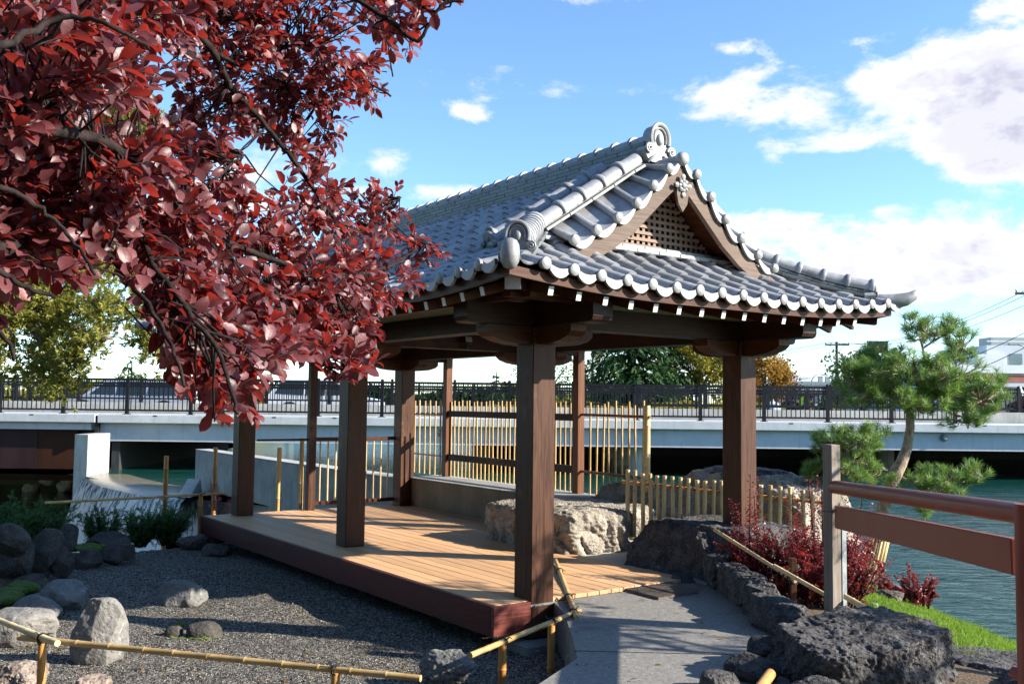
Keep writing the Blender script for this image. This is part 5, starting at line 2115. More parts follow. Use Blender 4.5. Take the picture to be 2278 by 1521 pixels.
# ---- low picket fence on the bank
lf = [on_y(1400, 1050, 10.9), on_y(1590, 1069, 10.55), on_y(1693, 1080, 10.45), on_y(1860, 1094, 10.2)]
fence = thing('picket_fence', 'low bamboo picket fence tied with black cord along the water edge', 'fence', (lf[0].x, lf[0].y, .3))
B_ = Vector((lf[0].x, lf[0].y, .3))
m0 = MB()
culm(m0, (0, 0, -.75), (0, 0, 0), .024, .20, 10, 3)
pk = m0.mesh('picket', MT['bamboo_pale'], True, .8)
m0 = MB()
culm(m0, (0, 0, -.75), (0, 0, 0), .022, .22, 10, 9)
pk2 = m0.mesh('picket', MT['bamboo_pale'], True, .8)
for px in [1397, 1413, 1430, 1446, 1462, 1479, 1496, 1514, 1532, 1551, 1569, 1589, 1605, 1622, 1640, 1658, 1693, 1714, 1736, 1757, 1786, 1807, 1831]:
    f = (px - 1397) / (1860 - 1397)
    Y = 10.9 - .7 * f
    top = on_y(px, 1050 + 44 * f + R.uniform(-3, 3), Y)
    if px in (1397, 1413):
        top.z += .02
    o = link('picket', pk if R.random() < .5 else pk2, fence, Matrix.Translation(top - B_) @ Matrix.Rotation(R.uniform(-.03, .03), 4, 'Y') @ Matrix.Rotation(R.uniform(0, 6), 4, 'Z'))
    m = MB()
    ax = Vector((1, -.2, 0))
    tie(m, top - B_ + Vector((0, .02, -.12)), .027, ax, px)
    m.build('cord_tie', MT['cord'], fence, True)
a, b_ = on_y(1385, 1072, 10.94) - B_, on_y(1870, 1122, 10.22) - B_
m = MB()
culm(m, a + Vector((0, .04, 0)), b_ + Vector((0, .04, 0)), .02, .24, 10, 33)
m.build('rail', MT['bamboo_orange'], fence, True, .8)

# ---- deck-end railing between the slim post and the far back post
dr = thing('deck_railing', 'timber railing with bamboo balusters at the far end of the deck', 'railing', PAV @ Matrix.Translation((1.24, 6.985, 0)))
m = MB()
m.bx(0.002, 1.35, -.035, .035, 1.02, 1.075, bev=.004)
m.build('top_rail', MT['timber_warm'], dr)
m = MB()
m.bx(0.002, 1.35, -.02, .02, .07, .125, bev=.004)
m.build('bottom_rail', MT['timber_warm'], dr)
m = MB()
m.bx(-.90, -.112, -.02, .02, 1.03, 1.06, bev=.004)
m.build('top_rail', MT['timberX'], dr)
m0 = MB()
culm(m0, (0, 0, .12), (0, 0, 1.03), .014, .22, 8, 2)
bl = m0.mesh('baluster', MT['bamboo_pale'], True, .8)
for k in range(10):
    link('baluster', bl, dr, Matrix.Translation((.09 + .128 * k, 0, 0)) @ Matrix.Rotation(k * 1.3, 4, 'Z'))

# ---- red steel railing with grey wooden post
rr_ = thing('steel_railing', 'red brown tubular steel railing with flat mid rail at the right', 'railing', (2.36, 7.0, .1))
B_ = Vector((2.36, 7.0, .1))
TA, TB = on_y(1858, 1083, 6.98), on_y(2283, 1143, 4.35)
m = MB()
m.tube([TA - B_, (TA - B_).lerp(TB - B_, .5), (TB - B_)], .049, 20)
m.build('top_rail', MT['red_steel'], rr_, True, .8)
MA, MB2 = on_y(1864, 1149, 6.98), on_y(2262, 1238, 4.42)
m = MB()
m.bar(MA - B_, MB2 - B_, .05, .165, bev=.006)
m.build('mid_rail', MT['red_steel'], rr_)
m = MB()
e_ = TB - B_
m.tube([e_ + Vector((0, 0, .045)), e_ + Vector((0, 0, -.5)), e_ + Vector((0, 0, -1.25))], .05, 20)
m.build('end_post', MT['red_steel'], rr_, True, .8)
lr = on_y(2255, 1495, 4.42) - B_
m = MB()
m.tube([lr, Vector((e_.x, e_.y, lr.z))], .03, 14)
m.build('lower_rail_stub', MT['red_steel'], rr_, True, .8)
wp = thing('wooden_post', 'weathered grey square wooden post with steel angle beside the red railing', 'post', Matrix.Translation((on_y(1853, 1365, 7.05).x, 7.05, 0)) @ Matrix.Rotation(.45, 4, 'Z'))
m = MB()
m.bx(-.045, .045, -.045, .045, -.1, 1.345, bev=.004)
m.build('post_body', MT['post_grey'], wp)
m = MB()
m.bx(.047, .053, -.05, .045, -.15, .88)
m.bx(.054, .175, .036, .043, -.15, .88)
m.build('steel_angle', MT['metal_grey'], wp)
m = MB()
for z in (.12, .38, .55):
    m.lathe([(.012, 0), (.012, .01), (.004, .012)], Matrix.Translation((.09, .036, z)) @ Matrix.Rotation(math.radians(90), 4, 'X'), 8)
m.lathe([(.022, 0), (.022, .03), (.012, .034), (.012, .05)], Matrix.Translation((.075, .035, .84)) @ Matrix.Rotation(math.radians(90), 4, 'X'), 8)
m.build('bolt', MT['metal_grey'], wp)
m = MB()
m.tube([(-.047, -.047, .86), (.047, -.047, .865), (.047, .047, .86), (-.047, .047, .855), (-.047, -.047, .86)], .0025, 5)
m.build('wire', MT['cord'], wp)
# small path lamp stub and stone by the lawn
gl = on_y(1945, 1385, 8.2)
t = thing('garden_lamp', 'short dark cylindrical garden lamp beside the wooden post', 'lamp', (gl.x, gl.y, gl.z - .05))
m = MB()
m.lathe([(.026, 0), (.026, .15), (.030, .152), (.030, .185), (.020, .19)], Matrix.Identity(4), 14)
m.build('lamp_body', MT['black_iron'], t, True, .6)
m = MB()
m.lathe([(.031, .191), (.033, .2), (.030, .215), (.01, .222)], Matrix.Identity(4), 14)
m.build('lamp_cap', MT['metal_grey'], t, True, .6)

# ---- door mat on the path
mp_ = [on_z(1375, 1309, -.03), on_z(1465, 1333, -.03), on_z(1553, 1318, -.03), on_z(1470, 1293, -.03)]
m = MB()
vs = [(p.x, p.y, -.034) for p in mp_] + [(p.x, p.y, -.016) for p in mp_]
m.add(vs, [(3, 2, 1, 0), (4, 5, 6, 7), (0, 1, 5, 4), (1, 2, 6, 5), (2, 3, 7, 6), (3, 0, 4, 7)])
matt = m.build('door_mat', MT['mat_brown'], None)
tag(matt, 'brown ribbed rubber mat lying where the path meets the deck', 'mat')
m = MB()
ux, uy = (mp_[1] - mp_[0]), (mp_[3] - mp_[0])
NR = 26
for k in range(NR):
    a = mp_[0] + uy * ((k + .5) / NR)
    m.bar((a.x, a.y, -.013), (a.x + ux.x, a.y + ux.y, -.013), .010, .006)
m.build('rib', MT['mat_brown'], matt, kind='stuff')
# ------------------------------------------------------------------ plants
rng = np.random.default_rng(11)
LEAF_V = [(0, 0, 0),
          (-.19, .22, .035), (0, .22, -.01), (.19, .22, .035),
          (-.285, .52, .05), (0, .52, -.015), (.285, .52, .05),
          (-.215, .84, .0), (0, .84, -.06), (.215, .84, .0),
          (0, 1.04, -.13)]
LEAF_F = [(0, 2, 1), (0, 3, 2), (1, 2, 5), (1, 5, 4), (2, 3, 6), (2, 6, 5), (4, 5, 8), (4, 8, 7), (5, 6, 9), (5, 9, 8), (7, 8, 10), (8, 9, 10)]
BLADE_V = [(-.5, 0, 0), (.5, 0, 0), (.32, .7, .02), (-.32, .7, .02), (0, 1, 0)]
BLADE_F = [(0, 1, 2), (0, 2, 3), (3, 2, 4)]
OVAL_V = [(0, 0, 0), (.42, .45, .06), (0, 1, 0), (-.42, .45, .06)]
OVAL_F = [(0, 1, 2), (0, 2, 3)]


def rnd_dir(n, zb=0.0):
    d = rng.normal(0, 1, (n, 3))
    d[:, 2] += zb
    return unit(d)


# ---- purple-leaf plum: crown reaching in from the left, trunk outside the picture
plum = thing('plum_tree', 'purple leaved plum tree with dark branches reaching over the garden', 'tree', (-3.4, 2.6, -.4))
PB = np.array([-3.4, 2.6, -.4])


def pxd(x, y, D):
    p = on_y(x, y, D)
    return np.array([p.x, p.y, p.z])


CTRL = [(100, 60, 1.75), (250, 120, 1.8), (60, 250, 1.9), (330, 60, 2.9), (500, 60, 3.9), (700, 60, 4.3), (850, 180, 4.6), (900, 60, 3.0), (1020, 20, 3.0), (450, 250, 3.9), (620, 220, 4.4), (740, 300, 4.6),
        (300, 350, 2.6), (100, 400, 2.4), (200, 520, 2.3), (80, 650, 2.1), (200, 640, 2.1), (400, 500, 3.0), (520, 450, 3.4), (600, 560, 3.7), (700, 500, 4.2), (800, 450, 4.8), (880, 440, 5.0), (940, 550, 5.2), (860, 620, 4.6),
        (700, 650, 3.7), (780, 700, 3.8), (560, 650, 3.2), (400, 680, 2.7), (350, 720, 2.5), (480, 800, 2.4), (520, 900, 2.3), (400, 870, 2.3), (780, 820, 3.5), (620, 820, 2.7), (20, 800, 2.1)]
CT = np.array(CTRL)
CT[:, 2] = np.where(CT[:, 2] < 2.5, CT[:, 2] * 1.14, CT[:, 2])


def depth_at(x, y):
    w = 1 / (((CT[:, 0] - x) ** 2 + (CT[:, 1] - y) ** 2) / 8000 + .05) ** 1.5
    return float((w * CT[:, 2]).sum() / w.sum())


BR = [([(-260, 380, 1.9), (0, 308, 2.25), (60, 284, 2.35), (190, 304, 2.6), (260, 333, 2.7), (330, 385, 2.9), (380, 440, 3.0), (430, 495, 3.15), (520, 545, 3.4), (640, 590, 3.6), (740, 640, 3.8)], .030),
      ([(-200, 620, 2.0), (0, 558, 2.5), (60, 520, 2.7), (110, 505, 2.8), (200, 512, 3.0), (300, 500, 3.1), (440, 508, 3.4), (560, 560, 3.6), (680, 600, 3.8), (800, 610, 4.3), (900, 580, 4.9)], .032),
      ([(150, -220, 2.6), (330, -20, 3.2), (400, 40, 3.4), (470, 110, 3.6), (510, 190, 3.8), (560, 245, 4.0), (640, 340, 4.2), (690, 410, 4.3), (740, 480, 4.4), (800, 520, 4.7)], .026),
      ([(330, -60, 3.2), (450, 10, 3.7), (560, 60, 4.0), (640, 95, 4.2), (720, 125, 4.4), (800, 170, 4.6), (870, 215, 4.7)], .018),
      ([(500, -150, 2.6), (650, -50, 2.9), (780, -5, 3.0), (860, 40, 3.0), (930, 90, 3.0), (980, 15, 3.0), (1030, 5, 3.0)], .013),
      ([(-150, 380, 1.8), (0, 415, 2.1), (70, 450, 2.15), (120, 490, 2.2), (170, 545, 2.2), (210, 610, 2.1)], .009),
      ([(300, 500, 2.9), (340, 590, 2.7), (380, 640, 2.6), (430, 710, 2.5), (480, 770, 2.45), (510, 850, 2.4), (530, 920, 2.35)], .013),
      ([(-120, 120, 1.5), (30, 90, 1.7), (140, 40, 1.8), (250, 60, 1.8), (330, 110, 1.85)], .009),
      ([(560, 560, 3.5), (620, 660, 3.5), (680, 740, 3.5), (700, 800, 3.5), (780, 830, 3.5)], .010),
      ([(-120, 560, 1.8), (0, 600, 2.0), (60, 640, 2.05), (120, 660, 2.1)], .010),
      ([(380, 440, 3.0), (450, 420, 3.3), (520, 360, 3.5), (545, 345, 3.6)], .010),
      ([(200, 512, 3.0), (260, 590, 2.7), (330, 680, 2.5), (390, 790, 2.35), (410, 860, 2.3)], .010),
      ([(800, 520, 4.7), (850, 470, 4.9), (890, 440, 5.0)], .007), ([(800, 610, 4.4), (860, 590, 4.8), (950, 545, 5.2)], .007),
      ([(470, 110, 3.6), (540, 150, 4.0), (640, 190, 4.3), (740, 250, 4.6)], .010), ([(-100, 700, 1.9), (0, 740, 2.05), (30, 800, 2.1)], .007)]
mb = MB()
limb_pts = []
for pts, r0 in BR:
    P3 = [pxd(*p) - PB for p in pts]
    # refine with wiggle
    path = []
    for i in range(len(P3) - 1):
        a_, b_, c_, d_ = P3[max(0, i - 1)], P3[i], P3[i + 1], P3[min(len(P3) - 1, i + 2)]
        for k in range(5):
            t = k / 5
            q = .5 * (2 * b_ + (c_ - a_) * t + (2 * a_ - 5 * b_ + 4 * c_ - d_) * t * t + (3 * b_ - a_ - 3 * c_ + d_) * t ** 3)
            path.append(q + rng.normal(0, .0022, 3))
    path.append(P3[-1])
    mb.tube(path, [r0 * .66 * (1 - .75 * i / len(path)) + .002 for i in range(len(path))], 8)
    limb_pts += path
heads = [pxd(*b[0][0]) - PB for b in BR if b[0][0][0] < 0 or b[0][0][1] < 0]
fork = np.array([0.0, .1, 1.75])
mb.tube([(0, 0, -.1), (.02, .03, .5), (-.02, .06, 1.2), tuple(fork)], [.13, .11, .095, .085], 12)
for h in heads:
    mid = (fork + h) / 2 + rng.normal(0, .05, 3) + np.array([0, 0, .12])
    mb.tube([tuple(fork), tuple(mid), tuple(h)], [.06, .045, .03], 8)
limb_pts = np.array(limb_pts)
DENSE = [(0, -40), (740, -40), (765, 60), (845, 150), (855, 210), (750, 235), (755, 305), (730, 340), (690, 380), (770, 400), (790, 430), (900, 425), (890, 500), (975, 555), (905, 640), (830, 700), (850, 810), (770, 830), (710, 820),
         (690, 790), (640, 790), (560, 850), (535, 895), (485, 900), (440, 845), (375, 840), (365, 800), (425, 740), (330, 690), (260, 600), (190, 575), (150, 620), (95, 620), (50, 640), (15, 700), (-30, 700)]
UPR = [(785, -30), (1040, -30), (1030, 10), (950, 40), (930, 120), (870, 110), (800, 30)]
HOLES = [[(500, 300), (600, 285), (660, 360), (700, 425), (640, 470), (570, 455), (520, 400)], [(320, 80), (415, 80), (415, 250), (370, 280), (315, 240)], [(505, 320), (590, 300), (640, 365), (680, 420), (640, 452), (585, 445), (540, 400)], [(335, 95), (400, 90), (400, 240), (370, 262), (330, 230)], [(905, 440), (870, 520), (960, 520)],
         [(250, 640), (330, 640), (330, 770), (250, 760)], [(100, 270), (255, 215), (330, 250), (330, 300), (190, 285)]]
pos_l, dir_l, len_l = [], [], []
tw = 0
tries = 0
twigs = []
while tw < 1330 and tries < 150000:
    tries += 1
    if rng.random() < .035:
        x, y = rng.uniform(765, 1055), rng.uniform(-30, 140)
        if not inpoly(x, y, UPR):
            continue
    else:
        x, y = rng.uniform(-30, 985), rng.uniform(-40, 950)
        if not inpoly(x, y, DENSE):
            continue
        if any(inpoly(x, y, h) for h in HOLES) and rng.random() < .93:
            continue
        if x < 330 and y > 540 and rng.random() < .45:
            continue
    D = depth_at(x, y) + rng.exponential(.22) - .08
    if x < 335 and y < 380 and rng.random() < .45:      # deeper layer behind the near leaves
        D += rng.uniform(.6, 1.8)
    if D < 2.6 and rng.random() < .35:
        continue
    twigs.append((x, y, D))
    tw += 1
for (x, y, D) in twigs:
    p = pxd(x, y, D) - PB
    j = np.argmin(((limb_pts - p) ** 2).sum(1))
    base = limb_pts[j]
    out = p - base
    L = np.linalg.norm(out)
    d0 = out / max(L, 1e-3)
    g = np.array([.35, -.05, rng.uniform(-.35, .45)])
    d = d0 * .6 + g + rng.normal(0, .35, 3)
    d /= np.linalg.norm(d)
    tl = rng.uniform(.08, .17)
    s0 = p - d * tl * .5
    s1 = p + d * tl * .5
    if L < .38:
        mb.tube([tuple(base), tuple((base + s0) / 2 + rng.normal(0, .012, 3)), tuple(s0), tuple(s1)], [.0042, .0034, .0026, .0012], 5)
    else:
        mb.tube([tuple(s0 - d * .15 + rng.normal(0, .01, 3)), tuple(s0), tuple(s1)], [.003, .0026, .0012], 5)
    nl = rng.integers(7, 13)
    for k in range(nl):
        t = (k + rng.uniform(0, .8)) / nl
        q = s0 + (s1 - s0) * min(1, t)
        az = k * 2.4 + rng.uniform(-.4, .4)
        o = np.cross(d, [0.1, .2, 1.0])
        o /= np.linalg.norm(o)
        o2 = np.cross(d, o)
        rad = o * math.cos(az) + o2 * math.sin(az)
        ld_ = d * (.45 + .75 * t) + rad * (1.0 - .45 * t) + np.array([.04, 0, -.12]) + rng.normal(0, .15, 3)
        pos_l.append(q + rad * .004)
        dir_l.append(ld_)
        len_l.append(rng.uniform(.030, .062) * (.85 + .25 * min(1, 3 / D)))
mb.build('branches', MT['bark'], plum, True)
pos_l, dir_l, len_l = np.array(pos_l), np.array(dir_l), np.array(len_l)
n = len(pos_l)
up = rnd_dir(n) * .75 + np.array([.35, -.25, .75])
X, Y, Z = frames(dir_l, up)
size = np.stack([len_l * rng.uniform(.85, 1.25, n), len_l, len_l * rng.uniform(.4, 2.6, n)], 1)
dist = np.linalg.norm(pos_l + PB - np.array(CAM), axis=1)
vis = []
for i in range(n):
    w = Vector(pos_l[i] + PB) - CAM
    zc = w.dot(_f)
    vis.append(abs(w.dot(_r2) / zc) < .53 and abs(w.dot(_u2) / zc) < .355)
vis = np.array(vis)
big = np.where(vis, len_l / dist, 0)
order = np.argsort(-big)
near, rest = order[:296], order[296:]
V, Fk = scatter(LEAF_V, LEAF_F, pos_l[rest], X[rest], Y[rest], Z[rest], size[rest])
link('foliage', np_mesh('foliage', V, Fk, MT['plum'], True, col=np.repeat(rng.uniform(0, 1, len(rest)), len(LEAF_V))), plum, kind='stuff')
lm = [np_mesh('leaf', LEAF_V, LEAF_F, MT['plum'], True, col=[c_] * len(LEAF_V)) for c_ in (.1, .35, .6, .9)]
for k, i in enumerate(near):
    M = Matrix((Vector(X[i] * size[i, 0]), Vector(Y[i] * size[i, 1]), Vector(Z[i] * size[i, 2]))).transposed().to_4x4()
    M.translation = Vector(pos_l[i])
    link('leaf', lm[k % 4], plum, M)

# unseen crown foliage added over and behind the viewer to block sky light
n = 14000
k = 60
g_ = np.random.default_rng(3)
cen = np.stack([g_.uniform(-5.5, .6, k), g_.uniform(-4.5, .7, k), g_.uniform(3.3, 6.0, k)], 1) - PB
idx = g_.integers(0, k, n)
vv = unit(g_.normal(0, 1, (n, 3))) * g_.uniform(.1, .75, (n, 1))
pl = cen[idx] + vv
X, Y, Z = frames(vv + g_.normal(0, .5, (n, 3)), unit(g_.normal(0, 1, (n, 3)) + np.array([0, 0, .8])))
V, Fk = scatter(LEAF_V, LEAF_F, pl, X, Y, Z, g_.uniform(.10, .17, n))
link('foliage', np_mesh('foliage', V, Fk, MT['plum'], True, col=np.repeat(g_.uniform(0, 1, n), len(LEAF_V))), plum, kind='stuff')
bmb = MB()
for c_ in cen[::3]:
    bmb.tube([tuple(fork), tuple((fork + c_) / 2 + np.array([0, 0, .3])), tuple(c_)], [.05, .03, .01], 6)
bmb.build('branches', MT['bark'], plum, True)

# fallen plum leaves on the gravel and path
n = 300
pp = []
while len(pp) < n:
    x, y = rng.uniform(-4.2, 1.8), rng.uniform(5.6, 11)
    pp.append((x, y, gz(x, y) + .012 if x < .15 else -.028))
pp = np.array(pp)
X, Y, Z = frames(np.stack([rng.normal(0, 1, n), rng.normal(0, 1, n), rng.normal(0, .15, n)], 1), np.tile([0, 0, 1.0], (n, 1)))
V, Fk = scatter(LEAF_V, LEAF_F, pp, X, Y, Z, rng.uniform(.022, .045, n))
link('fallen_leaves', np_mesh('fallen_leaves', V, Fk, MT['leaf_orange'], True, col=np.repeat(rng.uniform(0, .4, n), len(LEAF_V))), None, kind='stuff')


# ---- needles and shoots
def shoot_cloud(starts, dirs, lens, nblade, blade_len, blade_w, spread, tmpl=(BLADE_V, BLADE_F), grow=.15, flat=0.0):
    """blades set around each shoot; returns verts, faces, tints"""
    S_ = np.repeat(starts, nblade, 0)
    D_ = np.repeat(unit(dirs), nblade, 0)
    L_ = np.repeat(lens, nblade)
    n_ = len(S_)
    t = np.tile((np.arange(nblade) + .5) / nblade, len(starts)) + rng.uniform(-.5, .5, n_) / nblade
    ref = np.where(np.abs(D_[:, 2:3]) > .9, np.array([[1.0, 0, 0]]), np.array([[0, 0, 1.0]]))
    o1 = unit(np.cross(D_, ref))
    o2 = np.cross(D_, o1)
    a = np.tile(np.arange(nblade) * 2.4, len(starts)) + rng.uniform(-.5, .5, n_)
    rad = o1 * np.cos(a)[:, None] + o2 * (np.sin(a) * (1 - flat))[:, None]
    bd = D_ * (1 - spread + .5 * t[:, None] * grow) + rad * spread + rng.normal(0, .08, (n_, 3))
    P_ = S_ + D_ * (L_ * t)[:, None]
    bl = rng.uniform(.8, 1.15, n_) * blade_len
    X_, Y_, Z_ = frames(bd, rad + rnd_dir(n_) * .4)
    V_, F_ = scatter(tmpl[0], tmpl[1], P_, X_, Y_, Z_, np.stack([np.full(n_, blade_w), bl, bl], 1))
    tint = np.repeat(np.repeat(rng.uniform(0, 1, len(starts)), nblade), len(tmpl[0]))
    return V_, F_, tint


# ---- sculpted pine on the bank
PX_ = on_z(1928, 1290, -.42)
pine = thing('pine_tree', 'sculpted green pine with bent trunk behind the red railing', 'tree', (PX_.x, PX_.y, -.5))
B_ = Vector((PX_.x, PX_.y, -.5))


def pq(x, y, D=10.1):
    return on_y(x, y, D + 1.2) - B_


tr = MB()
tk = [(1918, 1320), (1928, 1290), (1942, 1235), (1955, 1180), (1962, 1140), (1978, 1085), (1990, 1055), (2005, 1030), (2018, 995), (2025, 950), (2024, 925), (2028, 900)]
tr.tube([pq(*p) for p in tk], [.085, .082, .078, .074, .07, .078, .085, .068, .058, .05, .05, .04], 12)
branches = [([(2024, 925), (2010, 905), (1995, 890), (1965, 868), (1930, 862), (1890, 860)], .030, 10.0), ([(2028, 900), (2045, 870), (2050, 830), (2058, 800), (2052, 770), (2045, 745)], .028, 10.1),
            ([(2028, 905), (2060, 890), (2095, 880), (2140, 888), (2185, 900), (2220, 870)], .026, 9.9), ([(1990, 1052), (1965, 1042), (1940, 1034), (1905, 1030), (1860, 1020), (1830, 1000)], .024, 9.7),
            ([(1998, 1058), (2020, 1068), (2050, 1085), (2090, 1090), (2140, 1085), (2185, 1065)], .018, 9.8), ([(2052, 775), (2075, 760), (2100, 745), (2120, 730)], .014, 10.2),
            ([(1995, 890), (1975, 840), (1950, 800), (1935, 780)], .014, 10.3), ([(2058, 800), (2090, 820), (2120, 820), (2150, 800)], .014, 10.2), ([(2050, 840), (2010, 810), (1990, 790)], .012, 9.8)]
for pts, r, D in branches:
    tr.tube([pq(x, y, D if i > 1 else 10.1) for i, (x, y) in enumerate(pts)], [r * (1 - .7 * i / len(pts)) for i in range(len(pts))], 8)
cl = [(2060, 745, 60, 30, 10.1), (2030, 722, 35, 20, 10.2), (2112, 735, 38, 28, 10.2), (2140, 770, 35, 45, 10.2), (1960, 800, 55, 40, 10.3), (1905, 845, 45, 45, 10.0), (1950, 850, 60, 40, 9.9), (2010, 830, 70, 50, 9.9), (2080, 850, 70, 60, 9.9),
      (2130, 845, 60, 55, 10.1), (2180, 890, 55, 45, 9.9), (2210, 865, 30, 28, 10.0), (2140, 930, 60, 30, 9.9), (2070, 900, 50, 30, 9.8), (1990, 895, 60, 25, 9.7), (1915, 890, 45, 25, 9.8), (2040, 910, 25, 25, 9.7),
      (1850, 985, 55, 35, 9.7), (1905, 990, 60, 38, 9.6), (1950, 980, 30, 30, 9.8), (1830, 1030, 40, 30, 9.7), (1890, 1040, 55, 35, 9.6), (1930, 1060, 35, 25, 9.7), (1985, 1085, 20, 20, 9.9),
      (2060, 1065, 45, 22, 9.8), (2110, 1075, 50, 28, 9.8), (2160, 1065, 35, 25, 9.9), (2090, 1100, 50, 20, 9.7), (2060, 1135, 15, 10, 9.7), (1810, 1065, 20, 15, 9.7)]
st_, di_, ln_ = [], [], []
for (x, y, rx, ry, D) in cl:
    rx, ry = rx * 1.12, ry * 1.18
    k = int(max(7, rx * ry / 74))
    cen = np.array(pq(x, y, D))
    for _ in range(k):
        v = rng.normal(0, 1, 3)
        v /= np.linalg.norm(v)
        rr = rng.uniform(.35, 1) ** .6
        off = np.array([v[0] * rx, v[1] * (rx + ry) * .5, v[2] * ry]) / F_PX * D * rr
        st_.append(cen + off * .9)
        dd = v * .55 + np.array([0, 0, .85]) + rng.normal(0, .2, 3)
        di_.append(dd)
        ln_.append(rng.uniform(.06, .11))
        j = cen + off * .15 + rng.normal(0, .01, 3)
        tr.tube([tuple(j), tuple(st_[-1]), tuple(st_[-1] + unit(dd[None, :])[0] * ln_[-1])], [.007, .005, .0035], 5)
tr.build('trunk', MT['bark_pine'], pine, True)
V, Fk, ti = shoot_cloud(np.array(st_), np.array(di_), np.array(ln_), 64, .094, .0048, .60)
link('crown', np_mesh('crown', V, Fk, MT['needle'], col=ti), pine, kind='stuff')
# bamboo splint wrapped round the lower trunk
m = MB()
for k in range(15):
    a = k / 15 * 2 * math.pi
    a0, a1 = pq(1934, 1285), pq(1962, 1172)
    off = Vector((math.cos(a), math.sin(a), 0)) * .105
    m.tube([a0 + off * 1.1, a1 + off], .014, 6)
m.build('bamboo_wrap', MT['bamboo_pale'], pine, True, kind='stuff')

# a second pine just outside the picture to the right: its shadow falls over the path
pine2 = thing('pine_tree', 'pine beyond the right edge of the garden whose shadow falls on the path', 'tree', (5.35, 5.5, -.5))
tr = MB()
tr.tube([(0, 0, 0), (.05, .05, .7), (-.05, .1, 1.4), (0, .15, 2.1), (.05, .2, 2.9)], [.07, .06, .055, .045, .02], 10)
st_, di_, ln_ = [], [], []
for (cx, cy, cz, rx, rz, k) in ((-.75, .45, 1.75, .45, .16, 40), (.1, .3, 2.15, .55, .2, 50), (-.35, .7, 2.5, .5, .2, 50), (-.55, 1.3, 2.75, .55, .22, 60), (.2, .2, 3.0, .4, .25, 40), (-.1, -.35, 2.0, .45, .15, 36), (-.35, 1.75, 3.15, .45, .2, 45)):
    tr.tube([(0, .15, cz - .25), (cx * .5, cy * .5 + .05, cz - .12), (cx, cy, cz - .05)], [.03, .02, .01], 6)
    for _ in range(k):
        v = unit(rng.normal(0, 1, (1, 3)))[0]
        rr = rng.uniform(.3, 1)
        st_.append(np.array([cx, cy, cz]) + v * np.array([rx, rx, rz]) * rr)
        di_.append(v * .5 + np.array([0, 0, .8]))
        ln_.append(.1)
tr.build('trunk', MT['bark_pine'], pine2, True)
V, Fk, ti = shoot_cloud(np.array(st_), np.array(di_), np.array(ln_), 46, .08, .005, .62)
link('crown', np_mesh('crown', V, Fk, MT['needle'], col=ti), pine2, kind='stuff')

# ---- red barberry shrubs in the bed
def barberry(label, cx, cy, r, h, nst, tall=()):
    t = thing('barberry_shrub', label, 'shrub', (cx, cy, H(cx, cy)))
    sm = MB()
    st_, di_, ln_ = [], [], []
    for k in range(nst):
        a, q = rng.uniform(0, 2 * math.pi), math.sqrt(rng.random())
        b = np.array([math.cos(a) * q * r * .45, math.sin(a) * q * r * .45, 0])
        lean = np.array([math.cos(a), math.sin(a), 0]) * q * rng.uniform(.2, .9)
        L = h * rng.uniform(.55, .95) * (1 - .25 * q)
        d = unit((lean + np.array([0, 0, 1.0]))[None, :])[0]
        st_.append(b + d * L * .12)
        di_.append(d + rng.normal(0, .07, 3))
        ln_.append(L)
        sm.tube([tuple(b), tuple(b + d * L * .9)], [.006, .003], 5)
        for _ in range(3):
            s = b + d * L * rng.uniform(.2, .85)
            d2 = d + rng.normal(0, .55, 3)
            st_.append(s)
            di_.append(d2)
            ln_.append(L * rng.uniform(.18, .42))
    for (dx, dy, L) in tall:
        b = np.array([dx, dy, 0])
        d = unit(np.array([[rng.normal(0, .06), 0, 1.0]]))[0]
        for _ in range(10):
            st_.append(b + rng.normal(0, .03, 3))
            di_.append(d + rng.normal(0, .06, 3))
            ln_.append(L * rng.uniform(.6, 1.08))
        sm.tube([tuple(b), tuple(b + d * L)], [.007, .003], 5)
    sm.build('stems', MT['bark'], t)
    V_, F_, ti_ = shoot_cloud(np.array(st_), np.array(di_), np.array(ln_), 46, .024, .022, .72, (OVAL_V, OVAL_F))
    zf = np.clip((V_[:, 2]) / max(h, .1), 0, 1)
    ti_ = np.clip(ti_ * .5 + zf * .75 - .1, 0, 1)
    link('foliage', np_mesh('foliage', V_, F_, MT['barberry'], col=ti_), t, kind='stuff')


barberry('tall wine red barberry at the foot of the right pavilion post', 2.33, 8.75, .42, .62, 40, tall=((-.13, .1, 1.0), (-.02, .15, .82), (-.2, .05, .75)))
barberry('broad wine red barberry in the middle of the planting bed', 2.75, 8.55, .58, .76, 60, tall=((.05, .2, 1.02), (.25, .15, .9), (-.2, .1, .85)))
barberry('wine red barberry behind the wooden post and steel angle', 2.70, 8.0, .36, .66, 34, tall=((-.02, .2, 1.05), (.15, .1, .9)))
barberry('low wine red barberry spreading towards the lawn rocks', 4.02, 9.65, .45, .42, 30)
barberry('small dull red barberry at the front of the bed above the kerb', 2.45, 8.05, .36, .36, 24)


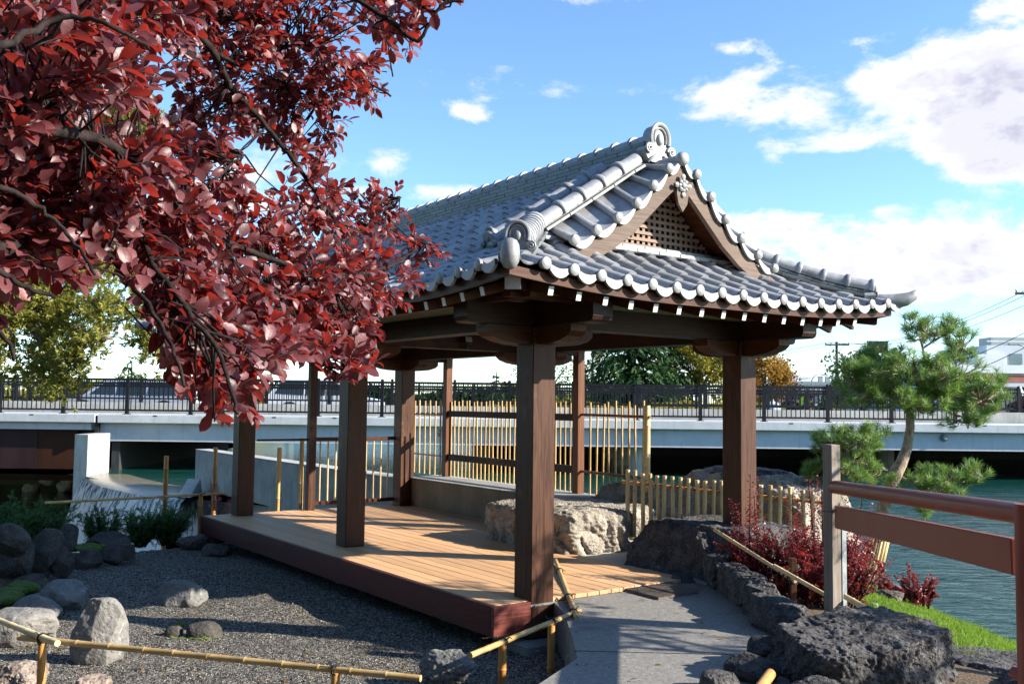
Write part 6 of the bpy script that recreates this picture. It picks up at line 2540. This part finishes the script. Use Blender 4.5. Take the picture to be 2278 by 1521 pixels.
# ---- dark yews at the edge of the lower pool
def yew(label, cx, cy, z, r, h, nst, mat='yew', flat=.5):
    t = thing('yew_shrub', label, 'shrub', (cx, cy, z))
    sm = MB()
    st_, di_, ln_ = [], [], []
    for k in range(nst):
        a, q = rng.uniform(0, 2 * math.pi), math.sqrt(rng.random())
        d = unit(np.array([[math.cos(a) * q * r / h * 1.1, math.sin(a) * q * r / h * 1.1, rng.uniform(.6, 1.1)]]))[0]
        L = h * rng.uniform(.6, 1.05)
        b = np.array([math.cos(a) * q * r * .3, math.sin(a) * q * r * .3, 0])
        sm.tube([tuple(b), tuple(b + d * L)], [.008, .003], 5)
        for j in range(11):
            s = b + d * L * rng.uniform(.15, 1.0)
            st_.append(s)
            di_.append(d * .7 + rng.normal(0, .5, 3))
            ln_.append(rng.uniform(.06, .15))
    sm.build('stems', MT['bark'], t)
    V_, F_, ti_ = shoot_cloud(np.array(st_), np.array(di_), np.array(ln_), 20, .034, .009, .75, flat=flat)
    link('foliage', np_mesh('foliage', V_, F_, MT[mat], col=ti_), t, kind='stuff')


def yp(x, Y):
    return on_y(x, 1150, Y).x


yew('spreading bright green yew above the shaded rock group', yp(50, 12.6), 12.6, -.35, .62, .66, 100)
yew('dense green yew overhanging the rock group at the picture edge', yp(-20, 12.2), 12.2, -.35, .6, .66, 80)
yew('small upright dark yew in front of the waterfall', yp(228, 13.2), 13.2, -.45, .26, .58, 40)
yew('dark bushy yew around the bamboo pole', yp(312, 13.5), 13.5, -.45, .30, .52, 42)
yew('dark yew between the bamboo pole and the side fall', yp(372, 13.7), 13.7, -.45, .30, .60, 42)
yew('low mossy green sprig beside the left boulders', on_z(-5, 1262, -.35).x, on_z(-5, 1262, -.35).y, -.35, .2, .22, 20)
# small pink budded twig plant at the deck corner
t = thing('pink_bud_shrub', 'slender twiggy shrub with pink buds in front of the river wall', 'shrub', (on_y(478, 1150, 14.2).x, 14.2, -.2))
sm = MB()
st_, di_, ln_ = [], [], []
for k in range(7):
    d = np.array([rng.normal(0, .28), rng.normal(0, .15), 1.0])
    L = rng.uniform(.35, .72)
    p0 = np.array([rng.normal(0, .06), rng.normal(0, .04), 0])
    p1 = p0 + d * L
    sm.tube([tuple(p0), tuple((p0 + p1) / 2 + rng.normal(0, .02, 3)), tuple(p1)], [.006, .004, .0025], 5)
    for j in range(5):
        st_.append(p0 + d * L * rng.uniform(.35, 1))
        di_.append(rng.normal(0, 1, 3) + np.array([0, 0, .4]))
        ln_.append(.04)
sm.build('stems', MT['leaf_pink'], t)
V, Fk, ti = shoot_cloud(np.array(st_), np.array(di_), np.array(ln_), 6, .03, .02, .8, (OVAL_V, OVAL_F))
link('foliage', np_mesh('foliage', V, Fk, MT['leaf_pink'], col=ti), t, kind='stuff')

# ---- big juniper left of the bridge
jun = thing('juniper_tree', 'large yellow green juniper spreading in front of the bridge railing', 'tree', (-13.5, 19.0, -1.2))
JB = np.array([-13.5, 19.0, -1.2])
JP = [(-200, -250), (300, -120), (335, 60), (340, 170), (315, 260), (380, 275), (385, 300), (330, 330), (345, 440), (300, 520), (330, 600), (300, 690), (380, 745), (385, 770), (325, 800), (250, 815), (225, 845), (195, 862), (150, 875), (110, 862), (60, 845), (-100, 870)]
tr = MB()
tr.tube([(0, 0, 0), (.1, 0, 1.2), (-.1, .1, 2.6), (.0, .2, 4.2), (.2, .1, 6), (.1, 0, 8.2)], [.34, .3, .26, .22, .15, .06], 12)
jl = [[(-150, 560), (-20, 520), (60, 560), (120, 600), (200, 640)], [(-150, 700), (0, 690), (90, 740), (118, 778), (125, 800)], [(-150, 620), (60, 650), (140, 720), (200, 745), (250, 752)], [(-200, 300), (0, 250), (120, 230), (230, 200)],
      [(-200, 100), (0, 60), (150, 50), (260, 60)], [(-150, 450), (50, 420), (180, 400), (280, 400)], [(60, 700), (110, 790), (130, 830), (160, 850)]]
for pts in jl:
    D = 18.5
    P3 = [pxd(x, y, D) - JB for x, y in pts]
    tr.tube([tuple(p) for p in P3], [.10 * (1 - .75 * i / len(P3)) for i in range(len(P3))], 8)
    z = P3[0][2]
    tr.tube([(0, .1, max(.5, z - .3)), tuple(P3[0])], [.13, .10], 8)
tr.build('trunk', MT['bark_grey'], jun, True)
st_, di_, ln_ = [], [], []
k = 0
while k < 430:
    x, y = rng.uniform(-200, 385), rng.uniform(-250, 875)
    if not inpoly(x, y, JP):
        continue
    if noise.noise(Vector((x * .012, y * .012, 3.3))) < -.22:
        continue
    k += 1
    D = 18.2 + rng.uniform(-1.2, 1.4)
    cen = pxd(x, y, D) - JB
    R0 = rng.uniform(.22, .46)
    m_ = 34
    v = rnd_dir(m_, .3)
    st_ += list(cen + v * R0 * rng.uniform(.1, 1, (m_, 1)))
    di_ += list(v + np.array([0, 0, .35]))
    ln_ += list(rng.uniform(.08, .2, m_))
V, Fk, ti = shoot_cloud(np.array(st_), np.array(di_), np.array(ln_), 14, .075, .030, .6)
link('crown', np_mesh('crown', V, Fk, MT['juniper'], col=ti), jun, kind='stuff')

# loose pebbles lying on the gravel
n = 9000
pp = np.stack([rng.uniform(-4.3, .4, n), rng.uniform(6.2, 11.5, n), np.zeros(n)], 1)
pp[:, 2] = [gz(x, y) + .003 for x, y, _ in pp]
ph = (1 + 5 ** .5) / 2
IV = np.array([(-1, ph, 0), (1, ph, 0), (-1, -ph, 0), (1, -ph, 0), (0, -1, ph), (0, 1, ph), (0, -1, -ph), (0, 1, -ph), (ph, 0, -1), (ph, 0, 1), (-ph, 0, -1), (-ph, 0, 1)]) / 1.9
IF = [(0, 11, 5), (0, 5, 1), (0, 1, 7), (0, 7, 10), (0, 10, 11), (1, 5, 9), (5, 11, 4), (11, 10, 2), (10, 7, 6), (7, 1, 8), (3, 9, 4), (3, 4, 2), (3, 2, 6), (3, 6, 8), (3, 8, 9), (4, 9, 5), (2, 4, 11), (6, 2, 10), (8, 6, 7), (9, 8, 1)]
X, Y, Z = frames(rnd_dir(n), rnd_dir(n))
V, Fk = scatter(IV, IF, pp, X, Y, Z, rng.uniform(.004, .0095, (n, 1)) * rng.uniform(.7, 1.2, (n, 3)))
link('pebbles', np_mesh('pebbles', V, Fk, MT['gravel']), None, kind='stuff')
# ------------------------------------------------------------------ beyond the bridge
def leafy(name, label, px, Y, zt, zb, r, mat, n=5200, size=.20, trunk=.16, seed=0, sparse=0.0, ground=.75, group=None):
    x0 = on_y(px, 850, Y).x
    t = thing(name, label, 'tree', (x0, Y, ground), group)
    g = np.random.default_rng(seed)
    zc, rz = (zt + zb) / 2 - ground, (zt - zb) / 2
    k = 34
    cen, rad = [], []
    for _ in range(k):
        v = g.normal(0, 1, 3)
        v /= np.linalg.norm(v)
        q = g.uniform(.35, .95)
        cen.append(np.array([v[0] * r * q, v[1] * r * q, zc + v[2] * rz * q]))
        rad.append(g.uniform(.18, .34) * r)
    cen, rad = np.array(cen), np.array(rad)
    idx = g.integers(0, k, n)
    v = g.normal(0, 1, (n, 3))
    v = unit(v) * (g.uniform(.2, 1, (n, 1)) ** .5)
    P_ = cen[idx] + v * rad[idx][:, None]
    X_, Y_, Z_ = frames(unit(v + g.normal(0, .6, (n, 3))), unit(g.normal(0, 1, (n, 3)) + np.array([0, 0, .8])))
    V_, F_ = scatter(OVAL_V, OVAL_F, P_, X_, Y_, Z_, g.uniform(.6, 1.3, n) * size)
    tint = np.repeat(np.clip(g.uniform(0, 1, n) * .5 + (g.uniform(0, 1, k)[idx]) * .5, 0, 1), 4)
    link('crown', np_mesh('crown', V_, F_, MT[mat], col=tint), t, kind='stuff')
    m = MB()
    m.tube([(0, 0, -.2), (.05, 0, zc * .5), (0, .05, zc), (0, 0, zc + rz * .6)], [trunk, trunk * .8, trunk * .55, .03], 8)
    for c_ in cen[:18]:
        m.tube([(0, 0, max(.3, zc - rz * .7)), tuple((c_ + np.array([0, 0, zc - rz * .5])) / 2), tuple(c_)], [trunk * .45, trunk * .28, .015], 6)
    m.build('trunk', MT['bark_grey'], t, True)
    return t


def conifer(name, label, px, Y, zt, zb, r, mat, nb=26, size=.4, seed=0, ground=.75):
    x0 = on_y(px, 850, Y).x
    t = thing(name, label, 'tree', (x0, Y, ground))
    g = np.random.default_rng(seed)
    m = MB()
    hgt = zt - ground
    m.tube([(0, 0, -.2), (0, 0, hgt * .5), (0, 0, hgt)], [r * .09, r * .06, .02], 8)
    P_, D_ = [], []
    lv = int(hgt / .42)
    for i in range(lv):
        f = i / lv
        z = zb - ground + (zt - zb) * f
        L = r * (1 - f) ** .85 + .1
        for k in range(max(5, int(nb * (1 - f)))):
            a = g.uniform(0, 2 * math.pi)
            d = np.array([math.cos(a), math.sin(a), -.12])
            ll = L * g.uniform(.65, 1.08)
            for q in np.arange(.15, 1.02, .09 / max(.25, ll) * 1.6):
                P_.append(np.array([0, 0, z]) + d * ll * q + np.array([0, 0, -.16 * ll * q * q + g.normal(0, .05)]) + g.normal(0, .05, 3))
                D_.append(d * .6 + np.array([0, 0, -.65 * q]) + g.normal(0, .35, 3))
            if L > .5:
                m.tube([(0, 0, z), tuple(np.array([0, 0, z]) + d * ll * .8 + np.array([0, 0, -.1 * ll]))], [.03, .008], 5)
    P_, D_ = np.array(P_), np.array(D_)
    n = len(P_)
    X_, Y_, Z_ = frames(D_, unit(g.normal(0, 1, (n, 3)) + np.array([0, 0, 1.2])))
    V_, F_ = scatter(BLADE_V, BLADE_F, P_, X_, Y_, Z_, np.stack([g.uniform(.10, .2, n) * size / .4, g.uniform(.6, 1.2, n) * size, np.full(n, size)], 1))
    link('crown', np_mesh('crown', V_, F_, MT[mat], col=np.repeat(g.uniform(0, 1, n), 5)), t, kind='stuff')
    m.build('trunk', MT['bark'], t, True)


conifer('spruce_tree', 'large dark drooping spruce behind the bridge between the slim and right posts', 1405, 54, 12.5, 1.0, 3.6, 'spruce', 30, .42, 1)
conifer('spruce_tree', 'smaller green spruce just right of the large dark one', 1490, 57, 9.0, 1.0, 2.2, 'spruce', 24, .38, 2)
leafy('ash_tree', 'yellow green leafy tree left of the right pavilion post', 1556, 58, 7.6, 1.3, 2.9, 'leaf_yellow', 7000, .2, seed=3)
leafy('maple_tree', 'orange autumn tree right of the right pavilion post', 1702, 60, 5.35, 1.2, 2.3, 'leaf_orange', 6500, .17, seed=4)
leafy('poplar_tree', 'pale thin leaved tree behind the front pavilion post', 1215, 60, 5.2, 1.2, 2.4, 'leaf_pale', 1500, .14, seed=5)
leafy('poplar_tree', 'pale yellow tree just left of the large spruce', 1318, 58, 5.6, 1.4, 1.5, 'leaf_pale', 1700, .15, seed=15)
conifer('fir_tree', 'small pointed fir seen under the pavilion roof', 1104, 78, 4.25, .9, 1.5, 'spruce', 16, .36, 6)
conifer('fir_tree', 'tiny fir beside the small pointed one', 1088, 82, 3.3, .9, 1.0, 'spruce', 14, .34, 7)
leafy('elm_tree', 'rounded green tree behind the sculpted pine', 1925, 58, 5.3, 1.4, 2.6, 'leaf_green', 6000, .17, seed=8)
leafy('elm_tree', 'green tree left of the utility pole', 1868, 64, 3.9, 1.2, 1.1, 'leaf_green', 2600, .15, seed=9)
leafy('elm_tree', 'small green tree at the low building behind the pine', 2150, 64, 4.2, 1.0, 1.5, 'leaf_green', 2800, .16, seed=10)
conifer('fir_tree', 'blue green fir behind the silver van', 292, 70, 4.7, .9, 2.0, 'spruce', 18, .4, 11)
conifer('fir_tree', 'distant blue green fir between juniper and plum', 355, 78, 3.9, .9, 1.3, 'spruce', 16, .38, 12)
leafy('willow_tree', 'pale green tree in front of the blue green fir', 285, 66, 3.4, 1.0, 1.6, 'leaf_green', 2400, .17, seed=13)
leafy('plum_bush', 'dark purple bush beside the yellow crossing sign', 1770, 49, 2.45, .9, 1.0, 'leaf_purple', 1900, .12, seed=14, trunk=.08)
leafy('cedar_bush', 'dull green bush right of the yellow crossing sign', 1835, 50, 2.2, .9, .7, 'leaf_green', 1500, .12, seed=21, trunk=.08)
leafy('flower_bush', 'reddish bush at the far right of the bridge', 2268, 52, 2.3, .9, .8, 'leaf_purple', 1500, .12, seed=22, trunk=.08)
# distant hedges along the far banks
g = np.random.default_rng(77)
def hedge(name, x0, x1, Y, zt, mat, n, size, seed):
    g = np.random.default_rng(seed)
    P_ = np.stack([g.uniform(x0, x1, n), Y + g.uniform(-2, 2, n), np.zeros(n)], 1)
    env = np.array([.62 + .38 * noise.noise(Vector((p[0] * .23, 1.3, seed))) + .18 * noise.noise(Vector((p[0] * .9, 4, seed))) for p in P_])
    P_[:, 2] = .6 + (zt - .6) * env * g.uniform(0, 1, n) ** .7
    X_, Y_, Z_ = frames(rnd_dir(n, .3), rnd_dir(n, .5))
    V_, F_ = scatter(OVAL_V, OVAL_F, P_, X_, Y_, Z_, g.uniform(.6, 1.3, n) * size)
    o = link(name, np_mesh(name, V_, F_, MT[mat], col=np.repeat(g.uniform(0, 1, n), 4)), None, kind='stuff')


hedge('far_woods', -48, -1, 150, 4.6, 'spruce', 9000, .75, 1)
hedge('far_woods', -1, 12, 100, 4.2, 'leaf_green', 5000, .45, 2)
hedge('far_scrub', -40, -14.5, 56, 2.9, 'leaf_yellow', 9000, .24, 3)
hedge('far_scrub', -1.0, 16, 52, 2.3, 'leaf_yellow', 7000, .2, 4)
hedge('far_woods', -60, -18, 80, 4.0, 'leaf_green', 8000, .4, 5)


# vehicles on the bridge road
def car(name, label, x, y, z, L, hgt, face, paint, prof_, win, wheels):
    t = thing(name, label, 'car', Matrix.Translation((x, y, z)) @ Matrix.Scale(face, 4, (1, 0, 0)) if face < 0 else Matrix.Translation((x, y, z)))
    w = 1.78
    m = MB()
    n = len(prof_)
    vs = []
    for s in (-1, 1):
        for (a, b_) in prof_:
            k = 1.0 if b_ < .55 else 1 - .16 * (b_ - .55) / .45
            vs.append((a * L, s * w / 2 * k, b_ * hgt))
    fs = [tuple(range(n)), tuple(range(2 * n - 1, n - 1, -1))] + [(k, n + k, n + (k + 1) % n, (k + 1) % n) for k in range(n)]
    m.add(vs, fs)
    m.build('body', paint, t)
    for pts in win:
        for s in (-1, 1):
            m = MB()
            vs = []
            for (a, b_) in pts:
                k = 1 - .16 * (b_ - .55) / .45 if b_ > .55 else 1
                vs.append((a * L, s * (w / 2 * k + .006), b_ * hgt))
            m.add(vs, [tuple(range(len(pts))) if s < 0 else tuple(range(len(pts)))[::-1]])
            m.build('window', MT['glass'], t)
    for a in wheels:
        for s in (-1, 1):
            M = Matrix.Translation((a * L, s * (w / 2 - .1), .33)) @ Matrix.Rotation(math.radians(90), 4, 'X')
            m = MB()
            m.lathe([(.33, -.11), (.34, -.06), (.34, .06), (.33, .11)], M, 20)
            wh = m.build('wheel', MT['rubber'], t, True, .6)
            m = MB()
            m.lathe([(.2, -.118), (.21, -.1), (.21, .1), (.2, .118)], M, 16)
            m.build('rim', MT['metal_grey'], wh, True, .6)
            m = MB()
            m.lathe([(.405, s * .10), (.405, s * .115)], Matrix.Translation((a * L, s * (w / 2 - .108), .33)) @ Matrix.Rotation(math.radians(90), 4, 'X') @ Matrix.Scale(-1, 4, (0, 0, 1)), 22)
            m.build('wheel_arch', MT['rubber'], t)
    m = MB()
    m.bx(.008 * L - .02, .008 * L + .06, -w / 2 + .1, -w / 2 + .45, .40 * hgt, .47 * hgt)
    m.build('headlight', MT['lens'], t)
    m = MB()
    m.bx(L - .07, L + .012, -w / 2 + .06, -w / 2 + .25, .42 * hgt, .62 * hgt)
    m.build('tail_light', MT['brick_red'], t)
    return t


van = [(.0, .2), (0, .40), (.03, .47), (.15, .56), (.20, .62), (.34, .96), (.42, 1.0), (.93, .99), (.975, .92), (.995, .6), (1, .35), (.985, .18), (.02, .16)]
vw = [[(.24, .63), (.355, .925), (.425, .945), (.425, .62)], [(.44, .62), (.44, .948), (.66, .945), (.66, .62)], [(.675, .62), (.675, .943), (.93, .925), (.955, .64)]]
x0 = on_y(152, 880, 34.6).x
car('minivan', 'silver minivan with dark windows crossing the bridge', x0, 34.6, .846, 4.75, 1.46, 1, MT['silver_paint'], van, vw, (.19, .80))
suv = [(.0, .2), (0, .44), (.02, .52), (.22, .60), (.36, .93), (.46, 1.0), (.90, .98), (.975, .66), (1, .60), (1, .3), (.985, .18), (.02, .16)]
sw = [[(.27, .62), (.385, .90), (.47, .945), (.47, .61)], [(.485, .61), (.485, .947), (.66, .945), (.66, .61)], [(.675, .61), (.675, .943), (.885, .92), (.935, .64)]]
x1 = on_y(850, 880, 37.6).x
car('white_suv', 'white sport utility car with dark windows on the bridge behind the pavilion', x1, 37.6, .846, 4.3, 1.62, -1, MT['white_paint'], suv, sw, (.18, .80))


# buildings
def box_part(t, name, mat, *a):
    m = MB()
    m.bx(*a)
    return m.build(name, MT[mat], t)


bl = thing('low_building', 'low pale building with a red band and large windows behind the pine', 'building', (37.5, 76, .75))
box_part(bl, 'wall', 'stucco_grey', -3.5, 14, 0, 9, 0, 4.0)
box_part(bl, 'parapet_trim', 'stucco_white', -3.7, 14.2, -.25, 0.02, 3.7, 4.35)
box_part(bl, 'red_band', 'brick_red', -3.5, 14, -.12, -.005, 3.0, 3.55)
box_part(bl, 'canopy', 'stucco_grey', -3.6, 14, -.9, -.13, 2.62, 2.9)
for k in range(7):
    x = -3.0 + k * 2.2
    w = box_part(bl, 'window', 'blue_glass', x, x + 1.85, -.04, -.006, .6, 2.55)
    box_part(w, 'window_frame', 'stucco_white', x + .9, x + .96, -.07, -.041, .6, 2.55)
    box_part(bl, 'brick_pillar', 'brick_red', x + 1.87, x + 2.18, -.2, -.005, 0, 2.6)
tb = thing('office_block', 'pale office block with rooftop machinery rising behind the low building', 'building', (46, 92, .75))
box_part(tb, 'wall', 'stucco_grey', -.0, 14, 0, 10, 0, 7.0)
box_part(tb, 'stair_tower', 'stucco_white', -1.2, 1.4, -.6, 4, 0, 6.1)
for k in range(3):
    box_part(tb, 'window', 'blue_glass', 2.2 + 2.4 * k, 3.4 + 2.4 * k, -.05, -.005, 5.2, 6.2)
box_part(tb, 'roof_unit', 'metal_grey', 1.2, 5.6, 1.5, 4, 7.0, 7.9)
box_part(tb, 'roof_unit', 'metal_grey', 6.2, 7.4, 1.5, 4, 7.0, 7.6)
box_part(tb, 'roof_rail', 'stucco_white', .1, 8, .1, .2, 7.35, 7.45)
wb = thing('warehouse', 'white flat roofed warehouse with pitched gable behind the orange tree', 'building', (27.4, 95, .75))
box_part(wb, 'wall', 'stucco_white', -1.0, 9, 0, 9, 0, 3.2)
box_part(wb, 'roof_trim', 'metal_grey', -1.1, 9.1, -.15, .01, 3.0, 3.35)
m = MB()
m.prism([(0, 0), (5.5, 0), (2.75, .95)], Matrix(((1, 0, 0, -1.0), (0, 0, 1, 3), (0, 1, 0, 3.36), (0, 0, 0, 1))), 5)
m.build('gable_roof', MT['stucco_grey'], wb)
for k in range(3):
    box_part(wb, 'roof_vent', 'metal_grey', 3.6 + k * .7, 4.0 + k * .7, 1, 1.4, 3.21, 3.9)
for k in range(4):
    box_part(wb, 'window', 'blue_glass', .2 + k * 2.0, 1.2 + k * 2.0, -.05, -.005, 1.2, 2.2)
pt = on_y(1719, 900, 47.5)
tk = thing('storage_tank', 'white rounded storage tank beyond the bridge near the orange tree', 'tank', (pt.x, 47.5, .75))
m = MB()
m.lathe([(.42, 0), (.42, .72), (.36, .95), (.2, 1.08), (.03, 1.12)], Matrix.Identity(4), 18)
m.build('tank_body', MT['white_paint'], tk, True, .6)
m = MB()
m.lathe([(.06, 1.10), (.06, 1.2), (.03, 1.22)], Matrix.Identity(4), 10)
m.build('tank_valve', MT['metal_grey'], tk)
bb = on_y(1953, 790, 70)
t = thing('billboard', 'dark billboard rising above the rounded green tree', 'billboard', (bb.x, 70, .75))
box_part(t, 'panel', 'rubber', -.75, .75, 0, .2, 4.85, 5.75)
box_part(t, 'pole', 'pole_wood', -.1, .1, .05, .15, 0, 4.85)


# utility poles and wires
def upole(label, px, ytop, Y, arms):
    p = on_y(px, ytop, Y)
    t = thing('utility_pole', label, 'pole', (p.x, Y, .75))
    h = p.z - .75
    m = MB()
    m.lathe([(.15, 0), (.10, h)], Matrix.Identity(4), 10)
    m.build('pole', MT['pole_wood'], t, True, .6)
    for (dz, w) in arms:
        m = MB()
        m.bx(-w / 2, w / 2, -.16, -.10, h - dz - .06, h - dz + .06)
        a = m.build('crossarm', MT['pole_wood'], t)
        for s in (-.48, -.25, .25, .48):
            m = MB()
            m.lathe([(.03, h - dz + .06), (.05, h - dz + .14), (.03, h - dz + .22)], Matrix.Translation((s * w, -.13, 0)), 8)
            m.build('insulator', MT['metal_grey'], a)
        m = MB()
        for s in (-1, 1):
            m.bar((0, -.13, h - dz - .7), (s * w * .3, -.13, h - dz - .05), .03, .03)
        m.build('arm_brace', MT['pole_wood'], a)
    return Vector((p.x, Y, p.z))


P1 = upole('wooden utility pole with one crossarm left of the sculpted pine', 1861, 760, 75, ((.25, 1.9),))
P2 = upole('utility pole with hooped crossarm top at the right above the pine', 2316, 640, 45, ((.3, 2.6),))


def wire(label, a, b_, sag, r=.014):
    a, b_ = Vector(a), Vector(b_)
    pts = [a.lerp(b_, k / 20) - Vector((0, 0, sag * 4 * (k / 20) * (1 - k / 20))) for k in range(21)]
    m = MB()
    m.tube([p - a for p in pts], r, 5)
    tag(m.build('power_line', MT['rubber'], None, mw=Matrix.Translation(a)), label, 'wire', 'power lines behind the pine')


for k, dx in enumerate((-.8, -.3, .8)):
    wire('power line strung between the two utility poles from the %s insulators' % ('far end', 'inner', 'near end')[k], P2 + Vector((dx * .9, -.1, -.1)), P1 + Vector((dx, -.1, -.05)), 1.0)
for k, dx in enumerate((-.8, -.3, .8)):
    wire('power line running off behind the orange tree from the %s insulator' % ('outer', 'inner', 'opposite')[k], P1 + Vector((dx, -.1, -.05)), (P1.x - 22 + dx, 130, 5.2), .8)
wire('low cable hung between the utility pole and the orange tree', P1 + Vector((0, 0, -2.6)), (P1.x - 22, 125, 3.6), .8, .02)
for k, z in enumerate((-.1, -.1, -1.7, -2.4)):
    wire('power line running off to the right, %s of its bundle' % ('topmost', 'second', 'third', 'lowest')[k], P2 + Vector((.4 * k - .5, 0, z)), (P2.x + 14, 36, P2.z + z + .6), .5)
wire('lower cable strung between the two utility poles', P2 + Vector((0, 0, -1.7)), P1 + Vector((0, 0, -1.9)), 1.4, .018)
wire('lowest cable strung between the two utility poles', P2 + Vector((0, 0, -2.4)), P1 + Vector((0, 0, -2.7)), 1.5, .018)


def street_lamp(label, px, ytop, Y, arm):
    p = on_y(px, ytop, Y)
    t = thing('street_lamp', label, 'lamp', (p.x, Y, .75))
    h = p.z - .75
    m = MB()
    m.tube([(0, 0, 0), (0, 0, h * .86), (arm * .25, 0, h * .97), (arm * .8, 0, h)], [.07, .05, .04, .035], 8)
    m.build('lamp_pole', MT['metal_grey'], t, True)
    m = MB()
    m.box((arm * 1.05, 0, h - .03), (abs(arm) * .55, .22, .1), None, .02)
    m.build('lamp_head', MT['metal_grey'], t)


street_lamp('small street lamp on the warehouse side of the bridge', 1806, 832, 80, 1.0)
street_lamp('street lamp arm at the right edge above the low building', 2285, 765, 60, -.9)
t = thing('post_lantern', 'white globe lantern on the far side near the red banded building', 'lamp', (on_y(2270, 870, 55).x, 55, .75))
m = MB()
m.tube([(0, 0, 0), (0, 0, 1.55)], .05, 8)
m.build('lantern_post', MT['black_iron'], t)
m = MB()
m.lathe([(.05, 1.55), (.16, 1.62), (.17, 1.85), (.09, 2.0), (.03, 2.2)], Matrix.Identity(4), 12)
m.build('lantern_globe', MT['white_paint'], t, True)
# pedestrian crossing sign
sp = on_y(1790, 893, 46.5)
t = thing('crossing_sign', 'yellow green diamond pedestrian crossing sign beyond the bridge railing', 'sign', Matrix.Translation((sp.x, 46.5, .75)) @ Matrix.Rotation(-.55, 4, 'Z'))
m = MB()
m.tube([(0, .02, 0), (0, .02, sp.z - .75 + .3)], .035, 8)
m.build('sign_pole', MT['metal_grey'], t)
zc = sp.z - .75
m = MB()
m.box((0, -.02, 0), (.50, .012, .50), Matrix.Translation((0, 0, zc)) @ Matrix.Rotation(math.radians(45), 4, 'Y'))
pl_ = m.build('sign_plate', MT['lime'], t)
m = MB()
m.lathe([(.045, 0), (.045, .004)], Matrix.Translation((0.01, -.028, zc + .17)) @ Matrix.Rotation(math.radians(90), 4, 'X'), 12)
for (a, b_, w) in (((.0, .12), (.01, -.04), .075), ((.0, -.04), (-.09, -.2), .045), ((.01, -.04), (.08, -.2), .045), ((.0, .09), (.10, .0), .03), ((.0, .09), (-.09, .0), .03)):
    m.bar((a[0], -.030, zc + a[1]), (b_[0], -.030, zc + b_[1]), .004, w, up=(1, 0, 0))
m.build('walking_figure', MT['rubber'], pl_)
m = MB()
m.box((0, -.02, zc - .50), (.42, .012, .22))
m.build('arrow_plate', MT['lime'], t)
m = MB()
m.bar((.12, -.029, zc - .44), (-.08, -.029, zc - .55), .003, .04, up=(1, 0, 0))
m.bar((-.10, -.029, zc - .56), (-.01, -.029, zc - .57), .003, .035, up=(1, 0, 0))
m.bar((-.10, -.029, zc - .56), (-.07, -.029, zc - .48), .003, .035, up=(1, 0, 0))
m.build('arrow', MT['rubber'], pl_)

# unseen spruces added round the garden outside the picture to block sky light
for k, (x, y, h, r, lb) in enumerate(((-11.5, 1.5, 14, 4.2, 'added sky-blocking spruce beyond the gravel on the plum tree side'), (-14.5, 8.5, 13, 4.0, 'added sky-blocking spruce next to the juniper tree'), (-8, -5, 14, 4.4, 'added sky-blocking spruce behind the plum tree trunk'),
                                      (-1.5, -7.5, 15, 4.4, 'added sky-blocking spruce at the start of the footpath'), (5, -10, 14, 4.4, 'added sky-blocking spruce far down the footpath'), (-15, -5, 16, 5, 'tallest added sky-blocking spruce at the back of the garden'), (12, -14, 15, 4.6, 'added sky-blocking spruce near the lake shore behind the footpath'))):
    conifer('spruce_tree', lb, 1139, 10, h, .2, r, 'spruce', 34, .6, 40 + k, ground=-.4)
    tt = [o for o in bpy.data.objects if o.get('label') == lb][0]
    tt.location = (x, y, -.4)
